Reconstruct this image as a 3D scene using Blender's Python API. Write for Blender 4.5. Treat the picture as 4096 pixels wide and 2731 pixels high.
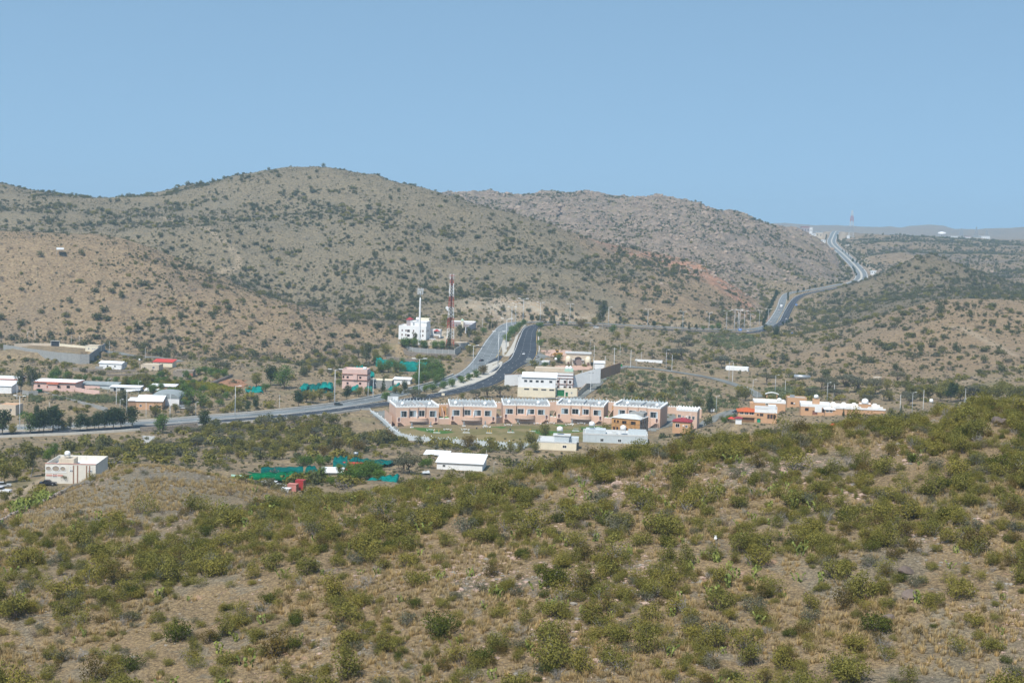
import bpy, math, random
import numpy as np
from mathutils import Matrix, Vector
R_ = math.radians
scene = bpy.context.scene
for _o in list(bpy.data.objects): bpy.data.objects.remove(_o)
COL = scene.collection

# ------------------------------------------------------------------ camera
FS = 4096 * 50 / 36.0                    # focal length in photo pixels
PITCH, ROLL, EYE = R_(4.76), R_(1.8), 100.0
cam_d = bpy.data.cameras.new('camera'); cam = bpy.data.objects.new('camera', cam_d); COL.objects.link(cam)
cam_d.lens = 50; cam_d.sensor_width = 36; cam_d.clip_start = 0.5; cam_d.clip_end = 30000
cam.matrix_world = Matrix.Translation((0, 0, EYE)) @ Matrix.Rotation(math.pi/2 - PITCH, 4, 'X') @ Matrix.Rotation(ROLL, 4, 'Z')
scene.camera = cam

# ------------------------------------------------------------------ sky and sun
SUN_EL, SUN_AZ = R_(56), R_(27)          # elevation; angle to the left of straight behind the camera
sun_dir = Vector((-math.sin(SUN_AZ)*math.cos(SUN_EL), -math.cos(SUN_AZ)*math.cos(SUN_EL), math.sin(SUN_EL)))
world = bpy.data.worlds.new('World'); scene.world = world; world.use_nodes = True
wn = world.node_tree.nodes; wl = world.node_tree.links; wn.clear()
sky = wn.new('ShaderNodeTexSky'); sky.sky_type = 'NISHITA'; sky.sun_disc = False
sky.sun_elevation = SUN_EL; sky.sun_rotation = math.atan2(sun_dir.x, sun_dir.y)
sky.altitude = 1800; sky.air_density = 1.3; sky.dust_density = 1.0; sky.ozone_density = 3.0
tcw, sxw, mrw, cxw = wn.new('ShaderNodeTexCoord'), wn.new('ShaderNodeSeparateXYZ'), wn.new('ShaderNodeMapRange'), wn.new('ShaderNodeCombineXYZ')
mrw.inputs[3].default_value = .30                 # even, dusty desert sky: no white band at the horizon
wl.new(tcw.outputs['Generated'], sxw.inputs[0]); wl.new(sxw.outputs[2], mrw.inputs[0]); wl.new(sxw.outputs[0], cxw.inputs[0]); wl.new(sxw.outputs[1], cxw.inputs[1]); wl.new(mrw.outputs[0], cxw.inputs[2]); wl.new(cxw.outputs[0], sky.inputs[0])
tint = wn.new('ShaderNodeMix'); tint.data_type = 'RGBA'; tint.blend_type = 'MULTIPLY'; tint.inputs[0].default_value = 1.0; tint.inputs[7].default_value = (1.42, 1.43, 1.20, 1)
bg = wn.new('ShaderNodeBackground'); bg.inputs['Strength'].default_value = 0.134
wo = wn.new('ShaderNodeOutputWorld'); wl.new(sky.outputs[0], tint.inputs[6]); wl.new(tint.outputs[2], bg.inputs[0]); wl.new(bg.outputs[0], wo.inputs[0])
sl = bpy.data.lights.new('sun', 'SUN'); sl.energy = 4.8; sl.angle = R_(0.53); sl.color = (1.0, 0.955, 0.88)
so = bpy.data.objects.new('sun', sl); COL.objects.link(so); so.location = (0, 0, 400)
so.rotation_euler = (-sun_dir).to_track_quat('-Z', 'Y').to_euler()
scene.view_settings.view_transform = 'Standard'; scene.view_settings.look = 'None'
scene.view_settings.exposure = 0.14; scene.view_settings.gamma = 1.0; scene.view_settings.use_curve_mapping = False
scene.cycles.use_denoising = True
scene.cycles.max_bounces = 5; scene.cycles.diffuse_bounces = 2; scene.cycles.glossy_bounces = 2
scene.cycles.transmission_bounces = 3; scene.cycles.volume_bounces = 0; scene.cycles.transparent_max_bounces = 6

# ------------------------------------------------------------------ survey: photo bearings to metres
CP_, SP_, CR_, SR_ = math.cos(PITCH), math.sin(PITCH), math.cos(ROLL), math.sin(ROLL)
def at(sx, sy, Y):
    """world point on the bearing of photo pixel (sx, sy), Y metres ahead of the viewpoint"""
    xc, yc = (sx - 2048)/FS, -(sy - 1365.5)/FS
    xu, yu = xc*CR_ - yc*SR_, xc*SR_ + yc*CR_
    dy, dz = CP_ + yu*SP_, -SP_ + yu*CP_
    t = Y/dy
    return Vector((xu*t, Y, EYE + dz*t))
def bear(sx, sy):
    p = at(sx, sy, 1.0); return p.x, p.z - EYE
def yz(sy, zv): return -zv*FS/(sy - 940.0)
def atz(sx, sy, zv): return at(sx, sy, yz(sy, zv))
PQ = 4096/2352.0
def P(px, py, Y): return at(px*PQ, py*PQ, Y)
def PZ(px, Y, zv): return at(px*PQ, 940 - zv*FS/Y, Y)

# ------------------------------------------------------------------ noise
def _hash(i, j, k):
    n = (i.astype(np.int64)*374761393 + j.astype(np.int64)*668265263 + k*1274126177) & 0xffffffff
    n = ((n ^ (n >> 13))*1274126177) & 0xffffffff
    return ((n ^ (n >> 16)) & 0xffff)/65535.0
def vnoise(x, y, k=0):
    i, j = np.floor(x), np.floor(y); fx, fy = x - i, y - j
    u, v = fx*fx*fx*(fx*(fx*6-15)+10), fy*fy*fy*(fy*(fy*6-15)+10)
    a, b, c, d = _hash(i, j, k), _hash(i+1, j, k), _hash(i, j+1, k), _hash(i+1, j+1, k)
    return (a*(1-u)+b*u)*(1-v) + (c*(1-u)+d*u)*v*1.0
def fbm(x, y, wl, octv=4, k=0, gain=.5):
    s, am, f = 0, 1.0, 1.0/wl; t = 0
    for o in range(octv):
        s = s + am*(vnoise(x*f + 17.3*o, y*f - 9.1*o, k+o) - .5)*2; t += am; am *= gain; f *= 2.03
    return s/t
def ridged(x, y, wl, octv=3, k=0):
    s, am, f, t = 0, 1.0, 1.0/wl, 0
    for o in range(octv):
        s = s + am*(1 - np.abs(vnoise(x*f+31.7*o, y*f+5.9*o, k+o)*2-1)); t += am; am *= .5; f *= 2.1
    return s/t

# ------------------------------------------------------------------ terrain survey points
ctrl = []   # (a, ln Y, slope, zone)
def cp(zone, *pts):
    for px, py, Y in pts:
        p = P(px, py, Y); ctrl.append((p.x/Y, math.log(Y), (p.z-EYE)/Y, zone))
def cz(zone, *pts):
    for px, Y, zv in pts:
        p = PZ(px, Y, zv); ctrl.append((p.x/Y, math.log(Y), (p.z-EYE)/Y, zone))
# near slope
cz('F', (-900,4,-2.2),(1176,4,-2.2),(3300,4,-2.2),(-900,30,-10),(1176,30,-11),(3300,30,-10),(-900,70,-24),(300,70,-25),(1176,70,-25),(2000,70,-24),(3300,70,-22))
cp('F', (-700,1568,172),(0,1568,166),(600,1568,158),(1176,1568,150),(1800,1568,146),(2352,1568,140),(3000,1568,132),
 (-700,1400,198),(0,1400,190),(600,1400,180),(1176,1400,170),(1800,1400,164),(2352,1400,158),(3000,1380,150),
 (0,1300,214),(500,1290,204),(1176,1270,192),(1800,1250,186),(2352,1230,180),(3000,1200,172),
 (-600,1230,250),(0,1215,244),(400,1200,234),(800,1185,226),(1176,1170,214),(1800,1130,208),(2352,1080,204),(3000,1010,195),
 (280,1100,290),(430,1110,285),(180,1140,285),(-250,1150,310),(-700,1130,330),(-100,1180,300),
 (60,1168,300),(110,1144,305),(150,1128,308),(195,1104,314),(240,1082,316),(300,1072,314),(400,1076,312),(470,1092,306),(540,1114,298),(600,1140,288),
 (660,1160,276),(750,1158,268),(900,1136,262),(1100,1108,260),(1300,1076,258),(1500,1042,256),(1750,1010,254),(1900,992,252),(2000,982,250),(2200,952,246),(2352,928,242),(3000,850,236))
cz('V', (60,350,-68),(100,350,-67),(200,350,-65),(300,356,-63),(400,356,-64),(500,350,-67))
cp('V', (690,1134,362),(600,1122,385),(800,1120,385),(900,1104,400),(800,1108,428),(700,1112,425),(820,1089,485),(600,1112,425),(1000,1084,490),(760,1096,462))
cz('F', (1100,340,-68),(1300,340,-70),(1500,340,-70),(1750,340,-66),(2000,340,-60),(2200,340,-56),(2352,340,-52),(3000,330,-42),(1100,420,-83),(1300,420,-88),(1500,420,-90),(1750,420,-88),(2000,420,-82),(2200,420,-76),(2352,420,-70),(3000,420,-58))
cz('V', (1500,500,-96),(1750,500,-96),(2000,500,-91),(2352,500,-83),(3000,500,-75),(2000,620,-93),(2352,620,-88),(3000,620,-84),(1300,500,-94))
cp('V', (180,1110,400),(60,1132,390),(-200,1130,390),(100,1040,560),(300,1040,560),(450,1015,640),(-300,1050,560),(150,1012,672),(340,1002,690),
 (640,1105,450),(560,1085,450),(750,1050,560),(900,1080,470),(1050,1080,520),(950,1040,580),(700,1000,640),(850,962,740),(600,982,690),(900,1010,680),(1100,1030,650))
cz('V', (1000,695,-101),(1100,690,-101.2),(1200,680,-101.3),(900,760,-98),(1200,760,-101),(1400,760,-101),(1600,760,-99),(1200,700,-101),(1450,690,-100),(1200,830,-98),(1450,840,-97.5),(1750,690,-91),(1900,690,-89),(2150,690,-88),
 (1750,760,-93),(1950,760,-91),(2150,760,-89),(2352,830,-86),(2100,830,-90),(3000,830,-82),
 (0,830,-92),(150,830,-92),(300,860,-92),(450,860,-93),(600,870,-94),(100,960,-89),(300,960,-88.5),(450,960,-88.5),(600,1000,-88.5),(0,1000,-86),(700,930,-93),(800,960,-92.5),(-600,830,-91),(-600,700,-96),(-600,960,-87))
# near hill on the left
cp('L', (0,770,1080),(200,770,1090),(400,800,1060),(550,812,1050),(650,830,1040),(750,800,1100),(0,650,1180),(0,530,1300),(200,650,1190),(280,548,1320),(100,532,1310),
 (400,680,1180),(400,600,1290),(500,642,1280),(600,720,1170),(650,692,1260),(750,750,1150),(750,714,1230),(-600,650,1180),(-600,540,1300),(-600,780,1060),(820,790,1120))
cz('H', (0,1450,-8),(250,1500,-15),(450,1450,-46),(650,1400,-69),(800,1330,-77),(-600,1450,-8))
cp('H', (0,500,1600),(0,430,1800),(100,440,1820),(200,458,1850),(300,455,1900),(200,500,1620),(-600,420,1800),(350,560,1500),
 (400,442,1780),(500,415,1800),(560,405,1800),(650,395,1800),(740,388,1800),(860,410,1780),(940,435,1750),(1000,450,1730),(1100,475,1700),(1180,490,1680),(1250,540,1600),(1300,572,1580),
 (500,500,1620),(500,580,1480),(550,650,1380),(700,500,1620),(740,450,1700),(700,580,1500),(800,650,1420),(850,700,1340),(900,550,1530),(950,620,1450),(1000,690,1340),
 (1050,560,1530),(1100,640,1430),(1200,600,1480),(1200,680,1370),(1300,640,1450),(1300,720,1340),(1400,620,1530),(1400,700,1400),(1180,692,1335),(1100,700,1300),(1250,718,1320))
cp('S', (1400,588,1620),(1500,604,1610),(1600,645,1560),(1680,686,1520),(1500,680,1450),(1600,700,1430),(1650,735,1400),(1500,735,1370),(1710,735,1440))
cp('D', (1540,598,1668),(1620,634,1618),(1600,606,1685),(1690,668,1600),(1765,742,1480),(1720,706,1530),(1480,586,1680),(1580,618,1640),(1650,656,1590),(1700,690,1555),(1748,722,1510))
cz('H', (0,2300,10),(250,2400,0),(-600,2300,10),(740,2200,45),(1000,2200,0),(1200,1950,-18),(1330,1880,-30))
cz('R', (1500,1790,-46),(1640,1700,-64))
cp('R', (1050,452,2700),(1100,450,2700),(1180,448,2700),(1230,443,2650),(1300,453,2650),(1350,448,2650),(1400,457,2600),(1480,468,2500),(1530,459,2450),(1580,470,2450),(1620,485,2450),(1700,498,2450),(1760,512,2450),(1850,540,2430),(1900,572,2400),(1940,612,2330),
 (1150,490,2350),(1250,500,2300),(1300,540,2150),(1350,520,2200),(1450,560,2000),(1500,530,2150),(1550,600,1930),(1600,560,2050),(1650,640,1850),(1700,560,2150),(1700,670,1800),(1750,620,1980),(1785,680,1760),(1850,600,2200),(1850,652,1950),(1905,636,2120))
cz('R', (1200,3300,10),(1600,3200,-20),(1000,3000,10),(700,3000,0))
# far side, right
cp('P', (1970,590,2560),(2000,562,2800),(2100,548,3100),(2200,550,3200),(2352,562,3100),(2050,590,2500),(2150,582,2700),(2250,600,2400),(2352,602,2450),(2352,650,2050),(2250,642,2100),(3000,570,3000),(3000,640,2100),(1870,540,3300),(1850,536,3500),(1960,541,3300))
cp('G', (1850,715,1620),(1900,692,1680),(1980,648,1750),(2060,622,1760),(2130,592,1750),(2190,626,1725),(2280,650,1700),(2352,672,1680),(3000,680,1650),
 (1850,752,1500),(1950,722,1500),(2050,700,1480),(2130,680,1480),(2200,690,1450),(2300,700,1420))
cz('P', (2000,1950,-78),(2130,1980,-62),(2300,1900,-80),(1930,1900,-74))
cp('T', (1850,772,1320),(1950,748,1300),(2050,722,1270),(2130,696,1240),(2200,690,1230),(2352,692,1230),(3000,680,1200),
 (1900,830,1050),(2000,802,1060),(2100,772,1080),(2200,750,1090),(2352,740,1100),(2000,852,930),(2150,832,950),(2352,812,980),(3000,780,1000))
cz('G', (1950,1400,-94),(2130,1350,-74),(2300,1330,-74))
cp('V', (1600,800,1150),(1450,792,1150),(1300,790,1130),(1750,795,1180),(1700,852,980),(1500,860,950),(1450,892,900),(1600,900,880),(1800,862,950),(1850,905,850),
 (960,790,1090),(900,802,1060),(850,832,1020),(1060,770,1130))
cz('P', (2000,4300,-15),(2352,4300,-22),(3000,4300,-22),(1700,4300,-60),(0,4300,-40),(-700,4300,-40),(1000,4300,-40))
cp('P', (1500,540,7600),(1700,530,7600),(1800,513,7600),(1850,521,7600),(1950,523,7600),(2000,531,7600),(2100,525,7600),(2140,521,7600),(2190,535,7600),(2352,528,7600),(3000,520,7600),(0,470,7600),(1000,500,7600),(-700,460,7600))
cz('P', (-700,10500,-90),(0,10500,-90),(1176,10500,-90),(2352,10500,-90),(3000,10500,-90))

# roads surveyed as (sx, sy, z below eye, width)
LC = [(-500,1738,-97,15),(0,1717,-97,15),(330,1704,-97,15),(655,1689,-97,15),(880,1671,-97,15),(1100,1653,-97,15),(1355,1623,-97,14),(1514,1595,-96.6,13),(1600,1575,-96.3,12),(1743,1540,-95.5,12),
      (1822,1515,-94.5,13),(1890,1485,-93,15),(1935,1442,-90,16),(1962,1398,-87,16),(1987,1351,-83.5,14),(2033,1300,-80,13),(2110,1288,-79.6,12),(2350,1291,-82,12),(2600,1305,-86,12),
      (2850,1316,-89.5,12),(2990,1318,-91,12),(3070,1304,-91,11),(3105,1264,-87,10),(3125,1226,-82,10),(3135,1195,-78,10),(3160,1172,-75,9),(3260,1157,-73.5,9),(3370,1135,-71,9)]
RC = [(-500,1762,-97,14),(0,1738,-97,14),(330,1724,-97,14),(655,1703,-97,14),(880,1686,-97,14),(1100,1669,-97,14),(1252,1654,-97,14),(1400,1634,-97,13),(1560,1612,-96.6,13),(1758,1579,-96,13),(1880,1553,-95,14),
      (1958,1527,-94,16),(2030,1472,-90.3,17),(2085,1440,-88.5,18),(2104,1402,-86,18),(2113,1351,-82.5,15),(2130,1310,-80,13),(2190,1298,-80,12),(2350,1300,-82.6,11),(2600,1314,-86.5,11),
      (2850,1325,-90,11),(3000,1329,-91.5,11),(3090,1309,-91,10),(3132,1286,-89.5,10),(3151,1249,-85,10),(3172,1212,-80,10),(3194,1189,-77,10),(3230,1174,-75,9),(3300,1160,-74,9),(3400,1140,-71.5,9)]
FR = [(3400,1137,-71.5,18),(3440,1118,-66,19),(3446,1100,-62,19),(3436,1080,-58,20),(3408,1049,-48,20),(3370,1013,-35,20),(3345,992,-26,20),(3330,976,-19,20),(3326,963,-13,20),(3332,948,-4,20),(3338,934,4,22),(3345,925,14,22)]
FRY = [2090,2190,2240,2330,2500,2750,2900,3040,3300,3600,3900,4300]
def road_pts(lst, ys=None):
    out = []
    for i, (sx, sy, z, w) in enumerate(lst):
        p = at(sx, sy, ys[i]) if ys else atz(sx, sy, z)
        out.append((p.x, p.y, p.z, w))
    return np.array(out)
def smooth_line(pts, step):
    """Catmull-Rom resample, roughly every `step` metres"""
    out = []; n = len(pts)
    for i in range(n-1):
        p0, p1, p2, p3 = pts[max(i-1,0)], pts[i], pts[i+1], pts[min(i+2,n-1)]
        m = max(2, int(np.linalg.norm(p2[:2]-p1[:2])/step))
        for k in range(m):
            t = k/m
            out.append(.5*((2*p1)+(-p0+p2)*t+(2*p0-5*p1+4*p2-p3)*t*t+(-p0+3*p1-3*p2+p3)*t**3))
    out.append(pts[-1]); return np.array(out)
LCL, RCL, FRL = smooth_line(road_pts(LC), 6), smooth_line(road_pts(RC), 6), smooth_line(road_pts(FR, FRY), 12)
for L, st, zn in ((LCL, 8, 'V'), (RCL, 8, 'V'), (FRL, 5, 'P')):
    for q in L[::st]:
        ctrl.append((q[0]/q[1], math.log(q[1]), (q[2]-EYE)/q[1], zn))

ctrl_a = np.array([c[0] for c in ctrl]); ctrl_l = np.array([c[1] for c in ctrl]); ctrl_s = np.array([c[2] for c in ctrl])
zones = 'FVLHSDRPGT'
ctrl_z = np.array([zones.index(c[3]) for c in ctrl])
def tps(r2): return np.where(r2 > 1e-12, .5*r2*np.log(np.maximum(r2, 1e-12)), 0)
N = len(ctrl_a)
K = tps((ctrl_a[:,None]-ctrl_a)**2 + (ctrl_l[:,None]-ctrl_l)**2) + 2e-6*np.eye(N)
Pm = np.c_[np.ones(N), ctrl_a, ctrl_l]
A = np.block([[K, Pm],[Pm.T, np.zeros((3,3))]])
W = np.linalg.lstsq(A, np.r_[ctrl_s, 0,0,0], rcond=None)[0]
def tps_eval(a, l):
    out = np.empty(a.shape[0])
    for i in range(0, a.shape[0], 20000):
        aa, ll = a[i:i+20000], l[i:i+20000]
        out[i:i+20000] = tps((aa[:,None]-ctrl_a)**2+(ll[:,None]-ctrl_l)**2) @ W[:N] + W[N] + W[N+1]*aa + W[N+2]*ll
    return out
# polar survey grid: bearings x distances
NA = 561
a_in = np.linspace(-.43, .43, NA-40)
GA = np.r_[np.linspace(-.80, -.43, 21)[:-1], a_in, np.linspace(.43, .80, 21)[1:]]
GL = np.r_[np.linspace(math.log(4), math.log(95), 40)[:-1], np.linspace(math.log(95), math.log(3600), 720), np.linspace(math.log(3600), math.log(10500), 50)[1:]]
NA, NL = len(GA), len(GL)
ca, cl = np.linspace(-.80, .80, 161), np.linspace(GL[0], GL[-1], 330)
CA, CLm = np.meshgrid(ca, cl)
cs = tps_eval(CA.ravel(), CLm.ravel()).reshape(CA.shape)
dz_ = np.zeros((len(zones),)+CA.shape)
d2 = (CA[None]-ctrl_a[:,None,None])**2 + (CLm[None]-ctrl_l[:,None,None])**2
wgt = 1/(d2+1e-4)**2.2
for zi in range(len(zones)): dz_[zi] = wgt[ctrl_z==zi].sum(0)
dz_ /= dz_.sum(0); del d2, wgt
def resample(F, a, l):
    fa = np.clip((a-ca[0])/(ca[1]-ca[0]), 0, len(ca)-1.001); fl = np.clip((l-cl[0])/(cl[1]-cl[0]), 0, len(cl)-1.001)
    i, j = fa.astype(int), fl.astype(int); u, v = fa-i, fl-j
    # smooth cubic (Catmull-Rom) in both directions
    def cr(t): return (-.5*t+t*t-.5*t**3, 1-2.5*t*t+1.5*t**3, .5*t+2*t*t-1.5*t**3, -.5*t*t+.5*t**3)
    wu, wv = cr(u), cr(v); out = 0
    for q in range(4):
        jj = np.clip(j-1+q, 0, len(cl)-1); row = 0
        for r in range(4):
            row = row + wu[r]*F[jj, np.clip(i-1+r, 0, len(ca)-1)]
        out = out + wv[q]*row
    return out
AA, LL = np.meshgrid(GA, GL)
YY = np.exp(LL); XX = AA*YY
ZB = EYE + resample(cs, AA, LL)*YY
ZW = np.clip(np.stack([resample(dz_[zi], AA, LL) for zi in range(len(zones))]), 0, 1)
zw = {c: ZW[i] for i, c in enumerate(zones)}
hill = zw['L']+zw['H']+zw['S']+zw['D']+zw['G']+zw['T']*.5+zw['P']*.6+zw['R']
near = zw['F']
Zn = ZB + hill*(fbm(XX,YY,170,3,1)*3.2 + (ridged(XX+40*fbm(XX,YY,200,2,77),YY,150,4,5)-.6)*12 + fbm(XX,YY,28,3,9)*.9)
Zn += zw['R']*(ridged(XX,YY,85,4,20)-.55)*20 + zw['R']*fbm(XX,YY,16,3,23)*4.5
Zn += zw['D']*(ridged(XX,YY,40,3,25)-.5)*4 + zw['H']*(ridged(XX,YY,75,3,27)-.55)*5
Zn += zw['V']*fbm(XX,YY,60,3,30)*.7
Zn += near*(fbm(XX,YY,26,4,40)*.9 + fbm(XX,YY,5,3,44)*.22 + (ridged(XX,YY,12,2,47)-.5)*.35)
far = np.clip((YY-3300)/900, 0, 1); Zn += far*(ridged(XX,YY,900,4,50)-.6)*60*np.clip((YY-5200)/1800,0,1)

# pads and cuttings: (x, y, half width, half depth, rotation, z, falloff)
PADS = []
def pad(x, y, hw, hd, rz, z, fall=8): PADS.append((x, y, hw, hd, rz, z, fall))
def dist_line(L, X, Y):
    """distance to a polyline and the height / width there"""
    best = np.full(X.shape, 1e9); hz = np.zeros(X.shape); hw = np.zeros(X.shape)
    for p, q in zip(L[:-1], L[1:]):
        d = q[:2]-p[:2]; n = d@d + 1e-9
        t = np.clip(((X-p[0])*d[0]+(Y-p[1])*d[1])/n, 0, 1)
        dd = np.hypot(X-p[0]-t*d[0], Y-p[1]-t*d[1]); m = dd < best
        best[m] = dd[m]; hz[m] = (p[2]+t*(q[2]-p[2]))[m]; hw[m] = (p[3]+t*(q[3]-p[3]))[m]
    return best, hz, hw
# ------------------------------------------------------------------ building sites (photo bearing, distance, depth, turn)
SITES = {}
def site(key, xl, xr, sy, Y, d, rz=0, hpx=30, padm=3, fall=7, below=0.0):
    k = Y/FS; c = at((xl+xr)/2, sy, Y); rz = R_(rz)
    w = (xr-xl)*k/math.cos(rz)
    SITES[key] = dict(loc=Vector((c.x, c.y, c.z-below)), w=w, d=d, rz=rz, h=hpx*k, k=k)
    if padm is not None:
        pad(c.x - math.sin(rz)*d/2, c.y + math.cos(rz)*d/2, w/2+padm, d/2+padm, rz, c.z, fall)
# villas
site('v1', 1584, 1754, 1709, 748, 23, 14, 88); site('v2', 1797, 1985, 1703, 753, 23, 5, 84); site('v3', 2010, 2198, 1695, 761, 23, 3, 80)
site('v4', 2223, 2412, 1697, 758, 23, -10, 82); site('v5', 2452, 2636, 1707, 750, 23, -16, 86)
site('gatehouse', 2705, 2786, 1705, 748, 11, -14, 66); site('redlodge', 2690, 2760, 1721, 722, 8, -14, 40)
# scaffolded orange house, grey flat-roofed house
site('orange', 2445, 2556, 1752, 690, 14, -22, 80); site('greyhouse', 2150, 2305, 1800, 622, 16, -4, 34); site('greywing', 2330, 2590, 1772, 640, 14, -4, 36)
# white works and house beside the road
site('works', 2069, 2221, 1589, 855, 9, -3, 39, 2); site('gatewall', 2221, 2309, 1586, 858, 3, 3, 32, 2); site('tallhouse', 2135, 2291, 1575, 873, 13, -3, 91, 2)
site('archgate', 2261, 2363, 1461, 1004, 6, -2, 52); site('booth', 2166, 2194, 1466, 998, 5, -12, 24, 2); site('shelter', 2378, 2418, 1466, 985, 6, 0, 16, 1)
# house on the terrace with the masts
site('mastw', 1593, 1704, 1357, 1096, 17, -8, 54); site('mastlodge', 1722, 1761, 1342, 1112, 8, -5, 32); site('greyhall', 1805, 1900, 1308, 1190, 9, -4, 26, 2); site('hut', 1812, 1865, 1392, 1078, 9, -12, 34, 2)
# pink house below the terrace
site('pink3', 1367, 1468, 1556, 877, 12, -4, 80); site('greyblock', 1472, 1568, 1553, 892, 9, -3, 34); site('whiteshed', 1573, 1641, 1536, 910, 8, -4, 24)
# left settlement
site('yardroom', 341, 392, 1408, 1018, 9, 0, 30, 1); site('shed', 395, 488, 1476, 950, 9, -8, 32); site('redroof', 611, 690, 1467, 965, 9, -4, 24); site('beigehouse', 562, 636, 1481, 945, 9, -4, 28)
site('stonehut', 691, 771, 1508, 915, 8, 0, 30, 1)
site('pinkhouse', 132, 302, 1560, 850, 14, -3, 40); site('leftshed', -40, 46, 1573, 835, 12, 0, 40); site('pinkback', -60, 70, 1545, 875, 14, 0, 40)
site('greyroof', 318, 466, 1556, 862, 10, 0, 22, 1); site('warehouse', 546, 648, 1638, 787, 12, 6, 42); site('hall', 600, 716, 1622, 800, 20, 4, 44, 2); site('brownbay', 514, 548, 1628, 796, 8, 4, 26, 1)
site('whiteback', 600, 700, 1562, 858, 8, 0, 18, 1); site('stallroof', 440, 560, 1566, 850, 7, 0, 20, 1); site('shellhouse', -10, 64, 1660, 758, 9, -6, 44)
# near-left block with round openings
site('roundhouse', 181, 382, 1934, 402, 15, 3, 80, 2, 5)
# orchard sheds under the nets
site('redshed', 1357, 1440, 1888, 500, 8, -4, 24, 1); site('lowshed', 1285, 1366, 1912, 478, 7, 2, 22, 1); site('longshed', 1745, 1930, 1880, 520, 12, -6, 30, 1); site('smallshed', 1697, 1790, 1834, 580, 7, -6, 16, 1)
# right settlement
site('resA', 2951, 3024, 1690, 690, 10, -6, 50); site('resB', 3018, 3105, 1692, 688, 13, -10, 56); site('resC', 3015, 3140, 1652, 735, 10, -6, 48, 1); site('resD', 3148, 3225, 1634, 765, 9, -6, 44)
site('resE', 3203, 3320, 1664, 712, 12, -8, 48); site('resF', 3330, 3540, 1662, 715, 16, -4, 28); site('resG', 3435, 3482, 1662, 716, 8, -12, 46, None); site('kiosk', 3300, 3338, 1664, 700, 5, -6, 24, None)
site('gardentower', 2942, 2966, 1696, 676, 3, -8, 28, 1)
site('longwhite', 2903, 2990, 1486, 995, 8, -14, 18, 2); site('wallwhite', 2540, 2648, 1453, 1020, 6, -8, 12, 1); site('edgewhite', 3878, 3962, 1664, 690, 9, -6, 26, 1)
# compound grounds
for sx, sy, zv, hw, hd in ((1800,1735,-101.4,55,22),(2100,1735,-101.4,55,25),(2350,1730,-101,45,22),(1850,1660,-100,60,16),(2200,1655,-99,60,14),(2560,1690,-101,40,22),(1725,1772,-101.2,20,5),(1900,1784,-101.3,25,5)):
    q = atz(sx, sy, zv); pad(q.x, q.y, hw, hd, 0, q.z, 15)
# terrace with the masts, walled yard
q = at(1720, 1366, 1085); pad(q.x-2, q.y, 24, 38, R_(-6), q.z, 4)
q = at(205, 1398, 1022); pad(q.x, q.y, 28, 27, R_(-8), q.z, 3)
q = at(2290, 1480, 975); pad(q.x, q.y, 22, 20, 0, q.z, 8)
# terraces under the nets
q = at(1640, 1486, 985); pad(q.x, q.y, 24, 8, 0, q.z, 5)

# ------------------------------------------------------------------ final ground
def apply_pads(X, Y, Z):
    for (x, y, hw, hd, rz, z, fall) in PADS:
        m = (np.abs(X-x) < hw+hd+fall) & (np.abs(Y-y) < hw+hd+fall)
        if not m.any(): continue
        dx, dy = X[m]-x, Y[m]-y; c, s = math.cos(rz), math.sin(rz)
        u, v = np.abs(dx*c+dy*s)-hw, np.abs(-dx*s+dy*c)-hd
        d = np.hypot(np.maximum(u,0), np.maximum(v,0)); t = np.clip(d/fall, 0, 1); t = t*t*(3-2*t)
        Z[m] = z*(1-t) + Z[m]*t
    return Z
Zg = apply_pads(XX, YY, Zn.copy())
ROADM = np.full(XX.shape, 99.0)
for L, cl_ in ((LCL, 4), (RCL, 4), (FRL, 8)):
    m = (YY > L[:,1].min()-60) & (YY < L[:,1].max()+60)
    d, hz, hw = dist_line(L, XX[m], YY[m]); e = d - hw/2
    t = np.clip((e-cl_)/(14 + 10*hill[m]), 0, 1); t = t*t*(3-2*t)
    keep = (hz-.3)*(1-t) + Zg[m]*t
    other = np.clip((ROADM[m]-cl_)/12, 0, 1)          # next to a road already levelled
    Zg[m] = np.where(e < ROADM[m]+2, keep, Zg[m])
    ROADM[m] = np.minimum(ROADM[m], e)
SG = (Zg-EYE)/YY
VMAX = np.maximum.accumulate(SG, axis=0)
VIS = SG >= np.r_[np.full((1,NA), -9.), VMAX[:-1]] - 2e-4
def gidx(x, y):
    a, l = x/y, np.log(y)
    i = np.clip(np.searchsorted(GA, a)-1, 0, NA-2); j = np.clip(np.searchsorted(GL, l)-1, 0, NL-2)
    return i, j, np.clip((a-GA[i])/(GA[i+1]-GA[i]), 0, 1), np.clip((l-GL[j])/(GL[j+1]-GL[j]), 0, 1)
def bil(F, x, y):
    i, j, u, v = gidx(x, y)
    return (F[j,i]*(1-u)+F[j,i+1]*u)*(1-v) + (F[j+1,i]*(1-u)+F[j+1,i+1]*u)*v
def ground(x, y): return float(bil(Zg, np.array([x]), np.array([max(y, 4.1)]))[0])
def hit(sx, sy, ymin=90):
    """where the line of sight of a photo pixel meets the ground"""
    a, s = bear(sx, sy); i = int(np.clip(np.searchsorted(GA, a)-1, 0, NA-2)); u = (a-GA[i])/(GA[i+1]-GA[i])
    col = SG[:,i]*(1-u)+SG[:,i+1]*u; j0 = int(np.searchsorted(GL, math.log(ymin)))
    w = np.nonzero(col[j0:] >= s)[0]; j = (w[0]+j0) if len(w) else NL-60
    t = (s-col[j-1])/(col[j]-col[j-1]) if col[j] > col[j-1] else 1.0
    Y = math.exp(GL[j-1]+np.clip(t,0,1)*(GL[j]-GL[j-1])); x = a*Y
    return Vector((x, Y, ground(x, Y)))

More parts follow.
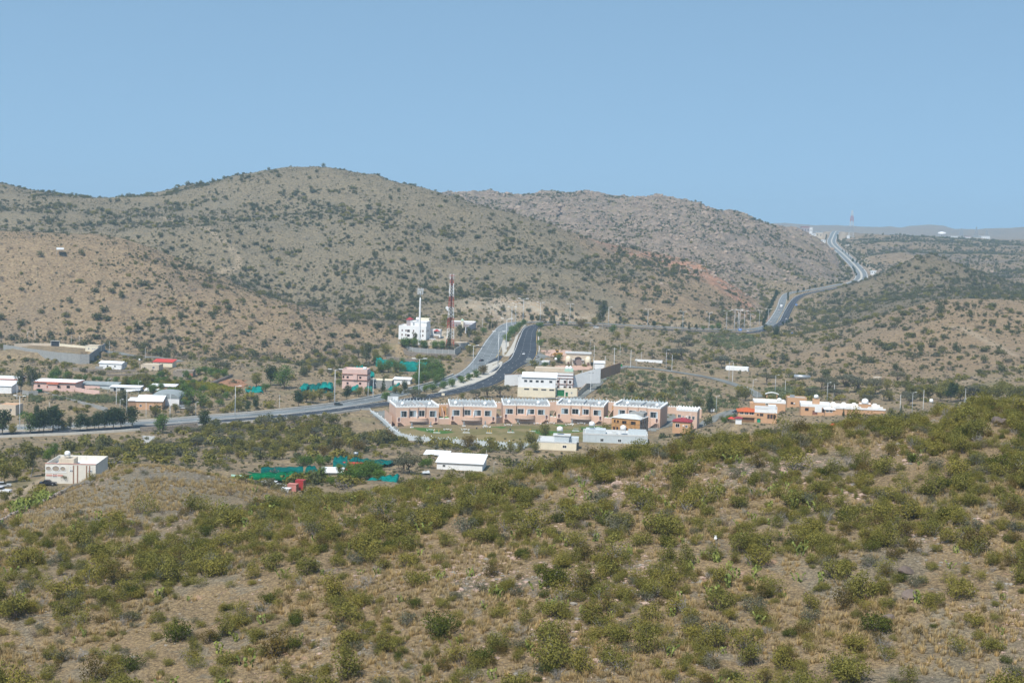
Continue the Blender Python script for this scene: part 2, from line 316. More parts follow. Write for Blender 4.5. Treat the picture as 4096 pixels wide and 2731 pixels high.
LANES = [([(2285,1606),(2309,1592),(2345,1568),(2376,1544),(2420,1504),(2460,1479),(2486,1468),(2540,1467)],7), ([(2486,1468),(2600,1474),(2725,1492),(2850,1514),(2951,1543),(3010,1568),(3040,1590)],6), ([(2990,1650),(2920,1656),(2880,1662),(2840,1685),(2800,1712)],8), ([(2300,1600),(2220,1594),(2150,1596)],6), ([(420,1405),(470,1412),(540,1425),(640,1432),(720,1448)],6)]
LANEW = [smooth_line(np.array([(*hit(x, y, 560), w) for x, y in pl]), 8) for pl, w in LANES]
# ------------------------------------------------------------------ materials
def ramp_mat(name):
    m = bpy.data.materials.new(name); m.use_nodes = True
    nt = m.node_tree; nt.nodes.clear()
    out = nt.nodes.new('ShaderNodeOutputMaterial'); b = nt.nodes.new('ShaderNodeBsdfPrincipled'); nt.links.new(b.outputs[0], out.inputs[0])
    b.inputs['Specular IOR Level'].default_value = .25
    return m, nt, b
class NT:
    def __init__(s, nt): s.nt = nt
    def n(s, t, **kw):
        x = s.nt.nodes.new(t)
        for k, v in kw.items(): setattr(x, k, v)
        return x
    def l(s, a, b): s.nt.links.new(a, b)
    def noise(s, vec, scale, det=4, rough=.55, dist=0):
        x = s.n('ShaderNodeTexNoise'); x.inputs['Scale'].default_value = scale; x.inputs['Detail'].default_value = det
        x.inputs['Roughness'].default_value = rough; x.inputs['Distortion'].default_value = dist
        if vec: s.l(vec, x.inputs['Vector'])
        return x.outputs[0]
    def ramp(s, f, *stops):
        x = s.n('ShaderNodeMapRange'); x.interpolation_type = 'SMOOTHSTEP'
        x.inputs[1].default_value, x.inputs[2].default_value = stops; s.l(f, x.inputs[0]); return x.outputs[0]
    def mix(s, f, a, b):
        x = s.n('ShaderNodeMix'); x.data_type = 'RGBA'
        for sock, v in ((x.inputs[0], f), (x.inputs[6], a), (x.inputs[7], b)):
            if isinstance(v, (int, float)): sock.default_value = v
            elif isinstance(v, tuple): sock.default_value = (*v, 1) if len(v) == 3 else v
            else: s.l(v, sock)
        return x.outputs[2]
    def math(s, op, a, b=None):
        x = s.n('ShaderNodeMath'); x.operation = op
        for sock, v in ((x.inputs[0], a), (x.inputs[1], b)):
            if v is None: continue
            if isinstance(v, (int, float)): sock.default_value = v
            else: s.l(v, sock)
        return x.outputs[0]
    def bump(s, h, strength, dist, b, prev=None):
        x = s.n('ShaderNodeBump'); x.inputs['Strength'].default_value = strength; x.inputs['Distance'].default_value = dist
        s.l(h, x.inputs['Height'])
        if prev is not None: s.l(prev, x.inputs['Normal'])
        if b is not None: s.l(x.outputs[0], b.inputs['Normal'])
        return x.outputs[0]
MATS = {}
def mat(name, col, rough=.8, var=.12, scale=.6, bump=0, metal=0, spec=.25, dirt=None, grime=.0):
    """plain painted or mineral surface with mottling and stains of its own"""
    if name in MATS: return MATS[name]
    m, nt, b = ramp_mat(name); g = NT(nt)
    tc = g.n('ShaderNodeTexCoord').outputs['Object']
    oi = g.n('ShaderNodeObjectInfo').outputs['Location']
    vm = g.n('ShaderNodeVectorMath'); vm.operation = 'ADD'; g.l(tc, vm.inputs[0]); g.l(oi, vm.inputs[1]); v = vm.outputs[0]
    n1 = g.noise(v, scale, 5, .6)
    lo = tuple(c*(1-var) for c in col); hi = tuple(min(c*(1+var*.6), .95) for c in col)
    c = g.mix(g.ramp(n1, .3, .7), lo, hi)
    if grime:
        mp = g.n('ShaderNodeMapping'); mp.inputs['Scale'].default_value = (1.3, 1.3, .16); g.l(v, mp.inputs[0])
        n2 = g.noise(mp.outputs[0], 1.1, 4, .65)
        c = g.mix(g.math('MULTIPLY', g.ramp(n2, .5, .78), grime), c, dirt or tuple(x*.55 for x in col))
    g.l(c, b.inputs['Base Color']); b.inputs['Roughness'].default_value = rough; b.inputs['Metallic'].default_value = metal
    b.inputs['Specular IOR Level'].default_value = spec
    if bump: g.bump(g.noise(v, scale*14, 3), bump, .03, b)
    MATS[name] = m; return m

def terrain_material():
    m, nt, b = ramp_mat('hillside_ground'); g = NT(nt)
    geo = g.n('ShaderNodeNewGeometry').outputs['Position']
    za = g.n('ShaderNodeAttribute', attribute_name='zone_a'); zb = g.n('ShaderNodeAttribute', attribute_name='zone_b'); zc = g.n('ShaderNodeAttribute', attribute_name='zone_c')
    sa, sb, sc_ = g.n('ShaderNodeSeparateColor'), g.n('ShaderNodeSeparateColor'), g.n('ShaderNodeSeparateColor')
    g.l(za.outputs['Color'], sa.inputs[0]); g.l(zb.outputs['Color'], sb.inputs[0]); g.l(zc.outputs['Color'], sc_.inputs[0])
    warm, cool = za.outputs['Alpha'], zb.outputs['Alpha']
    rocky, red, near_ = sa.outputs[0], sa.outputs[1], sa.outputs[2]
    valley, dark, tan = sb.outputs[0], sb.outputs[1], sb.outputs[2]
    cut, gravel, path = sc_.outputs[0], sc_.outputs[1], sc_.outputs[2]
    big = g.noise(geo, .011, 5, .6, .4); mid = g.noise(geo, .06, 5, .65, .3); small = g.noise(geo, .45, 5, .7); fine = g.noise(geo, 2.3, 4, .75); grit = g.noise(geo, 8.0, 2, .7)
    # hillside: tan soil, dry straw cover, grey-brown stone
    c = g.mix(g.ramp(mid, .36, .64), (0.166,0.120,0.077), (0.248,0.180,0.108))
    c = g.mix(g.ramp(small, .50, .64), c, (0.320,0.243,0.138))
    c = g.mix(g.math('MULTIPLY', g.ramp(big, .50, .64), .75), c, (0.146,0.122,0.094))
    c = g.mix(g.math('MULTIPLY', g.ramp(g.noise(geo, .024, 5, .7, .8), .60, .70), .55), c, (0.291,0.164,0.102))
    c = g.mix(g.math('MULTIPLY', warm, .55), c, g.mix(g.ramp(small, .38, .62), (.205,.140,.085), (.355,.262,.150)))
    c = g.mix(g.math('MULTIPLY', cool, .8), c, g.mix(g.ramp(small, .40, .64), (.142,.125,.085), (.250,.205,.128)))  # main hill: greener, with its shade put in as a darker ground colour
    # granite range, red slope, cuttings
    v = g.n('ShaderNodeTexVoronoi'); v.inputs['Scale'].default_value = .085; g.l(geo, v.inputs['Vector'])
    v2 = g.n('ShaderNodeTexVoronoi'); v2.inputs['Scale'].default_value = .3; g.l(geo, v2.inputs['Vector'])
    rk = g.mix(g.ramp(v.outputs['Distance'], .05, .9), (.270,.205,.155), (.135,.110,.085))
    rk = g.mix(g.ramp(small, .48, .66), rk, (.31,.245,.19)); rk = g.mix(g.ramp(mid, .52, .68), rk, (.205,.170,.10))
    c = g.mix(g.math('MULTIPLY', rocky, .95), c, rk)
    rd = g.mix(g.ramp(mid, .35, .65), (0.324,0.146,0.095), (0.450,0.226,0.149)); rd0 = g.mix(g.ramp(mid, .35, .65), (0.301,0.155,0.102), (0.408,0.229,0.147)); rd = g.mix(g.ramp(small, .5, .7), rd, (0.214,0.122,0.089))
    c = g.mix(g.math('MULTIPLY', g.ramp(red, .15, .7), g.math('MULTIPLY', g.ramp(mid, .36, .60), .7)), c, rd)
    ct = g.mix(g.ramp(mid, .38, .6), (.46,.385,.285), (.42,.30,.19)); ct = g.mix(g.ramp(small, .52, .64), ct, (.40,.405,.37)); c = g.mix(cut, c, ct)
    c = g.mix(g.math('MULTIPLY', dark, .85), c, g.mix(g.ramp(small, .4, .65), (0.131,0.111,0.072), (0.199,0.158,0.096)))
    c = g.mix(g.math('MULTIPLY', tan, .6), c, g.mix(g.ramp(small, .4, .62), (0.243,0.169,0.104), (0.335,0.245,0.142)))
    vl = g.mix(g.ramp(small, .42, .62), (0.219,0.166,0.104), (0.335,0.255,0.149)); vl = g.mix(g.ramp(mid, .52, .66), vl, (0.209,0.166,0.116)); vl = g.mix(g.math('MULTIPLY', g.ramp(g.noise(geo, .03, 4, .6), .54, .66), .6), vl, (0.179,0.164,0.076))
    c = g.mix(g.math('MULTIPLY', valley, .9), c, vl)
    # near slope: straw, grey shale chips, brown litter
    nr = g.mix(g.ramp(fine, .40, .62), (0.179,0.130,0.078), (0.335,0.245,0.133))
    nr = g.mix(g.math('MULTIPLY', g.ramp(g.noise(geo, .12, 5, .7, .6), .52, .62), .7), nr, g.mix(g.ramp(fine, .42, .6), (0.131,0.118,0.091), (0.257,0.229,0.174)))
    nr = g.mix(g.math('MULTIPLY', g.ramp(g.noise(geo, .20, 4, .7, 1.0), .61, .68), .65), nr, (0.398,0.253,0.174))
    nr = g.mix(g.math('MULTIPLY', g.ramp(grit, .58, .70), .6), nr, (0.126,0.094,0.067))
    c = g.mix(near_, c, nr)
    gv = g.mix(g.ramp(fine, .40, .60), (0.146,0.127,0.094), (0.276,0.235,0.165)); gv = g.mix(g.ramp(small, .56, .68), gv, (0.349,0.249,0.147)); gv = g.mix(g.ramp(grit, .6, .7), gv, (0.136,0.118,0.089))
    c = g.mix(gravel, c, gv)
    c = g.mix(path, c, g.mix(g.ramp(small, .4, .6), (0.320,0.249,0.169), (0.408,0.323,0.227)))
    g.l(c, b.inputs['Base Color']); b.inputs['Roughness'].default_value = .95; b.inputs['Specular IOR Level'].default_value = .1
    h1 = g.bump(small, .9, 1.6, None); h1 = g.bump(v.outputs['Distance'], .9, 3.0, None, h1)
    # finer relief only where it is near enough to see
    x = g.n('ShaderNodeBump'); x.inputs['Distance'].default_value = .14; g.l(near_, x.inputs['Strength']); g.l(fine, x.inputs['Height']); g.l(h1, x.inputs['Normal'])
    x2 = g.n('ShaderNodeBump'); x2.inputs['Distance'].default_value = .05; g.l(near_, x2.inputs['Strength']); g.l(grit, x2.inputs['Height']); g.l(x.outputs[0], x2.inputs['Normal'])
    g.l(x2.outputs[0], b.inputs['Normal'])
    return m

def props(o, label=None, cat=None, group=None, kind=None):
    if label: o['label'] = label
    if cat: o['category'] = cat
    if group: o['group'] = group
    if kind: o['kind'] = kind
    return o
def mesh_obj(name, verts, faces, m=None, parent=None, smooth=False):
    me = bpy.data.meshes.new(name); me.from_pydata(verts, [], faces); me.update()
    if m is not None: me.materials.append(m)
    if smooth: me.polygons.foreach_set('use_smooth', [True]*len(me.polygons))
    o = bpy.data.objects.new(name, me); COL.objects.link(o)
    if parent is not None: o.parent = parent
    return o
# dirt tracks and pale scars on the slopes, in photo pixels: (polyline, half width m)
TRACKS = [([(590,860),(760,895),(870,950),(940,1010),(955,1055),(930,1080),(880,1090)],4),([(1650,1275),(1760,1260),(1850,1235),(1925,1215),(1980,1205),(2040,1190)],5),
          ([(3800,1310),(3870,1320),(3960,1370),(4060,1420)],4),([(3850,1530),(3960,1490),(4096,1460)],3),([(40,1985),(110,1945),(190,1900)],4.5),([(560,1636),(545,1655),(600,1680)],4),([(2330,1345),(2400,1310),(2460,1330)],3.5)]
def build_terrain():
    trk = np.full(XX.shape, 99.0)
    for pl, hw in TRACKS:
        L = smooth_line(np.array([(*hit(x, y, 180 if y < 1900 else 330), hw*2) for x, y in pl]), 10)
        m = (np.abs(XX-L[:,0].mean()) < 260) & (YY > L[:,1].min()-20) & (YY < L[:,1].max()+20)
        if m.any(): trk[m] = np.minimum(trk[m], dist_line(L, XX[m], YY[m])[0]/hw)
    path = np.clip(1.15-trk, 0, 1)*.75
    cut = np.clip(1-np.abs(ROADM-12)/13, 0, 1)*np.clip(hill*1.3, 0, 1)*(Zg > np.interp(0,[0,1],[0,1])-999)
    q = at(2085, 1245, 1310); cut = np.maximum(cut, np.clip(1.5-np.hypot((XX-q.x)/46, (YY-q.y)/42), 0, 1))
    q = hit(470, 2010, 200); gr = np.clip(1.35-np.hypot((XX-q.x)/26, (YY-q.y)/70), 0, 1)
    gr = np.maximum(gr, zw['F']*np.clip((fbm(XX,YY,22,4,61,.65)-.24)*4, 0, .7))
    co = np.stack([XX, YY, Zg], -1).reshape(-1,3)
    me = bpy.data.meshes.new('terrain'); nv = NA*NL; nf = (NA-1)*(NL-1)
    me.vertices.add(nv); me.vertices.foreach_set('co', co.ravel())
    jj, ii = np.meshgrid(np.arange(NL-1), np.arange(NA-1), indexing='ij'); b0 = (jj*NA+ii).ravel()
    quads = np.stack([b0, b0+1, b0+NA+1, b0+NA], -1)
    me.loops.add(nf*4); me.loops.foreach_set('vertex_index', quads.ravel().astype(np.int32))
    me.polygons.add(nf); me.polygons.foreach_set('loop_start', np.arange(0, nf*4, 4, dtype=np.int32)); me.polygons.foreach_set('loop_total', np.full(nf, 4, dtype=np.int32))
    me.polygons.foreach_set('use_smooth', np.ones(nf, bool)); me.update(calc_edges=True)
    one = np.ones_like(XX)
    for nm, ch in (('zone_a', (zw['R'], zw['D'], zw['F'])), ('zone_b', (zw['V'], zw['G'], zw['T']+zw['S']*.5)), ('zone_c', (cut, gr, path))):
        at_ = me.attributes.new(nm, 'FLOAT_COLOR', 'POINT')
        at_.data.foreach_set('color', np.clip(np.stack([*ch, one*0+{'zone_a':zw['L'],'zone_b':zw['H'],'zone_c':one}[nm]], -1), 0, 1).ravel())
    me.materials.append(terrain_material())
    o = bpy.data.objects.new('terrain', me); COL.objects.link(o); o['kind'] = 'structure'; o['label'] = 'dry tan hillsides and valley floor with scattered scrub'
    return o
terrain = build_terrain()
# ------------------------------------------------------------------ mesh building
class MB:
    def __init__(s): s.v = []; s.f = []
    def add(s, vs, fs):
        b = len(s.v); s.v += [tuple(x) for x in vs]; s.f += [tuple(i+b for i in f) for f in fs]; return s
    def box(s, x0, x1, y0, y1, z0, z1):
        return s.add([(x0,y0,z0),(x1,y0,z0),(x1,y1,z0),(x0,y1,z0),(x0,y0,z1),(x1,y0,z1),(x1,y1,z1),(x0,y1,z1)], [(0,3,2,1),(4,5,6,7),(0,1,5,4),(1,2,6,5),(2,3,7,6),(3,0,4,7)])
    def prism(s, poly, z0, z1):
        n = len(poly)
        return s.add([(x,y,z0) for x,y in poly]+[(x,y,z1) for x,y in poly], [tuple(range(n-1,-1,-1)), tuple(range(n,2*n))]+[(i,(i+1)%n,n+(i+1)%n,n+i) for i in range(n)])
    def slab(s, poly, y0, y1):          # polygon in xz, extruded along y (counter-clockwise seen from -y)
        n = len(poly)
        return s.add([(x,y0,z) for x,z in poly]+[(x,y1,z) for x,z in poly], [tuple(range(n)), tuple(range(2*n-1,n-1,-1))]+[((i+1)%n,i,n+i,n+(i+1)%n) for i in range(n)])
    def slabx(s, poly, x0, x1):         # polygon in yz, extruded along x
        n = len(poly)
        return s.add([(x0,y,z) for y,z in poly]+[(x1,y,z) for y,z in poly], [tuple(range(n-1,-1,-1)), tuple(range(n,2*n))]+[(i,(i+1)%n,n+(i+1)%n,n+i) for i in range(n)])
    def tube(s, p, q, r0, r1=None, n=6, caps=True):
        p, q = Vector(p), Vector(q); r1 = r0 if r1 is None else r1; d = (q-p)
        if d.length < 1e-6: return s
        d.normalize(); u = d.orthogonal().normalized(); w = d.cross(u); vs = []
        for c, r in ((p, r0), (q, r1)):
            for i in range(n):
                t = 2*math.pi*i/n; vs.append(c + u*(r*math.cos(t)) + w*(r*math.sin(t)))
        fs = [(i,(i+1)%n,n+(i+1)%n,n+i) for i in range(n)]
        if caps: fs += [tuple(range(n-1,-1,-1)), tuple(range(n,2*n))]
        return s.add(vs, fs)
    def lathe(s, prof, cx=0, cy=0, n=12):   # profile of (r, z) from bottom to top
        vs = []; fs = []; m = len(prof)
        for r, z in prof:
            for i in range(n):
                t = 2*math.pi*i/n; vs.append((cx+r*math.cos(t), cy+r*math.sin(t), z))
        for j in range(m-1):
            for i in range(n): fs.append((j*n+i, j*n+(i+1)%n, (j+1)*n+(i+1)%n, (j+1)*n+i))
        fs += [tuple(range(n-1,-1,-1)), tuple(range((m-1)*n, m*n))]
        return s.add(vs, fs)
    def obj(s, name, m, parent=None, smooth=False): return mesh_obj(name, s.v, s.f, m, parent, smooth)
def thing(name, label, cat, loc, rz=0, group=None):
    o = bpy.data.objects.new(name, None); COL.objects.link(o); o.location = loc; o.rotation_euler = (0,0,rz); o.empty_display_size = .5
    return props(o, label, cat, group, 'thing')
def dup(root, loc, rz=0, sc=1, label=None, group=None):
    r = root.copy(); COL.objects.link(r); r.location = loc; r.rotation_euler = (0,0,rz); r.scale = (sc,)*3 if not isinstance(sc, tuple) else sc
    if label: r['label'] = label
    if group: r['group'] = group
    for ch in root.children:
        c = ch.copy(); COL.objects.link(c); c.parent = r
        for g in ch.children:
            e = g.copy(); COL.objects.link(e); e.parent = c
    return r
ORD = ['first','second','third','fourth','fifth','sixth','seventh','eighth','ninth','tenth','eleventh','twelfth','thirteenth','fourteenth','fifteenth','sixteenth','seventeenth','eighteenth','nineteenth','twentieth'] + ['twenty-'+w for w in ('first','second','third','fourth','fifth','sixth','seventh','eighth','ninth')] + ['thirtieth'] + ['thirty-'+w for w in ('first','second','third','fourth','fifth','sixth','seventh','eighth','ninth')]
LANDMARKS = [(1680,1300,'the white mast'),(1800,1300,'the red and white lattice mast'),(2060,1330,'the planted road median'),(1870,1540,'the lower road median'),(1410,1520,'the pink three-storey house'),
 (1270,1550,'the torn teal net by the highway'),(1640,1470,'the long teal net under the mast terrace'),(590,1600,'the grey-roofed warehouse'),(200,1540,'the pink walled house'),(320,1720,'the highway verge below the pink house'),
 (210,1410,'the grey walled yard'),(640,1450,'the red-roofed cottage'),(730,1490,'the ruined stone hut'),(250,1880,'the block with round openings'),(1050,1880,'the big green orchard net'),(1420,1880,'the red shed'),
 (1830,1850,'the long white shed'),(2500,1700,'the scaffolded orange house'),(2220,1780,'the grey flat-roofed house'),(1700,1680,'the villa with the billboard'),(1980,1700,'the picnic lawn'),(2240,1560,'the white roadside house'),
 (2310,1440,'the arched gateway'),(2480,1460,'the green dumpster'),(2760,1670,'the red-roofed gate lodge'),(3050,1650,'the orange-tiled house'),(3270,1630,'the house with the roof tank'),(3460,1640,'the scalloped parapet house'),
 (2950,1480,'the long white shed above the lane'),(3210,1505,'the grey tanker cylinder'),(3500,1510,'the round concrete cistern'),(3900,1650,'the small white house by the boulders'),(2300,1300,'the highway bend'),(2700,1310,'the highway below the spur'),
 (3100,1240,'the twin carriageway in the gap'),(3440,1100,'the far highway curve'),(3330,960,'the far highway crest'),(2600,1560,'the lane past the cactus knoll'),(860,1500,'the ploughed brown plot'),(900,1690,'the highway guard wall')]
_seen = {}
def place_labels(items):
    """items: [(object, look, sx, sy)]; label by look and by order from the landmark it stands by"""
    groups = {}
    for o, look, sx, sy in items:
        lm = min(LANDMARKS, key=lambda L: (L[0]-sx)**2 + 2.2*(L[1]-sy)**2)
        groups.setdefault((look, lm), []).append(((lm[0]-sx)**2+(lm[1]-sy)**2, o))
    for (look, lm), lst in groups.items():
        lst.sort(key=lambda t: t[0])
        for i, (_, o) in enumerate(lst):
            n = _seen.get((look, lm), 0); _seen[(look, lm)] = n+1
            o['label'] = f"{look} beside {lm[2]}" if len(lst) == 1 and n == 0 else f"{look}, {ORD[min(n,38)]} from {lm[2]}"

# ------------------------------------------------------------------ plants
def leaf_material(name, dark, light, trans=.25, hue=.35):
    m = bpy.data.materials.new(name); m.use_nodes = True; nt = m.node_tree; nt.nodes.clear(); g = NT(nt)
    tone = g.n('ShaderNodeAttribute', attribute_name='tone').outputs['Fac']; rnd = g.n('ShaderNodeObjectInfo').outputs['Random']
    c = g.mix(tone, dark, light)
    warm = tuple(x*y for x, y in zip(light, (1.12,.97,.75))); cool = tuple(x*y for x, y in zip(dark, (1.0,1.12,1.35)))
    c = g.mix(g.math('MULTIPLY', g.ramp(rnd, .55, 1.0), hue), c, warm); c = g.mix(g.math('MULTIPLY', g.ramp(rnd, .45, .0), hue), c, cool)
    d = g.n('ShaderNodeBsdfDiffuse'); t = g.n('ShaderNodeBsdfTranslucent'); x = g.n('ShaderNodeMixShader'); x.inputs[0].default_value = trans
    g.l(c, d.inputs[0]); g.l(c, t.inputs[0]); g.l(d.outputs[0], x.inputs[1]); g.l(t.outputs[0], x.inputs[2])
    out = g.n('ShaderNodeOutputMaterial'); g.l(x.outputs[0], out.inputs[0]); return m
LM = {'olive': leaf_material('olive_leaf', (.105,.102,.024), (.30,.272,.072)), 'green': leaf_material('green_leaf', (.050,.100,.018), (.165,.24,.05)),
      'grey': leaf_material('grey_green_leaf', (.085,.088,.055), (.20,.195,.125)), 'hill': leaf_material('hill_leaf', (.068,.076,.030), (.175,.175,.075)),
      'dark': leaf_material('dark_leaf', (.026,.044,.016), (.085,.112,.042)), 'euc': leaf_material('eucalyptus_leaf', (.060,.070,.028), (.165,.170,.075)),
      'dark2': leaf_material('deep_olive_leaf', (.050,.062,.014), (.150,.165,.035)), 'russet': leaf_material('russet_leaf', (.085,.062,.020), (.190,.150,.050)), 'bright': leaf_material('bright_leaf', (.090,.130,.020), (.24,.29,.05)),
      'cactus': leaf_material('cactus_pad', (.125,.155,.040), (.27,.30,.085), .05), 'cactusd': leaf_material('cactus_pad_dark', (.085,.105,.048), (.185,.205,.095), .05), 'straw': leaf_material('straw_blade', (.30,.215,.105), (.56,.44,.235), .2, .5),
      'crop': leaf_material('crop_leaf', (.16,.165,.012), (.30,.28,.03), .2)}
BARK = mat('bark', (.13,.105,.08), .9, .25, 3); TWIG = mat('bare_twig', (.30,.275,.245), .9, .25, 2); TWIGD = mat('brown_twig', (.15,.115,.085), .9, .25, 2)
def tone_mesh(name, co, faces_n, tone, m):
    """n separate leaves of faces_n corners each"""
    n = len(co)//faces_n; me = bpy.data.meshes.new(name); me.vertices.add(len(co)); me.vertices.foreach_set('co', co.astype(np.float32).ravel())
    me.loops.add(len(co)); me.loops.foreach_set('vertex_index', np.arange(len(co), dtype=np.int32))
    me.polygons.add(n); me.polygons.foreach_set('loop_start', np.arange(0, len(co), faces_n, dtype=np.int32)); me.polygons.foreach_set('loop_total', np.full(n, faces_n, dtype=np.int32))
    me.update(calc_edges=True); a = me.attributes.new('tone', 'FLOAT', 'POINT'); a.data.foreach_set('value', np.repeat(tone, faces_n).astype(np.float32))
    me.materials.append(m); return me
def leaf_cloud(name, rng, lobes, n, size, m, inner=.45, droop=0, aspect=.62):
    lobes = np.array(lobes, float); vol = lobes[:,3]*lobes[:,4]*lobes[:,5]; li = rng.choice(len(lobes), n, p=vol/vol.sum())
    d = rng.normal(size=(n,3)); d /= np.linalg.norm(d, axis=1)[:,None]
    r = inner + (1-inner)*rng.random(n)**.6; p = lobes[li,:3] + d*r[:,None]*lobes[li,3:6]*(1+.16*rng.normal(size=n))[:,None]
    p[:,2] = np.maximum(p[:,2], size*.4)
    nr = d + rng.normal(size=(n,3))*.75; nr[:,2] += .25; nr /= np.linalg.norm(nr, axis=1)[:,None]
    u = np.cross(nr, rng.normal(size=(n,3))); u /= np.linalg.norm(u, axis=1)[:,None]; w = np.cross(nr, u)
    if droop: w[:,2] -= droop; w /= np.linalg.norm(w, axis=1)[:,None]
    s = size*(.55+.9*rng.random(n)); su, sw = u*(s*aspect)[:,None]*.5, w*s[:,None]*.5
    co = np.stack([p-sw, p+su, p+sw, p-su], 1).reshape(-1,3)          # a diamond-shaped spray
    lt = rng.random(len(lobes)); tone = np.clip(.18 + .5*lt[li] + .45*(rng.random(n)-.4), 0, 1)
    return tone_mesh(name, co, 4, tone, m)
def stems_mesh(name, rng, tips, r, m, base=.08, fork=2):
    b = MB()
    for t in tips:
        t = np.array(t); p = np.array([rng.normal()*base, rng.normal()*base, -.25]); k = .35+.2*rng.random()
        q = p + (t-p)*np.array([k*.6, k*.6, k]); b.tube(p, q, r, r*.75, 5, False); b.tube(q, t, r*.75, r*.25, 4, False)
        for _ in range(fork):
            e = q + (t-q)*.6 + rng.normal(size=3)*np.linalg.norm(t-q)*.25; b.tube(q + (t-q)*.25*rng.random(), e, r*.4, r*.12, 3, False)
    me = bpy.data.meshes.new(name); me.from_pydata(b.v, [], b.f); me.materials.append(m); return me
def twig_mesh(name, rng, w, h, n, m, r=.022):
    b = MB()
    def grow(p, d, L, r, lev):
        e = p + d*L; b.tube(p, e, r, r*.65, 3, False)
        if lev == 0: return
        for _ in range(3 if lev > 1 else 2):
            nd = d + rng.normal(size=3)*.55; nd[2] += .1; nd /= np.linalg.norm(nd); grow(p + d*L*(.55+.45*rng.random()), nd, L*(.55+.25*rng.random()), r*.62, lev-1)
    for _ in range(n):
        t = rng.random()*6.283; d = np.array([math.cos(t)*w*.5, math.sin(t)*w*.5, h])*(.6+.5*rng.random()); L = np.linalg.norm(d)*.42; d = d/np.linalg.norm(d) + rng.normal(size=3)*.2; d /= np.linalg.norm(d)
        grow(np.array([rng.normal()*.1, rng.normal()*.1, -.1]), d, L, r, 3)
    me = bpy.data.meshes.new(name); me.from_pydata(b.v, [], b.f); me.materials.append(m); return me
def shrub_lobes(rng, w, h, k):
    L = []
    for i in range(k):
        t = i*2.4 + rng.random(); q = (.12+.36*math.sqrt((i+.3)/k))*w*.8 if i else 0
        hz = h*(.50 + .14*rng.normal())*(1-.25*(q/w)); rr = w*(.20+.10*rng.random())
        L.append((q*math.cos(t), q*math.sin(t), max(hz, h*.25), rr, rr, h*(.27+.13*rng.random())))
    return L
def make_shrub(seed, w, h, k, n, size, leaf, bark=BARK, inner=.45):
    rng = np.random.default_rng(seed); L = shrub_lobes(rng, w, h, k)
    return leaf_cloud('foliage', rng, L, n, size, leaf, inner), stems_mesh('stems', rng, [l[:3] for l in L], .035*h**.5, bark, .06*w)
def pads_mesh(name, rng, w, h, n, m):
    """prickly pear: flat oval pads growing out of each other"""
    co = []; faces = []; tone = []; roots = [(np.array([rng.normal()*w*.25, rng.normal()*w*.25, 0]), 0) for _ in range(max(3, n//5))]; i = 0; k = 8
    while i < n:
        p, lev = roots[i % len(roots)]; L = (.30+.16*rng.random()); t = rng.random()*6.283
        up = np.array([math.cos(t)*.5, math.sin(t)*.5, .9 - .1*lev]); up /= np.linalg.norm(up); u = np.cross(up, rng.normal(size=3)); u /= np.linalg.norm(u); nn = np.cross(u, up); c = p + up*L*.5
        b = len(co)
        for sgn in (1, -1):
            for q in range(k):
                a = 6.283*q/k; co.append(c + u*math.cos(a)*L*.36 + up*math.sin(a)*L*.5 + nn*sgn*.025)
        faces += [tuple(range(b, b+k)), tuple(range(b+2*k-1, b+k-1, -1))] + [(b+q, b+k+q, b+k+(q+1)%k, b+(q+1)%k) for q in range(k)]
        tone += [rng.random()]*(2*k); i += 1
        if p[2] + L < h: roots.append((c + up*L*.45 + u*rng.normal()*.05, lev+1))
    me = bpy.data.meshes.new(name); me.from_pydata([tuple(c) for c in co], [], faces); a = me.attributes.new('tone', 'FLOAT', 'POINT'); a.data.foreach_set('value', np.array(tone, np.float32)); me.materials.append(m); return me
def tuft_mesh(name, rng, n, h, spread, m):
    t = rng.random(n)*6.283; q = rng.random(n)**.5*spread; b = np.stack([q*np.cos(t), q*np.sin(t), np.full(n,-.03)], -1)
    lean = np.stack([np.cos(t)*.35, np.sin(t)*.35, np.ones(n)], -1) + rng.normal(size=(n,3))*.22; hh = h*(.5+.7*rng.random(n))
    tip = b + lean*hh[:,None]; s = np.stack([-np.sin(t), np.cos(t), np.zeros(n)], -1)*(.022+.02*rng.random(n))[:,None]
    return tone_mesh(name, np.stack([b-s, b+s, tip], 1).reshape(-1,3), 3, rng.random(n), m)
def rock_mesh(name, rng, m, flat=.7, sub=1, jag=.28):
    import bmesh
    bm = bmesh.new(); bmesh.ops.create_icosphere(bm, subdivisions=sub, radius=.5); pl = [(Vector(rng.normal(size=3)).normalized(), .26+.2*rng.random()) for _ in range(9)]
    for v in bm.verts:
        for d, h in pl:
            e = v.co.dot(d) - h
            if e > 0: v.co -= d*e
        v.co += Vector(rng.normal(size=3))*.05*jag; v.co.z *= flat
    me = bpy.data.meshes.new(name); bm.to_mesh(me); bm.free(); me.materials.append(m); return me

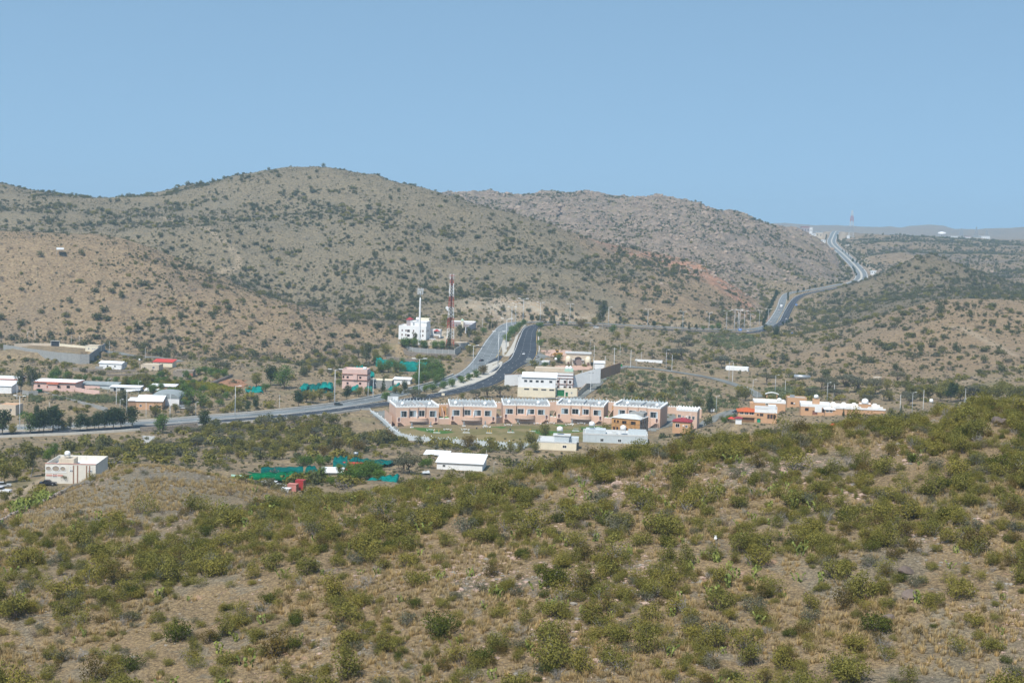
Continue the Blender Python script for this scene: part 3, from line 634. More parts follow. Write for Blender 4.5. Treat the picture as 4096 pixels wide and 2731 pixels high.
# ---- instanced masses (stuff): points that carry copies of the plants built below
def scatter(name, label, pts, rot, sc, idx, meshes, tilt=None):
    srcs = []
    me = bpy.data.meshes.new(name); me.vertices.add(len(pts)); me.vertices.foreach_set('co', np.asarray(pts, np.float32).ravel())
    for nm, ty, v in (('rz','FLOAT',rot), ('sc','FLOAT',sc)): a = me.attributes.new(nm, ty, 'POINT'); a.data.foreach_set('value', np.asarray(v, np.float32))
    a = me.attributes.new('ix', 'INT', 'POINT'); a.data.foreach_set('value', np.asarray(idx, np.int32))
    o = bpy.data.objects.new(name, me); COL.objects.link(o); o['kind'] = 'stuff'; o['label'] = label
    ng = bpy.data.node_groups.new(name, 'GeometryNodeTree'); ng.interface.new_socket('Geometry', in_out='INPUT', socket_type='NodeSocketGeometry'); ng.interface.new_socket('Geometry', in_out='OUTPUT', socket_type='NodeSocketGeometry')
    g = NT(ng); gi, go = g.n('NodeGroupInput'), g.n('NodeGroupOutput'); jn = g.n('GeometryNodeJoinGeometry'); inst = g.n('GeometryNodeInstanceOnPoints')
    for s in reversed(meshes):
        oi = g.n('GeometryNodeObjectInfo'); oi.transform_space = 'ORIGINAL'; oi.inputs[0].default_value = s; oi.inputs['As Instance'].default_value = False
        gt = g.n('GeometryNodeGeometryToInstance'); g.l(oi.outputs['Geometry'], gt.inputs[0]); g.l(gt.outputs[0], jn.inputs[0])
    def na(nm, ty): x = g.n('GeometryNodeInputNamedAttribute'); x.data_type = ty; x.inputs[0].default_value = nm; return x.outputs[0]
    cx = g.n('ShaderNodeCombineXYZ'); g.l(na('rz','FLOAT'), cx.inputs[2])
    g.l(gi.outputs[0], inst.inputs['Points']); g.l(jn.outputs[0], inst.inputs['Instance']); inst.inputs['Pick Instance'].default_value = True
    g.l(na('ix','INT'), inst.inputs['Instance Index']); g.l(cx.outputs[0], inst.inputs['Rotation']); g.l(na('sc','FLOAT'), inst.inputs['Scale'])
    g.l(inst.outputs[0], go.inputs[0]); md = o.modifiers.new('scatter', 'NODES'); md.node_group = ng
    return o
# ------------------------------------------------------------------ what grows where
rng = np.random.default_rng(11)
SHRUBS = []     # near shrubs: (foliage mesh, stems mesh, look)
for i in range(4): SHRUBS.append((*make_shrub(100+i, 2.9, 2.1, 9, 1500, .16, LM['olive']), 'rounded olive-green shrub', 'o'))
for i in range(3): SHRUBS.append((*make_shrub(120+i, 3.1, 2.5, 8, 900, .15, LM['olive'], TWIG, .3), 'loose thin-leaved olive shrub', 'l'))
for i in range(2): SHRUBS.append((*make_shrub(140+i, 2.3, 2.7, 8, 1500, .15, LM['olive']), 'upright dense olive bush', 'u'))
for i in range(2): SHRUBS.append((*make_shrub(160+i, 2.6, 1.7, 8, 850, .14, LM['grey'], TWIG, .3), 'dusty grey-green shrub', 'g'))
for i in range(2): SHRUBS.append((*make_shrub(170+i, 2.4, 2.2, 8, 900, .15, LM['russet'], BARK, .35), 'brownish half-dry shrub', 'r'))
SHRUBS.append((*make_shrub(180, 2.8, 2.0, 9, 1600, .15, LM['dark2']), 'dense dark green bush', 'd'))
TWIGS = [twig_mesh('twigs', np.random.default_rng(200+i), 1.9, 1.7, 9, (TWIG, TWIG, TWIGD)[i % 3]) for i in range(5)]
CACT = [pads_mesh('pads', np.random.default_rng(220+i), 1.4, 1.0+.2*i, 26, LM['cactus']) for i in range(4)] + [pads_mesh('pads', np.random.default_rng(230+i), 2.0, 1.7, 60, LM['cactusd']) for i in range(2)]
TUFTS = [tuft_mesh('blades', np.random.default_rng(240+i), 34, .48, .16, LM['straw']) for i in range(4)]
M_ROCK = mat('shale_rock', (.25,.225,.19), .9, .3, 1.2); M_ROCKP = mat('pink_rock', (.40,.29,.23), .9, .25, 1.2); M_ROCKD = mat('dark_boulder', (.16,.125,.105), .85, .35, .9, .6)
M_GRAN = mat('granite_rock', (.29,.22,.165), .9, .3, .15)
ROCKS = [rock_mesh('stone', np.random.default_rng(260+i), (M_ROCK, M_ROCKP, M_ROCK, M_ROCKP)[i], .55) for i in range(4)]
GRANS = [rock_mesh('stone', np.random.default_rng(270+i), M_GRAN, .8, 2) for i in range(4)]
BOULD = [rock_mesh('boulder', np.random.default_rng(280+i), (M_ROCKD, M_ROCKP)[i % 2], .75, 2) for i in range(4)]
# hill plants: coarser, seen from a kilometre
FAR = [make_shrub(300+i, 4.2, 3.2, 6, 260, .62, LM['hill'])[0] for i in range(3)] + [make_shrub(310+i, 3.4, 4.0, 6, 240, .55, LM['hill'])[0] for i in range(2)] + [make_shrub(320+i, 3.6, 2.0, 6, 170, .5, LM['grey'])[0] for i in range(2)] + [make_shrub(330+i, 4.6, 2.8, 6, 260, .6, LM['olive'])[0] for i in range(2)]
FARTW = [make_shrub(340+i, 3.2, 1.9, 6, 110, .36, leaf_material('bare_scrub', (.12,.105,.085), (.24,.21,.17)))[0] for i in range(2)]

# keep plants off roads, yards and lawns
def clear_of(x, y, r=0):
    ok = np.ones(len(x), bool)
    for (px, py, hw, hd, rz, z, fall) in PADS:
        dx, dy = x-px, y-py; c, s = math.cos(rz), math.sin(rz)
        ok &= ~((np.abs(dx*c+dy*s) < hw+r) & (np.abs(-dx*s+dy*c) < hd+r))
    for L in LANEW:
        m = ok & (x > L[:,0].min()-12) & (x < L[:,0].max()+12) & (y > L[:,1].min()-12) & (y < L[:,1].max()+12)
        if m.any(): ok[m] &= dist_line(L, x[m], y[m])[0] > L[0,3]/2+1.5+r
    return ok & (bil(ROADM, x, y) > 3.5+r)
def shep(pts, x, y):
    num = den = 0
    for px, py, Y, v in pts:
        q = hit(px*PQ, py*PQ, 110); d = ((x/y-q.x/q.y)**2 + (np.log(y)-math.log(q.y))**2 + 1e-4)**-1.6; num = num+d*v; den = den+d
    return num/den
FD = [(200,1150,0,.03),(350,1085,0,.03),(420,1140,0,.05),(500,1115,0,.08),(100,1200,0,.15),(300,1180,0,.08),(480,1165,0,.12),(650,1165,0,.35),(600,1180,0,.6),(820,1150,0,.4),(1000,1130,0,.45),(280,1100,252,.03),(280,1150,234,.05),(120,1180,227,.12),(450,1110,246,.05),(560,1150,230,.2),(380,1190,220,.3),(560,1200,216,.95),(450,1280,199,.9),(150,1260,207,.45),(100,1330,195,.5),(250,1440,175,.75),(60,1480,172,.8),(600,1330,188,.6),(560,1400,177,.35),
      (700,1250,202,.8),(850,1340,184,.3),(1000,1240,200,.75),(900,1430,169,.32),(1100,1350,179,.3),(1200,1430,166,.3),(800,1500,162,.5),(1100,1520,156,.55),(750,1170,227,.55),(900,1130,232,.6),(1100,1110,235,.5),(1300,1080,242,.75),(1300,1150,219,.85),(1500,1060,240,.8),(1500,1150,216,.75),
      (1700,1030,238,.6),(1800,1000,237,.9),(1900,1080,232,.85),(2100,1000,232,.95),(2250,960,231,.8),(2150,1100,222,.8),(2300,1050,227,.85),(1400,1290,185,.4),(1600,1260,188,.65),(1800,1250,188,.85),(2000,1250,185,.6),(2250,1250,182,.75),(1500,1450,160,.6),(1800,1400,162,.6),(1700,1520,150,.55),(2000,1420,158,.55),(2250,1450,152,.5),(2100,1540,143,.5)]
def rand_field(n, y0, y1, amax=.46, w=1.0):
    """points spread evenly over the ground between two distances"""
    y = np.sqrt(y0*y0 + (y1*y1-y0*y0)*rng.random(n)); return (rng.random(n)*2-1)*amax*y, y
def seen_px(x, y, size):
    """projected size in photo pixels if the spot shows, else 0"""
    i, j, u, v = gidx(x, y); a = x/y; s = (bil(Zg, x, y)-EYE)/y
    ok = (SG[j,i] >= VMAX[np.maximum(j-1,0),i] - 1.2/y) & (np.abs(a) < .372)
    yc = np.tan(np.arctan(s)+PITCH)*1.0 - (a)*SR_; ok &= yc > -.247
    return np.where(ok, size/y*FS, 0)
# --- near slope shrubs
x, y = rand_field(30000, 128, 320); den = shep(FD, x, y); kn = hit(520, 1985, 200); den = den*np.clip(np.hypot((x-kn.x)/24, (y-kn.y)/34)-.45, .04, 1)*np.clip(.95+1.5*fbm(x, y, 11, 3, 70), .05, 1.6)
keep = (rng.random(len(x)) < den*.40) & (bil(zw['F'], x, y) > .45) & clear_of(x, y); x, y = x[keep], y[keep]
sc = np.clip(.62*np.exp(.40*rng.normal(size=len(x))), .3, 1.6)
ki = np.where(rng.random(len(x)) < .24, 9+rng.integers(0,5,len(x)), rng.integers(0, 9, len(x)))
big = seen_px(x, y, sc*2.8); order = np.argsort(-big); ind = set(order[:300].tolist()) if len(order) > 300 else set(order.tolist())
NEARLM = [(300,2000,'on the bare gravel knoll'),(180,2060,'below the dry-stone wall'),(900,2050,'on the dip beside the knoll'),(500,2330,'on the lower slope under the knoll'),(1150,2000,'above the red truck boxes'),(1500,1960,'above the teal orchard net'),(1850,1930,'above the long white shed'),
  (2250,1870,'on the rim below the grey flat-roofed house'),(2600,1830,'on the rim below the scaffolded orange house'),(3000,1750,'on the rim below the orange-tiled house'),(3400,1730,'below the red tarpaulin'),(3650,1720,'beside the dark boulder heap'),(3950,1690,'below the small white house'),(3820,2090,'around the split dark boulder'),
  (3100,1900,'among the pink rubble on the rim'),(2700,1950,'on the upper terrace of pink rubble'),(2900,2130,'around the cactus patch'),(2300,2050,'in the dense middle thicket'),(1700,2120,'by the grey shale scree'),(1500,2300,'on the cactus-dotted grass slope'),(2100,2350,'on the pink ledge slope'),(2700,2450,'on the straw-covered lower slope'),
  (3400,2300,'on the rocky lower shoulder'),(3900,2450,'by the pale leafless bush'),(300,2600,'near the bottom dark thicket'),(1000,2620,'on the grassy bottom slope'),(1700,2640,'on the cactus bottom slope'),(2500,2680,'along the bottom edge of the slope'),(3300,2650,'below the red earth bank')]
def to_px(x, y, z):
    dx, dy, dz = x, y, z-EYE; f = dy*CP_ - dz*SP_; u = dy*SP_ + dz*CP_; xu, yu = dx/f, u/f
    return 2048 + (xu*CR_ + yu*SR_)*FS, 1365.5 - (-xu*SR_ + yu*CR_)*FS
def near_place(x, y, z):
    sx, sy = to_px(x, y, z); return min(NEARLM, key=lambda L: (L[0]-sx)**2 + 2*(L[1]-sy)**2)[2]
def two_part(name, label, cat, group, loc, rz, s, parts):
    t = thing(name, label, cat, loc, rz, group); t.scale = (s,)*3
    for nm, me in parts:
        o = bpy.data.objects.new(nm, me); COL.objects.link(o); o.parent = t
    return t
def size_word(s): return 'small' if s < .8 else ('broad' if s > 1.15 else 'mid-sized')
z = bil(Zg, x, y) - .08
for i in sorted(ind):
    fm, sm, look, _ = SHRUBS[ki[i]]
    two_part('shrub', f"{size_word(sc[i])} {look} {near_place(x[i], y[i], z[i])}", 'shrub', 'shrubs on the near slope', (x[i], y[i], z[i]), rng.random()*6.28, float(sc[i]), (('foliage', fm), ('stems', sm)))
PARTSRC = {}
for o in COL.objects:
    if o.type == 'MESH' and o.parent is not None: PARTSRC.setdefault(o.data.name, o)
rest = np.array([i for i in range(len(x)) if i not in ind], int)
# prototypes for the masses stand in the scene as plants of their own
def src(me, name, label, cat, loc, part='foliage', group=None, s=1.0):
    if me.name in PARTSRC: return PARTSRC[me.name]
    t = two_part(name, label, cat, group, loc, 0.3, s, ((part, me),)); PARTSRC[me.name] = t.children[0]; return t.children[0]
srcs = []
for fm, sm, look, _ in SHRUBS:
    srcs.append(PARTSRC.get(fm.name) or src(fm, 'shrub', f'spare {look} on the near slope', 'shrub', hit(2000+40*len(srcs), 2500)))
if len(rest): scatter('shrubbery', 'olive scrub filling the near slope between the larger shrubs', np.stack([x[rest], y[rest], z[rest]], -1), rng.random(len(rest))*6.28, sc[rest], ki[rest], srcs)
# --- bare grey bushes
x, y = rand_field(1300, 130, 320); keep = (rng.random(len(x)) < .10+.28*shep(FD, x, y)) & (bil(zw['F'], x, y) > .5); x, y = x[keep], y[keep]; z = bil(Zg, x, y)-.05
b = seen_px(x, y, 1.8); o_ = np.argsort(-b)[:240]
for i in o_:
    if b[i] <= 0: continue
    k = int(rng.integers(0, 5)); s = float(.6+.8*rng.random())
    two_part('bare_bush', f"{'small' if s < .9 else 'spreading'} leafless {'brown' if k == 2 else 'pale grey'} bush {near_place(x[i], y[i], z[i])}", 'bush', 'leafless bushes on the near slope', (x[i], y[i], z[i]), rng.random()*6.28, s, (('twigs', TWIGS[k]),))
# --- prickly pear
CD = [(900,1420,170,.9),(1000,1300,189,.8),(1150,1380,173,.9),(800,1460,167,.7),(1300,1360,175,.7),(1650,1250,190,.9),(1750,1190,201,.9),(1200,1200,207,.3),(300,1100,252,.02),(500,1300,195,.05),(2200,1200,192,.05),(2000,1000,234,.02),(1400,1500,155,.4),(600,1480,166,.4),(2200,1500,147,.1),(1450,1240,194,.6),(1000,1100,240,.02),(1500,1060,240,.05)]
x, y = rand_field(2600, 130, 300, .40); keep = (rng.random(len(x)) < .42*shep(CD, x, y)*np.clip(1+2.2*fbm(x, y, 9, 2, 80), 0, 2.2)) & (bil(zw['F'], x, y) > .6); x, y = x[keep], y[keep]; z = bil(Zg, x, y)
s = .5+.6*rng.random(len(x)); k = rng.integers(0, 4, len(x)); b = seen_px(x, y, s*1.4); od = np.argsort(-b); ci = od[:140]
for i in ci:
    two_part('prickly_pear', f"{'low' if s[i] < .7 else 'tall'} yellow-green prickly pear clump {near_place(x[i], y[i], z[i])}", 'cactus', 'prickly pears on the near slope', (x[i], y[i], z[i]), rng.random()*6.28, float(s[i]), (('pads', CACT[k[i]]),))
for o in COL.objects:
    if o.type == 'MESH' and o.parent is not None: PARTSRC.setdefault(o.data.name, o)
cr = od[140:]; csrc = [src(CACT[q], 'prickly_pear', 'low yellow-green prickly pear clump on the cactus-dotted grass slope', 'cactus', hit(1500+60*q, 2400), 'pads', 'prickly pears on the near slope') for q in range(4)]
scatter('cactus_patch', 'smaller prickly pear growth between the larger clumps', np.stack([x[cr], y[cr], z[cr]], -1), rng.random(len(cr))*6.28, s[cr], k[cr], csrc)
# --- dry grass
x, y = rand_field(70000, 130, 330, .40); q = np.clip(.5+1.6*fbm(x, y, 13, 3, 90), 0, 1); keep = (rng.random(len(x)) < q*(.95-.4*np.clip((y-150)/200,0,1))) & (bil(zw['F'], x, y) > .5); x, y = x[keep], y[keep]
gsrc = [src(TUFTS[i], 'grass_tuft', f'{w_} tuft of dry straw grass near the bottom of the slope', 'grass', hit(900+230*i, 2610), 'blades') for i, w_ in enumerate(('bent', 'thick', 'short', 'upright'))]
scatter('dry_grass', 'straw-coloured dry grass over the near slope', np.stack([x, y, bil(Zg, x, y)], -1), rng.random(len(x))*6.28, .7+1.0*rng.random(len(x)), rng.integers(0,4,len(x)), gsrc)
# --- stones
x, y = rand_field(60000, 130, 330, .42); q = np.clip((fbm(x, y, 20, 4, 95)-.02)*2.6, .08, 1); keep = (rng.random(len(x)) < q) & (bil(zw['F'], x, y) > .5); x, y = x[keep], y[keep]
hx = []
for sx, sy, r_, n_ in ((3100,1890,7,500),(2700,1955,8,450),(2480,1940,6,350),(2330,2330,7,420),(1900,2300,6,320),(2350,2560,7,300),(3360,1980,6,260),(3750,2110,6,260),(1700,2010,7,380),(1500,1990,5,220),(3650,1800,6,220),(2620,2300,6,260)):
    q_ = hit(sx, sy, 120); hx.append(np.stack([q_.x+rng.normal(size=n_)*r_*.6, q_.y+rng.normal(size=n_)*r_*.75], -1))
hx = np.concatenate(hx); nb_ = len(x); x, y = np.r_[x, hx[:,0]], np.r_[y, hx[:,1]]
rs = .20*np.exp(.62*rng.normal(size=len(x))); rs[nb_:] *= 1.7; pk = (fbm(x, y, 45, 2, 97) > .1); pk[nb_:] = rng.random(len(x)-nb_) < .75; kk = np.where(pk, 1+2*rng.integers(0,2,len(x)), 2*rng.integers(0,2,len(x)))
rsrc = [src(ROCKS[i], 'rock', f'{w_} loose stone on the lower slope', 'rock', hit(1250+300*i, 2560), 'stone', None, .8) for i, w_ in enumerate(('flat grey', 'pinkish', 'angular grey', 'split pink'))]
scatter('rubble', 'shale chips and loose stones strewn over the near slope', np.stack([x, y, bil(Zg, x, y)], -1), rng.random(len(x))*6.28, np.clip(rs, .08, 1.3), kk, rsrc)
# hollows: ground lying below its surroundings
def blur(F, k):
    for ax in (0, 1):
        c = np.cumsum(np.insert(F, 0, 0, axis=ax), axis=ax); n = F.shape[ax]; i0 = np.clip(np.arange(n)-k, 0, n); i1 = np.clip(np.arange(n)+k+1, 0, n); F = (np.take(c, i1, ax)-np.take(c, i0, ax))/((i1-i0)[:,None] if ax == 0 else (i1-i0)[None,:])
    return F
GUL = np.clip((blur(Zg, 7)-Zg)/1.6, -1, 1.5)
# --- hillside scrub (all slopes beyond the valley rim, and the valley floor)
x, y = rand_field(300000, 380, 3300, .46)
H = {c: bil(zw[c], x, y) for c in zones}
den = .034*(H['H']*1.0 + H['L']*.9 + H['S']*.85 + H['D']*1.0 + H['R']*1.7 + H['G']*5.5 + H['T']*.5 + H['P']*.75 + H['V']*(.33+2.4*np.clip(1-np.abs(y-640)/110, 0, 1)*(x < -50)*(x > -165)+1.6*np.clip(1-np.abs(y-870)/90,0,1)*(x > 170)) + H['F']*1.5)
gul = bil(GUL, x, y)
den = den*np.clip(.95+1.6*fbm(x, y, 80, 3, 110)+1.3*fbm(x, y, 22, 2, 113)+1.0*gul, .12, 3.2)
area = .92*(3300**2-380**2)/2/len(x)
keep = (rng.random(len(x)) < den*area) & clear_of(x, y, 1.5); x, y = x[keep], y[keep]; H = {c: v[keep] for c, v in H.items()}
sc = np.clip(.58*np.exp(.55*rng.normal(size=len(x))), .25, 1.7)*(1-.25*H['R']); rr = rng.random(len(x)); ki = rng.integers(0, 5, len(x))
ki = np.where(rr < .16, 5+rng.integers(0,2,len(x)), ki); ki = np.where((rr > .82-.5*H['V']-.5*H['F']), 7+rng.integers(0,2,len(x)), ki)
tw = rng.random(len(x)) < np.where(H['L'] > .3, .45, .22); ki = np.where(tw, 9+rng.integers(0,2,len(x)), ki)
hs = []
for i, me in enumerate(FAR+FARTW):
    sx = 600+150*i; hs.append(src(me, 'hill_shrub', f"{('round green','round green','round green','tall green','tall green','low grey','low grey','olive','olive','bare grey','bare grey')[i]} shrub on the main hillside, {ORD[i]} along the middle contour", 'shrub', hit(sx, 1010), 'foliage', None, .8))
scatter('hillside_scrub', 'scattered dark shrubs dotting the hills and valley', np.stack([x, y, bil(Zg, x, y)-.15], -1), rng.random(len(x))*6.28, sc, ki, hs)
NSCRUB = len(x)
# --- low dry bushes and clumps between them
x, y = rand_field(460000, 380, 2300, .44); H = {c: bil(zw[c], x, y) for c in zones}
den = .115*(H['H'] + H['L']*1.2 + H['S'] + H['D']*.4 + H['R']*.4 + H['G']*1.2 + H['T']*.6 + H['P']*.5 + H['V']*.6)*np.clip(1+1.2*fbm(x, y, 50, 3, 120), .1, 2.2)
area = .88*(2300**2-380**2)/2/len(x); keep = (rng.random(len(x)) < den*area) & clear_of(x, y, .5); x, y = x[keep], y[keep]
rr = rng.random(len(x)); ki = np.where(rr < .55, 9+rng.integers(0,2,len(x)), np.where(rr < .8, 5+rng.integers(0,2,len(x)), rng.integers(0,3,len(x))))
scatter('low_scrub', 'low dry bushes speckling the slopes between the larger shrubs', np.stack([x, y, bil(Zg, x, y)-.1], -1), rng.random(len(x))*6.28, .13+.24*rng.random(len(x)), ki, hs); print('COUNTS', NSCRUB, len(x))
# --- granite blocks on the far range and the red slope
x, y = rand_field(120000, 1400, 2800, .40); r_ = bil(zw['R'], x, y)*1.0 + bil(zw['D'], x, y)*.5; keep = (rng.random(len(x)) < r_*.24*np.clip(1+1.6*fbm(x, y, 70, 3, 130), .1, 2.2)) & (bil(ROADM, x, y) > 12); x, y = x[keep], y[keep]
gs = [src(GRANS[i], 'granite_block', f'{w_} granite block high on the rocky range', 'boulder', hit(2250+260*i, 900), 'stone', None, 7.0) for i, w_ in enumerate(('rounded', 'cracked', 'leaning', 'squarish'))]
scatter('granite_blocks', 'tumbled granite blocks covering the rocky range', np.stack([x, y, bil(Zg, x, y)], -1), rng.random(len(x))*6.28, 3.2*np.exp(.45*rng.normal(size=len(x))), rng.integers(0,4,len(x)), gs)
# tell look-alikes apart by their order down the slope
same = {}
for o in COL.objects:
    if o.parent is None and o.get('group', '').endswith('on the near slope'): same.setdefault(o['label'], []).append(o)
for lab, lst in same.items():
    if len(lst) > 1:
        lst.sort(key=lambda o: to_px(*o.location)[1])
        for i, o in enumerate(lst): o['label'] = f"{lab}, {ORD[min(i, 38)]} downslope"
# --- boulders one can pick out
for sx, sy, s, k, lab in ((3570,1690,2.6,0,'largest dark boulder of the heap at the rim'),(3545,1698,1.9,0,'low dark boulder leaning on the heap at the rim'),(3600,1688,2.2,2,'split dark boulder on the heap at the rim'),(3622,1702,1.6,2,'small dark boulder at the foot of the rim heap'),(3950,1684,2.6,0,'big rounded boulder below the small white house'),(3985,1690,2.2,2,'second rounded boulder below the small white house'),(4010,1694,1.8,0,'low boulder beside the rounded pair below the white house'),
   (3835,2075,2.3,0,'tall dark boulder among shrubs on the lower shoulder'),(3805,2095,1.5,2,'dark block leaning below the tall boulder'),(3850,2100,1.3,0,'squat dark block by the tall boulder'),(3120,1880,1.3,1,'pink block at the head of the rubble'),(3090,1895,1.1,3,'flat pink slab in the rubble'),(3150,1893,1.0,1,'small pink block in the rubble'),(2460,1945,1.4,1,'pale pink slab on the upper terrace'),(3620,2290,1.8,2,'dark flat rock on the rocky lower shoulder'),(3640,2390,2.0,0,'red-brown bank of rock on the rocky lower shoulder'),(3560,2480,1.6,2,'dark rock ledge above the bottom slope'),(1365,2080,1.0,1,'pale rock above the shale scree'),(1420,2075,.9,3,'second pale rock above the shale scree'),(2095,2080,.9,1,'pale round stone in the middle thicket'),(2160,2072,.8,3,'pink stone in the middle thicket')):
    p = hit(sx, sy, 100); o = bpy.data.objects.new('boulder', BOULD[k]); COL.objects.link(o); o.location = (p.x, p.y, p.z+.12*s); o.rotation_euler = (rng.random()*.4, rng.random()*.4, rng.random()*6.28); o.scale = (s*1.25, s, s*.95); props(o, lab, 'boulder', 'boulders on the near slope')
# ------------------------------------------------------------------ materials of built things
W_ = dict(white=mat('white_paint', (.78,.78,.77), .7, .05, .4, grime=.25), offwhite=mat('offwhite_paint', (.70,.66,.58), .8, .08, .4, grime=.35), cream=mat('cream_paint', (.74,.66,.50), .8, .06, .4, grime=.25), peach=mat('peach_render', (.62,.43,.325), .85, .07, .3, .2, grime=.35, dirt=(.42,.26,.17)),
  pink=mat('pink_render', (.66,.46,.40), .85, .06, .3, grime=.25), beige=mat('beige_render', (.56,.47,.36), .9, .08, .4, grime=.35), orange=mat('ochre_render', (.52,.285,.115), .85, .05, .4), ochre=mat('ochre_peach', (.55,.33,.19), .85, .06, .4, grime=.2),
  grey=mat('grey_block', (.30,.30,.285), .95, .12, .8, .4, grime=.4), conc=mat('concrete', (.42,.41,.38), .9, .1, .6, grime=.3), pale=mat('pale_concrete', (.56,.57,.56), .9, .08, .5, grime=.3), bluegrey=mat('bluegrey_block', (.50,.545,.56), .9, .06, .7, grime=.2),
  brown=mat('brown_trim', (.25,.115,.075), .7, .1), door=mat('brown_door', (.115,.045,.035), .6, .1), redroof=mat('red_roof', (.36,.045,.045), .6, .1), red=mat('red_paint', (.55,.06,.04), .55, .1), tile=mat('orange_tile', (.50,.12,.04), .7, .15, 2), maroon=mat('maroon_roof', (.27,.035,.045), .6, .1),
  green=mat('green_paint', (.02,.16,.055), .6, .15), teal=mat('teal_door', (.01,.28,.16), .6, .1), dark=mat('dark_metal', (.035,.04,.05), .5, .1), steel=mat('galvanised', (.42,.44,.45), .45, .1, 1, 0, .6), black=mat('black_rubber', (.02,.02,.02), .8, .1), mauve=mat('mauve_render', (.36,.31,.31), .85, .06),
  brick=mat('brown_brick_wall', (.33,.21,.135), .9, .12, 1.5), stone=mat('field_stone', (.30,.255,.205), .95, .35, 2.2, .8), turf=mat('green_turf', (.05,.20,.02), .9, .2, 3), mint=mat('mint_roof', (.38,.56,.44), .7, .06), yellow=mat('machine_yellow', (.50,.25,.03), .5, .15, 2, grime=.3), tarp=mat('orange_tarp', (.70,.10,.02), .7, .15),
  blue=mat('sign_blue', (.01,.17,.55), .5, .05), amber=mat('amber_paint', (.65,.38,.03), .5, .1), whiteroof=mat('white_sheet_roof', (.80,.81,.82), .55, .05, .3, grime=.12), greyroof=mat('grey_sheet_roof', (.28,.31,.31), .8, .12, .4), timber=mat('weathered_timber', (.24,.16,.10), .9, .2, 2), redwhite=mat('mast_red', (.42,.05,.035), .6, .15))
def glass():
    m, nt, b = ramp_mat('window_glass'); g = NT(nt); oi = g.n('ShaderNodeObjectInfo').outputs['Random']
    c = g.mix(g.ramp(oi, .2, .9), (.012,.016,.020), (.05,.065,.075)); g.l(c, b.inputs['Base Color']); b.inputs['Roughness'].default_value = .12; b.inputs['Specular IOR Level'].default_value = .6; return m
GLASS = glass(); CURT = mat('curtain', (.36,.44,.48), .9, .1, 3)
def asphalt(name, col, speck=.25):
    m, nt, b = ramp_mat(name); g = NT(nt); geo = g.n('ShaderNodeNewGeometry').outputs['Position']
    c = g.mix(g.ramp(g.noise(geo, .09, 5, .6), .35, .65), tuple(x*(1-speck*.5) for x in col), tuple(x*(1+speck) for x in col)); c = g.mix(g.math('MULTIPLY', g.ramp(g.noise(geo, 1.4, 3), .5, .7), .35), c, tuple(x*.75 for x in col))
    g.l(c, b.inputs['Base Color']); b.inputs['Roughness'].default_value = .9; b.inputs['Specular IOR Level'].default_value = .08; return m
ASPH_L, ASPH_D, ASPH_S = asphalt('old_asphalt', (.155,.170,.175)), asphalt('new_asphalt', (.045,.052,.062)), asphalt('lane_asphalt', (.165,.170,.158), .3)
PAVE = mat('median_paving', (.46,.43,.37), .9, .08, .5); KERB = mat('kerb_concrete', (.52,.49,.43), .9, .1, .4); PAINT = mat('road_paint', (.72,.72,.70), .7, .1); PAINTY = mat('road_paint_yellow', (.62,.42,.10), .7, .1); DIRT = mat('yard_dirt', (.43,.35,.25), .95, .15, .25, .3); DIRTP = mat('red_yard_dirt', (.50,.33,.25), .95, .1, .25); DIRTB = mat('ploughed_soil', (.30,.155,.085), .95, .15, .5, .4)
def lawn_mat():
    m, nt, b = ramp_mat('patchy_lawn'); g = NT(nt); geo = g.n('ShaderNodeNewGeometry').outputs['Position']
    c = g.mix(g.ramp(g.noise(geo, .05, 4, .6, .5), .40, .58), (.135,.120,.040), (.21,.165,.075)); c = g.mix(g.ramp(g.noise(geo, .045, 3, .5, .3), .545, .61), c, (.045,.120,.016)); c = g.mix(g.math('MULTIPLY', g.ramp(g.noise(geo, .6, 3), .5, .7), .4), c, (.105,.095,.035))
    g.l(c, b.inputs['Base Color']); b.inputs['Roughness'].default_value = .95; return m
LAWN = lawn_mat()
# ------------------------------------------------------------------ roads
def normals(L):
    d = np.gradient(L[:,:2], axis=0); d /= np.linalg.norm(d, axis=1)[:,None]; return np.stack([-d[:,1], d[:,0]], -1)   # to the left of travel
def ribbon(name, L, o0, o1, dz, m, parent=None, thick=0, label=None):
    """o0,o1: offsets as (fraction of half width, metres)"""
    n = normals(L); h = L[:,3]/2; a, c = h*o0[0]+o0[1], h*o1[0]+o1[1]; b = MB(); vs = []
    for i in range(len(L)):
        p, q = L[i,:2]+n[i]*a[i], L[i,:2]+n[i]*c[i]; z = L[i,2]+dz
        vs += [(*p, z), (*q, z)] + ([(*p, z-thick), (*q, z-thick)] if thick else [])
    k = 4 if thick else 2; fs = []
    for i in range(len(L)-1):
        j, e = i*k, (i+1)*k; fs.append((j, e, e+1, j+1))
        if thick: fs += [(j+2, e+2, e, j), (j+1, e+1, e+3, j+3)]
    if thick: e = (len(L)-1)*k; fs += [(0,1,3,2), (e+1,e,e+2,e+3)]
    b.add(vs, fs); o = b.obj(name, m, parent); 
    if parent is None: props(o, label, None, None, 'structure')
    return o
road_l = ribbon('road', LCL, (-1,0), (1,0), 0, ASPH_L, None, .5, 'older grey carriageway of the highway')
road_r = ribbon('road', RCL, (-1,0), (1,0), .02, ASPH_D, None, .5, 'newly laid dark carriageway of the highway')
road_f = ribbon('road', FRL, (-1,0), (1,0), 0, ASPH_L, None, .6, 'far highway climbing to the skyline')
i0 = lambda L, Y: int(np.argmin(np.abs(L[:,1]-Y)))
NEARL, NEARR = LCL[:i0(LCL, 955)], RCL[:i0(RCL, 890)]
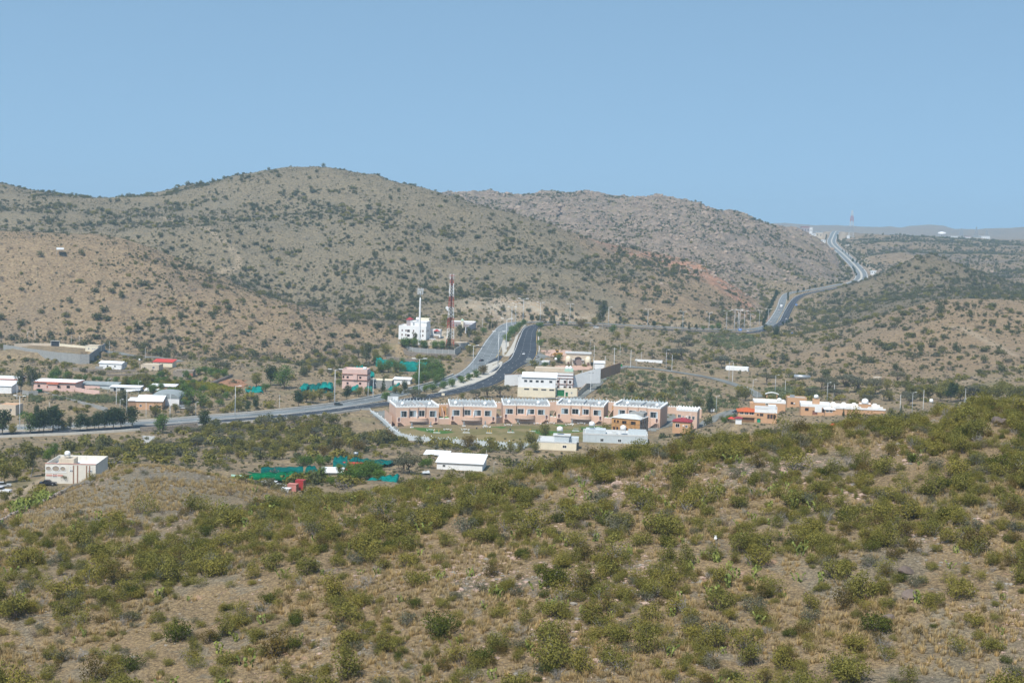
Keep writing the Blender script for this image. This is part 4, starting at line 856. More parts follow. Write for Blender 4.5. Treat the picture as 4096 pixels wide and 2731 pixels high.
ribbon('edge_line', LCL, (1,-.9), (1,-.6), .03, PAINT, road_l); ribbon('edge_line', LCL, (-1,.6), (-1,.9), .03, PAINTY, road_l); ribbon('edge_line', RCL, (1,-.9), (1,-.6), .05, PAINT, road_r); ribbon('edge_line', RCL, (-1,.6), (-1,.9), .05, PAINTY, road_r)
ribbon('median_strip', FRL, (0,-1.6), (0,1.6), .15, PAVE, road_f, .3); ribbon('edge_line', FRL, (1,-1.2), (1,-.5), .05, PAINT, road_f); ribbon('edge_line', FRL, (-1,.5), (-1,1.2), .05, PAINT, road_f)
for L, r in ((LCL, road_l), (RCL, road_r)):
    for fr in (-.33, .33):
        b = MB(); n = normals(L)
        for i in range(0, len(L)-1, 2):
            p, q = L[i], L[i]+(L[i+1]-L[i])*.5; u = n[i]*(L[i,3]/2*fr); w = n[i]*.09; b.add([(*(p[:2]+u-w), p[2]+.055), (*(q[:2]+u-w), q[2]+.055), (*(q[:2]+u+w), q[2]+.055), (*(p[:2]+u+w), p[2]+.055)], [(0,1,2,3)])
        o = b.obj('lane_dashes', PAINT, r); o['kind'] = 'stuff'
def guard(L, off, name, label, h=.85, w=.35, z=0):
    t = thing(name, label, 'guard wall', (0,0,0)); i = 0; st = 12
    while i < len(L)-1: ribbon('wall_section', L[i:i+st+1], (off[0], off[1]-w), (off[0], off[1]+w), h+z, KERB, t, h+1.0); i += st
    return t
guard(NEARL, (1,1.0), 'guard_wall', 'low concrete guard wall on the uphill edge of the highway'); guard(NEARL[:i0(NEARL, 830)], (-1,-.9), 'guard_wall', 'concrete divider between the two carriageways', .8)
guard(NEARR[:i0(NEARR, 800)], (-1,-1.0), 'guard_wall', 'low concrete guard wall above the stone embankment'); guard(RCL[i0(RCL,1050):i0(RCL,1215)], (-1,-.8), 'guard_wall', 'pale guard wall on the outside of the dark bend')
def patch(name, poly, dz, m, thick=.35, label=None, ymin=180, kind='structure', parent=None, step=0):
    pts = [hit(x, y, ymin) for x, y in poly]
    if (sum(pts[i].x*pts[(i+1)%len(pts)].y-pts[(i+1)%len(pts)].x*pts[i].y for i in range(len(pts)))) < 0: pts.reverse()
    n = len(pts); b = MB(); b.add([(p.x,p.y,p.z+dz) for p in pts]+[(p.x,p.y,p.z+dz-thick) for p in pts], [tuple(range(n))]+[(n+i, n+(i+1)%n, (i+1)%n, i) for i in range(n)])
    o = b.obj(name, m, parent); return props(o, label, None, None, kind)
def inside(poly, x, y):
    r = np.zeros(len(x), bool); n = len(poly)
    for i in range(n):
        (x0,y0), (x1,y1) = poly[i], poly[i-1]; c = ((y0 > y) != (y1 > y)) & (x < (x1-x0)*(y-y0)/(y1-y0+1e-12)+x0); r ^= c
    return r
def drape(name, poly, dz, m, label, step=2.5, ymin=180, kind='structure'):
    """sheet that follows the ground inside an outline"""
    w = [hit(x, y, ymin) for x, y in poly]; pl = [(p.x,p.y) for p in w]; xs = np.arange(min(p[0] for p in pl), max(p[0] for p in pl)+step, step); ys = np.arange(min(p[1] for p in pl), max(p[1] for p in pl)+step, step)
    gx, gy = np.meshgrid(xs, ys); z = bil(Zg, gx.ravel(), gy.ravel()).reshape(gx.shape)+dz; cx, cy = gx[:-1,:-1]+step/2, gy[:-1,:-1]+step/2; ins = inside(pl, cx.ravel(), cy.ravel()).reshape(cx.shape)
    # corners just outside the outline are pulled onto it so that the edge runs clean
    vs = np.stack([gx, gy, z], -1).reshape(-1,3); nx = gx.shape[1]; fs = [(j*nx+i, j*nx+i+1, (j+1)*nx+i+1, (j+1)*nx+i) for j in range(ins.shape[0]) for i in range(ins.shape[1]) if ins[j,i]]
    used = sorted({k for f in fs for k in f}); mp = {k: i for i, k in enumerate(used)}
    o = mesh_obj(name, [tuple(vs[k]) for k in used], [tuple(mp[k] for k in f) for f in fs], m); return props(o, label, None, None, kind)
def lane(name, poly, w, m, label, ymin=180, dz=.16):
    L = smooth_line(np.array([(*hit(x, y, ymin), w) for x, y in poly]), 4); n = normals(L); b = MB(); vs = []; fs = []; k = 5
    for i in range(len(L)):
        for j in range(k):
            p = L[i,:2]+n[i]*(L[i,3]*(j/(k-1)-.5)); vs.append((p[0], p[1], ground(p[0], p[1])+dz))
    for i in range(len(L)-1):
        for j in range(k-1): fs.append((i*k+j, (i+1)*k+j, (i+1)*k+j+1, i*k+j+1))
    b.add(vs, fs); return props(b.obj(name, m, None, True), label, None, None, 'structure')
patch('median', [(1996,1446),(2010,1449),(2008,1463),(1977,1499),(1940,1518),(1902,1533),(1837,1552),(1795,1562),(1750,1574),(1765,1558),(1827,1530),(1880,1503),(1925,1475),(1955,1456),(1977,1447)], .55, PAVE, .5, 'paved lower median with a rounded end')
patch('median', [(2008,1421),(2016,1427),(2038,1426),(2054,1412),(2062,1379),(2074,1341),(2095,1311),(2108,1303),(2092,1300),(2064,1313),(2034,1341),(2011,1365),(2004,1384),(2008,1402)], .55, PAVE, .5, 'paved upper median with a planted bed')
patch('crossing', [(1950,1452),(2000,1422),(2012,1428),(2045,1428),(2035,1450),(2010,1468)], .33, ASPH_D, .3, 'asphalt crossing between the medians')
patch('forecourt', [(2135,1375),(2150,1400),(2165,1415),(2200,1428),(2205,1445),(2160,1462),(2120,1462),(2090,1465),(2100,1440),(2120,1415)], .26, ASPH_S, .3, 'worn asphalt forecourt beside the dark carriageway')
drape('yard', [(2165,1400),(2290,1402),(2300,1432),(2240,1440),(2190,1425)], .12, DIRTP, 'bare pink dirt where the loader stands', 2.5)
drape('yard', [(2225,1463),(2370,1463),(2362,1478),(2300,1482),(2222,1476)], .14, DIRTP, 'red dirt yard behind the arched gateway', 2)
for (pl, w), lab in zip(LANES, ('asphalt lane climbing past the white roadside house', 'asphalt lane running across the flat to the arch', 'asphalt street below the red-roofed gate lodge', 'short asphalt apron in front of the white works', 'asphalt track behind the red-roofed cottage')): lane('lane', pl, w, ASPH_S, lab, 560, .32)
drape('yard', [(2645,1648),(2705,1645),(2705,1700),(2655,1712),(2620,1725),(2580,1722),(2640,1690)], .14, ASPH_S, 'asphalt car yard between villa and gate lodge', 2)
drape('yard', [(1482,1652),(1536,1640),(1584,1700),(1600,1735),(1572,1728)], .14, ASPH_S, 'dark asphalt drive beside the first villa', 2)
drape('lawn', [(1590,1716),(1760,1712),(2000,1706),(2200,1698),(2420,1706),(2470,1725),(2440,1752),(2300,1770),(2120,1790),(1960,1786),(1830,1776),(1720,1768),(1640,1760),(1600,1742)], .12, LAWN, 'patchy brown and green picnic lawn', 2)
drape('plot', [(860,1515),(980,1520),(988,1545),(970,1556),(880,1552)], .12, DIRTB, 'ploughed brown plot among the orchards', 3)
drape('yard', [(1720,1330),(1800,1322),(1800,1370),(1760,1392),(1700,1392),(1715,1350)], .12, DIRT, 'dirt yard on the terrace with the masts', 3)
drape('channel', [(568,1742),(620,1745),(600,1775),(582,1775)], .2, W_['conc'], 'pale concrete drainage chute below the highway', 1.5)

# ------------------------------------------------------------------ buildings
def face_fn(f, w, d):
    if f == 'F': return lambda u, v, n: (-w/2+u, n, v)
    if f == 'R': return lambda u, v, n: (w/2-n, u, v)
    if f == 'L': return lambda u, v, n: (-w/2+n, d-u, v)
    return lambda u, v, n: (w/2-u, d-n, v)
def holed(b, fn, W, H, z0, holes, dep=.28):
    us = sorted({0, W, *[x for h in holes for x in (h[0], h[0]+h[2])]}); vs = sorted({z0, H, *[x for h in holes for x in (h[1], h[1]+h[3])]})
    for i in range(len(us)-1):
        for j in range(len(vs)-1):
            um, vm = (us[i]+us[i+1])/2, (vs[j]+vs[j+1])/2
            if any(h[0] < um < h[0]+h[2] and h[1] < vm < h[1]+h[3] for h in holes): continue
            b.add([fn(us[i],vs[j],0), fn(us[i+1],vs[j],0), fn(us[i+1],vs[j+1],0), fn(us[i],vs[j+1],0)], [(0,1,2,3)])
    for (u, v, w, h, *_) in holes:
        c = [(u,v),(u+w,v),(u+w,v+h),(u,v+h)]
        for k in range(4):
            p, q = c[k], c[(k+1)%4]; b.add([fn(*p,0), fn(*q,0), fn(*q,dep), fn(*p,dep)], [(3,2,1,0)])
def opening(t, fn, hole, frame=None, dep=.28, fw=.12, pane=None, kind='window'):
    u, v, w, h = hole[:4]; nm = kind
    b = MB()
    def bar(u0, u1, v0, v1):
        p = [fn(a, c, n) for n in (-.05, dep-.03) for a, c in ((u0,v0),(u1,v0),(u1,v1),(u0,v1))]; b.add(p, [(0,1,2,3),(7,6,5,4),(1,0,4,5),(2,1,5,6),(3,2,6,7),(0,3,7,4)])
    bar(u-fw, u, v-fw, v+h+fw); bar(u+w, u+w+fw, v-fw, v+h+fw); bar(u, u+w, v+h, v+h+fw)
    if kind == 'window': bar(u, u+w, v-fw, v); bar(u+w/2-.03, u+w/2+.03, v, v+h)
    o = b.obj(nm, frame or W_['white'], t)
    p = MB(); p.add([fn(u,v,dep), fn(u+w,v,dep), fn(u+w,v+h,dep), fn(u,v+h,dep)], [(0,1,2,3)]); p.obj('pane' if kind == 'window' else 'door_leaf', pane or GLASS, o)
    return o
def building(key, name, label, cat='house', wall='white', openings=(), parapet=None, ph=.9, roof='conc', frame=None, below=1.6, h=None, w=None, d=None, loc=None, rz=None, roofed=True, group=None, pitch=None):
    """openings: (face, u, v, w, h[, 'door'|material]) with u, v as metres from the lower corner of the face"""
    S = SITES.get(key, {}); w = w or S['w']; d = d or S['d']; h = h or S['h']; loc = loc or S['loc']; rz = S['rz'] if rz is None else rz
    t = thing(name, label, cat, loc, rz, group); wm = W_[wall]; b = MB()
    for f in 'FRLB':
        fn = face_fn(f, w, d); holed(b, fn, w if f in 'FB' else d, h, -below, [o[1:5] for o in openings if o[0] == f])
    b.obj('wall', wm, t)
    for o in openings:
        ex = o[5] if len(o) > 5 else None; kd = 'door' if ex and ex.startswith('door') else 'window'; pm = W_[ex.split(':')[1]] if ex and ':' in ex else (W_['door'] if kd == 'door' else None)
        opening(t, face_fn(o[0], w, d), o[1:5], W_[frame] if frame else None, pane=pm, kind=kd)
    if pitch is None and roofed:
        MB().box(-w/2+.02, w/2-.02, .02, d-.02, h-ph-.25, h-ph).obj('roof', W_[roof], t)
        p = MB(); e = .06 if parapet else -.002
        for x0, x1, y0, y1 in ((-w/2-e, w/2+e, -e, .22), (-w/2-e, w/2+e, d-.22, d+e), (-w/2-e, -w/2+.22, .22, d-.22), (w/2-.22, w/2+e, .22, d-.22)): p.box(x0, x1, y0, y1, h-ph+.003, h+.05)
        p.obj('parapet', W_[parapet] if parapet else wm, t)
    if pitch: roof_part(t, w, d, h, pitch, roof)
    return t
def roof_part(t, w, d, h, pitch, m, ov=.5, th=.18):
    kind, rise = pitch; b = MB(); x0, x1, y0, y1 = -w/2-ov, w/2+ov, -ov, d+ov
    if kind == 'gable':      # ridge along x
        ym = d/2; b.slabx([(y0,h),(ym,h+rise),(y1,h),(y1,h+th),(ym,h+rise+th),(y0,h+th)], x0, x1)
        g = MB(); g.slabx([(0,h-.01),(d,h-.01),(ym,h+rise-.05)], -w/2, w/2); g.obj('gable', t.children[0].data.materials[0], t)
    elif kind == 'gabley':   # ridge along y
        b.slab([(x0,h),(0,h+rise),(x1,h),(x1,h+th),(0,h+rise+th),(x0,h+th)], y0, y1); g = MB(); g.slab([(-w/2,h-.01),(w/2,h-.01),(0,h+rise-.05)], 0, d); g.obj('gable', t.children[0].data.materials[0], t)
    elif kind == 'hip':
        r = min(w, d)/2; xa, xb = (-w/2+r, w/2-r) if w > d else (0, 0); ya, yb = (d/2, d/2) if w > d else (r, d-r)
        b.add([(x0,y0,h),(x1,y0,h),(x1,y1,h),(x0,y1,h),(xa,ya,h+rise),(xb,yb,h+rise),(x0,y0,h-.2),(x1,y0,h-.2),(x1,y1,h-.2),(x0,y1,h-.2)], [(0,1,5,4),(1,2,5),(2,3,4,5),(3,0,4),(6,7,1,0),(7,8,2,1),(8,9,3,2),(9,6,0,3),(9,8,7,6)] if w > d else [(0,1,4),(1,2,5,4),(2,3,5),(3,0,4,5),(6,7,1,0),(7,8,2,1),(8,9,3,2),(9,6,0,3),(9,8,7,6)])
    elif kind == 'shed':     # falls towards the front
        b.slabx([(y0,h),(y1,h+rise),(y1,h+rise+th),(y0,h+th)], x0, x1); g = MB(); g.slabx([(0,h-.01),(d,h-.01),(d,h+rise-.02)], -w/2, w/2); g.obj('gable', t.children[0].data.materials[0], t)
    elif kind == 'barrel':
        n = 10; pts = [(w/2*1.03*math.cos(math.pi*(1-i/n)), h+rise*math.sin(math.pi*i/n)) for i in range(n+1)]; b.slab(pts, -.3, d+.3)
    b.obj('roof', W_[m], t)
def tank(t, x, y, z, r=1.1, h=1.6, stand=1.2, label=None, horiz=False):
    """white water tank on legs, a part of the roof it is bolted to"""
    b = MB(); 
    if horiz: b.tube((x-r*1.2, y, z+stand+r), (x+r*1.2, y, z+stand+r), r, r, 12)
    else: b.lathe([(r*.92,z+stand),(r,z+stand+.15*h),(r,z+stand+.62*h),(r*.75,z+stand+.85*h),(r*.25,z+stand+h)], x, y, 12)
    o = b.obj('water_tank', W_['white'], t, True); s = MB()
    for dx in (-.7, .7):
        for dy in (-.7, .7): s.box(x+dx*r-.06, x+dx*r+.06, y+dy*r-.06, y+dy*r+.06, z, z+stand)
    s.box(x-r*.95, x+r*.95, y-r*.95, y+r*.95, z+stand-.12, z+stand); s.obj('stand', W_['steel'], o); return o
def ac_unit(t, fn, u, v):
    b = MB(); p = [fn(a, c, n) for n in (-.35, .0) for a, c in ((u,v),(u+.8,v),(u+.8,v+.55),(u,v+.55))]; b.add(p, [(0,1,2,3),(7,6,5,4),(1,0,4,5),(2,1,5,6),(3,2,6,7),(0,3,7,4)]); return b.obj('air_conditioner', W_['white'], t)
# crenellation: one shared tooth
_tooth = MB().slab([(-.62,0),(.62,0),(.42,.35),(.22,.5),(0,1.0),(-.22,.5),(-.42,.35)], -.14, .14); TOOTH = bpy.data.meshes.new('merlon'); TOOTH.from_pydata(_tooth.v, [], _tooth.f); TOOTH.materials.append(W_['white'])
TOOTHG = TOOTH.copy(); TOOTHG.materials.clear(); TOOTHG.materials.append(W_['bluegrey'])
def teeth(t, p, q, sp=1.75, me=TOOTH, s=1.0):
    p, q = Vector(p), Vector(q); L = (q-p).length; n = max(1, round(L/sp)); a = math.atan2((q-p).y, (q-p).x)
    for i in range(n):
        o = bpy.data.objects.new('merlon', me); COL.objects.link(o); o.parent = t; o.location = p + (q-p)*((i+.5)/n); o.rotation_euler = (0,0,a); o.scale = (L/n/1.3, 1, s)
# ---- crenellated villas
def villa(key, label, flip, end_left=False, end_right=False):
    S = SITES[key]; w, d, H = S['w'], S['d'], S['h']; t = thing('villa', label, 'villa', S['loc'], S['rz'], 'crenellated peach villas round the lawn'); sg = -1 if flip else 1
    zt = H*.42; ht = H-1.0; X = lambda f: sg*(-w/2 + f*w)
    MB().box(-w/2, w/2, 0, d-.1, -1.5, zt).obj('terrace_base', W_['peach'], t)
    secs = [(0,.30,.25),(.30,.52,1.3),(.52,.70,2.0),(.72,1.0,.5)]; wins = [(.11,.25,0),(.33,.47,0),(.545,.68,0),(.79,.94,0)]
    roofz = ht-.15
    for k, (a, c, y) in enumerate(secs):
        x0, x1 = sorted((X(a), X(c))); b = MB(); fn = lambda u, v, n, x0=x0, y=y: (x0+u, y+n, v); W = x1-x0
        wa, wc = sorted((X(wins[k][0])-x0, X(wins[k][1])-x0)); hole = (wa, zt+.75, wc-wa, ht-zt-2.6); holed(b, fn, W, ht, zt, [hole])
        b.add([(x0,y,zt),(x0,y,ht),(x0,d,ht),(x0,d,zt)], [(0,1,2,3)]); b.add([(x1,y,zt),(x1,y,ht),(x1,d,ht),(x1,d,zt)], [(3,2,1,0)]); b.add([(x0,d,zt),(x1,d,zt),(x1,d,ht),(x0,d,ht)], [(3,2,1,0)])
        o = b.obj('wall', W_['peach'], t); win = opening(t, fn, hole, W_['white'], fw=.22)
        cu = MB(); cw = (wc-wa)*(.10+.14*((k*7+len(label)) % 3)); cs_ = wc-cw if (k+flip) % 2 else wa; cu.add([fn(cs_, hole[1], .2), fn(cs_+cw, hole[1], .2), fn(cs_+cw, hole[1]+hole[3], .2), fn(cs_, hole[1]+hole[3], .2)], [(0,1,2,3)]); cu.obj('curtain', CURT, win)
        pb = MB().box(x0-.05, x1+.05, y-.06, y+.22, ht-.02, ht+.45); pb.obj('parapet', W_['white'], t); teeth(t, (x0, y+.08, ht+.45), (x1, y+.08, ht+.45), 1.7)
    MB().box(-w/2+.1, w/2-.1, 2.3, d-.1, roofz-.3, roofz).obj('roof', mat('villa_roof', (.30,.31,.31), .9, .15, .3), t)
    for x in (-w/2, w/2):
        MB().box(x-.12, x+.12, .5, d, ht-.01, ht+.45).obj('parapet', W_['white'], t); teeth(t, (x, .8, ht+.45), (x, d, ht+.45), 1.9)
    MB().box(-w/2+.13, w/2-.13, d-.25, d, roofz, ht+.7).obj('parapet', W_['bluegrey'], t); teeth(t, (-w/2, d-.1, ht+.7), (w/2, d-.1, ht+.7), 1.8, TOOTHG)
    xm = X(.53); MB().box(xm-.12, xm+.12, 2.5, d-.3, roofz, ht+.9).obj('roof_divider', W_['pale'], t)
    for f in (.22, .86): MB().lathe([(.98,roofz),(1.0,roofz+.9),(.92,roofz+1.25),(.7,roofz+1.6),(.4,roofz+1.85),(.08,roofz+1.95)], X(f), d*.45, 14).obj('roof_dome', W_['white'], t, True)
    pm = MB()
    for f in (.05,.2,.36,.5,.64,.8,.96): pm.box(X(f)-.07, X(f)+.07, d-.5, d-.36, roofz, ht+2.6)
    pm.obj('rail_posts', W_['pale'], t)
    # half-round balcony
    cx, rw, rd, zb = X(.53), w*.215, 3.1, zt-1.35; n = 16; ar = [(cx+rw*math.cos(math.pi*(1+i/n)), rd*math.sin(math.pi*(1+i/n))) for i in range(n+1)]; inn = [(cx+(rw-.22)*math.cos(math.pi*(1+i/n)), (rd-.22)*math.sin(math.pi*(1+i/n))) for i in range(n+1)]
    bal = MB().prism(ar, zb, zb+.35).obj('balcony', W_['peach'], t); rb = MB(); vs = [(*p, zb+.353) for p in ar]+[(*p, zb+1.75) for p in ar]+[(*p, zb+1.75) for p in inn]+[(*p, zb+.353) for p in inn]; m = n+1
    rb.add(vs, [(i,i+1,m+i+1,m+i) for i in range(n)]+[(m+i,m+i+1,2*m+i+1,2*m+i) for i in range(n)]+[(2*m+i,2*m+i+1,3*m+i+1,3*m+i) for i in range(n)]); rb.obj('balcony_wall', W_['peach'], bal)
    MB().prism([(cx+(rw+.08)*math.cos(math.pi*(1+i/n)), (rd+.08)*math.sin(math.pi*(1+i/n))) for i in range(n+1)], zb-.12, zb-.004).obj('balcony_lip', W_['pale'], bal)
    f = MB(); xf = X(.49); f.slabx([(-.2,zt+.02),(1.9,zt+.02),(1.9,zt+2.9),(1.2,zt+2.9),(-.2,zt+.9)], xf-.12, xf+.12); f.obj('balcony_fin', W_['white'], bal)
    # stairs and doors at the ends
    ends = [1] + ([-1] if end_left else [])
    for e in ((1, -1) if True else ends):
        xe = e*(w/2-1.6); zl = zt*.62; dr = MB(); door = opening(t, lambda u, v, n, xe=xe: (xe-.55+u, -.12+n, v), (0, zl+.02, 1.1, 2.15), W_['white'], .1, .16, W_['door'], 'door')
        st = MB(); st.box(xe-.9, xe+.9, -1.5, -.02, zl-.25, zl-.005); L = zl*1.15; x1 = xe-e*.9; nst = 9
        for i in range(nst):
            za = zl*(1-(i+1)/(nst+1)); a0, a1 = x1-e*L*i/nst, x1-e*L*(i+1)/nst; st.box(min(a0,a1), max(a0,a1), -1.5, -.05, max(za-.35,0), za)
        st.box(xe+e*.75, xe+e*.9, -1.5, -.02, -.3, zl-.26); so_ = st.obj('stair', W_['peach'], t)
        rl = MB(); 
        for hh in (.55, 1.0): rl.tube((xe+e*.9, -1.42, zl+hh), (x1, -1.42, zl+hh), .035, n=4); rl.tube((x1, -1.42, zl+hh), (x1-e*L, -1.42, hh), .035, n=4)
        for i in range(5): rl.tube((x1-e*L*i/4, -1.42, zl*(1-i/4)), (x1-e*L*i/4, -1.42, zl*(1-i/4)+1.0), .03, n=4)
        rl.obj('railing', W_['pink'], so_)
    return t
villa('v1', 'peach crenellated villa at the drive end, white billboard at its back corner', False); villa('v2', 'second crenellated peach villa from the billboard', True); villa('v3', 'middle crenellated peach villa of the row of five', True)
villa('v4', 'crenellated peach villa with green turf at its far end, partly above the lawn', False); villa('v5', 'crenellated peach villa behind the scaffolded orange house', False)
def gap(k1, k2, label):
    """turf terrace and party wall between two villas"""
    A, B = SITES[k1], SITES[k2]; c, s = math.cos(A['rz']), math.sin(A['rz']); p = A['loc']+Vector((c*A['w']/2, s*A['w']/2, 0)); c2, s2 = math.cos(B['rz']), math.sin(B['rz']); q = B['loc']-Vector((c2*B['w']/2, s2*B['w']/2, 0))
    z = A['h']*.42; t = thing('terrace', label, 'terrace', p); v = q-p; L = v.length; t.rotation_euler = (0,0,math.atan2(v.y, v.x)); h = L
    MB().box(.02, L-.02, .3, 16, -1.5, z-.25).obj('terrace_base', W_['peach'], t); MB().box(.1, L-.1, 2.2, 7, z-.25, z-.05).obj('turf', W_['turf'], t); MB().box(.1, L-.1, .35, 2.2, z-.25, z-.1).obj('paving', W_['white'], t)
    MB().slabx([(.3,z-.24),(12,z-.24),(12,z+4.6),(9,z+4.6),(.3,z+1.2)], L/2-.12, L/2+.12).obj('party_wall', W_['peach'], t); MB().box(.1, L-.1, 12.2, 12.5, z-.24, z+4.9).obj('back_wall', W_['orange'], t); MB().box(L*.68, L*.86, 12.08, 12.18, z-.2, z+2.3).obj('door', W_['door'], t)
gap('v1', 'v2', 'turf terrace between the billboard villa and the second villa'); gap('v2', 'v3', 'turf terrace between the second and middle villas'); gap('v3', 'v4', 'turf terrace between the middle villa and the next one along'); gap('v4', 'v5', 'turf terrace beside the villa behind the scaffolding')
S = SITES['v1']; t = building('v1', 'drive_wall', 'peach side wall with a stepped top running down the drive', 'wall', 'peach', w=.5, d=22, h=S['h']*.55, loc=S['loc']+Vector((-math.cos(S['rz'])*(S['w']/2+2.4), -math.sin(S['rz'])*(S['w']/2+2.4), 0)), roofed=False)
t = building('gatehouse', 'gatehouse', 'peach crenellated gatehouse block beside the car yard', 'house', 'peach', [('F',.8,4.6,1.5,1.4),('F',3.2,4.8,.7,.7),('F',6.4,4,1.1,1.7),('F',8.4,3.9,1.2,1.7),('R',1.5,3,2.2,3.2)], ph=.6, roof='pale')
S = SITES['gatehouse']; w, d, h = S['w'], S['d'], S['h']; MB().box(-w/2-.07, w/2+.07, -.07, d+.07, h-.6, h+.1).obj('white_band', W_['white'], t)
for a, c in (((-w/2,0),(w/2,0)),((w/2,0),(w/2,d)),((-w/2,d),(-w/2,0)),((w/2,d),(-w/2,d))): teeth(t, (*a, h+.1), (*c, h+.1), 1.5)
ac_unit(t, face_fn('F', w, d), 4.9, 5)
t = building('redlodge', 'gate_lodge', 'small ochre lodge with a red hipped roof below the gatehouse', 'house', 'ochre', [('F',1.6,1.6,1.9,1.7),('F',6.6,1.6,1,1.2),('R',2,.1,2.2,2.6,'door:dark')], h=4.6, pitch=('hip', 1.6), roof='maroon'); ac_unit(t, face_fn('F', SITES['redlodge']['w'], 8), 5.2, 2.3)
# ---- scaffolded house
S = SITES['orange']; w, d, h = S['w'], S['d'], S['h']
op = [('F',1.3,h-2.2,.6,1.1),('F',2.9,h-2.3,.7,1),('F',5.5,h-2.6,2,1.3),('F',10,h-2.7,2.2,1.4)] + [('F',x,h-6.1,.75,1.5) for x in (1.0,2.7,10,11.8)] + [('F',5.6,h-5.4,.7,.7),('F',7.4,h-5.5,.6,.8)] + [('F',x,.4,.9,1.6) for x in (5.4,9.6)] + [('R',x,v,1.2,1.3) for x in (1.6,5,8.4) for v in (h-2.8,h-6,h-9)]
t = building('orange', 'scaffolded_house', 'three-storey ochre house wrapped in scaffolding, grey side unplastered', 'house', 'orange', op, ph=.25, roof='pale', frame='door', below=3); fn = face_fn('R', w, d); b = MB(); holed(b, lambda u, v, n: fn(u, v, n-.03), d, h, -3, [o[1:5] for o in op if o[0] == 'R'], .03); b.obj('grey_side', W_['grey'], t)  # thin grey layer over the right face
b = MB(); b.add([(-w/2-.4,-.4,h),(w/2+.4,-.4,h),(w/2+.4,d+.4,h),(-w/2-.4,d+.4,h),(-w*.2,d*.45,h+1.5),(w*.2,d*.45,h+1.7)], [(0,1,5,4),(1,2,5),(2,3,4,5),(3,0,4),(3,2,1,0)]); b.obj('low_hip_roof', W_['pale'], t); MB().box(-.5,w/2-.4,d*.5,d-.5,h+.8,h+2.2).obj('stair_head', W_['grey'], t)
sc_ = thing('scaffold', 'rusty tube scaffold standing round the ochre house', 'scaffolding', S['loc'], S['rz']); po, le, br = MB(), MB(), MB()
for f, W in (('F', w), ('R', d)):
    fn = face_fn(f, w, d)
    for i in range(7):
        u = W*i/6; po.tube(fn(u, -2, -1.2), fn(u, h+(1.2 if f == 'R' else .2), -1.2), .06, n=4); 
    for v in (2, 4.2, 6.6, h-.8): le.tube(fn(0, v, -1.2), fn(W, v, -1.2), .05, n=4); br.tube(fn(0, v-2, -1.25), fn(W*.5, v, -1.25), .045, n=4); br.tube(fn(W*.5, v, -1.25), fn(W, v-2, -1.25), .045, n=4)
po.obj('uprights', W_['timber'], sc_); le.obj('ledgers', W_['timber'], sc_); br.obj('braces', W_['timber'], sc_)
# ---- grey flat-roofed house with tanks
S = SITES['greyhouse']; t = building('greyhouse', 'flat_roofed_house', 'cream-fronted grey house with a white tank on stands on its roof', 'house', 'cream', [('F',11,1.2,1.6,1)], ph=.5, roof='pale', parapet='pale', below=4); w, d, h = S['w'], S['d'], S['h']
MB().box(-w*.52, -w*.5, -.3, d, -4, h+.2).obj('side_wall', W_['bluegrey'], t); MB().box(-w*.08, w*.30, 2, 8, h-.5, h+2.4).obj('roof_room', W_['bluegrey'], t); MB().box(-w*.12, w*.34, 1.7, 8.3, h+2.4, h+2.65).obj('roof_slab', W_['pale'], t); MB().box(w*.31, w*.55, 4, 9, h-.5, h+1.5).obj('roof_room', W_['bluegrey'], t); tank(t, w*.05, 5, h+2.65, 1.35, 1.9, 1.7)
S = SITES['greywing']; t = building('greywing', 'flat_roofed_house', 'long grey flat-roofed house with two white roof tanks', 'house', 'bluegrey', [('F',8,.6,1.4,1.2),('F',16,.6,1.4,1.2)], ph=.7, roof='pale', parapet='pale', below=5); w, h = S['w'], S['h']
MB().box(-w*.46, -w*.15, 2, 9, h-.7, h+1.4).obj('roof_room', W_['bluegrey'], t); MB().box(-w*.05, w*.02, 3, 7, h-.7, h+1).obj('roof_room', W_['pale'], t); tank(t, -w*.37, 5, h+1.4, 1.3, 1.9, 1.5); tank(t, w*.12, 5, h-.7, 1.35, 2, 2.4); MB().box(w*.2, w*.48, 6, 6.4, h-.7, h+1.9).obj('screen_wall', W_['bluegrey'], t)
# ---- white works, tall house, gateway
S = SITES['works']; w, d, h = S['w'], S['d'], S['h']; t = building('works', 'works_hall', 'long cream wall with a white windowed shed built on top of it', 'building', 'cream', [('F',x,h-1.4,2.9,.75) for x in (4,9.4,14.4,19.2)], ph=.3, roof='pale', frame='conc')
up = MB(); fn = lambda u, v, n: (-w/2+.1+u, .4+n, h+v); hs_ = [(x,3.3,1.6,1.15) for x in (3.8,7,10.8,13.8,19)]; holed(up, fn, w-.2, 6.2, 0, hs_); up.add([(w/2-.1,.4,h),(w/2-.1,d,h),(w/2-.1,d,h+7),(w/2-.1,.4,h+6.2)], [(0,1,2,3)]); up.add([(-w/2+.1,.4,h),(-w/2+.1,d,h),(-w/2+.1,d,h+7),(-w/2+.1,.4,h+6.2)], [(3,2,1,0)]); sh = up.obj('upper_shed', W_['white'], t)
for q in hs_: opening(t, fn, q, W_['steel'])
MB().slabx([(-.3,h+6.2),(d+.3,h+8.3),(d+.3,h+8.5),(-.3,h+6.4)], -w/2+2.2, w/2+.8).obj('shed_roof', W_['whiteroof'], t)
S = SITES['gatewall']; w, h = S['w'], S['h']; t = building('gatewall', 'gate_wall', 'cream front wall with a big green gate and a small green door', 'wall', 'cream', [('F',.7,.15,4.7,h-.9,'door:green'),('F',6.1,.1,1.5,2.6,'door:green'),('F',9.4,1.6,.9,1.2,'door:conc')], ph=.3, roof='conc', frame='white')
S = SITES['tallhouse']; w, d, h = S['w'], S['d'], S['h']; F = [(f, u, v) for v in (h-7.0, h-10.4) for u in (4,8.3,14,18.3,21.5) for f in 'F']
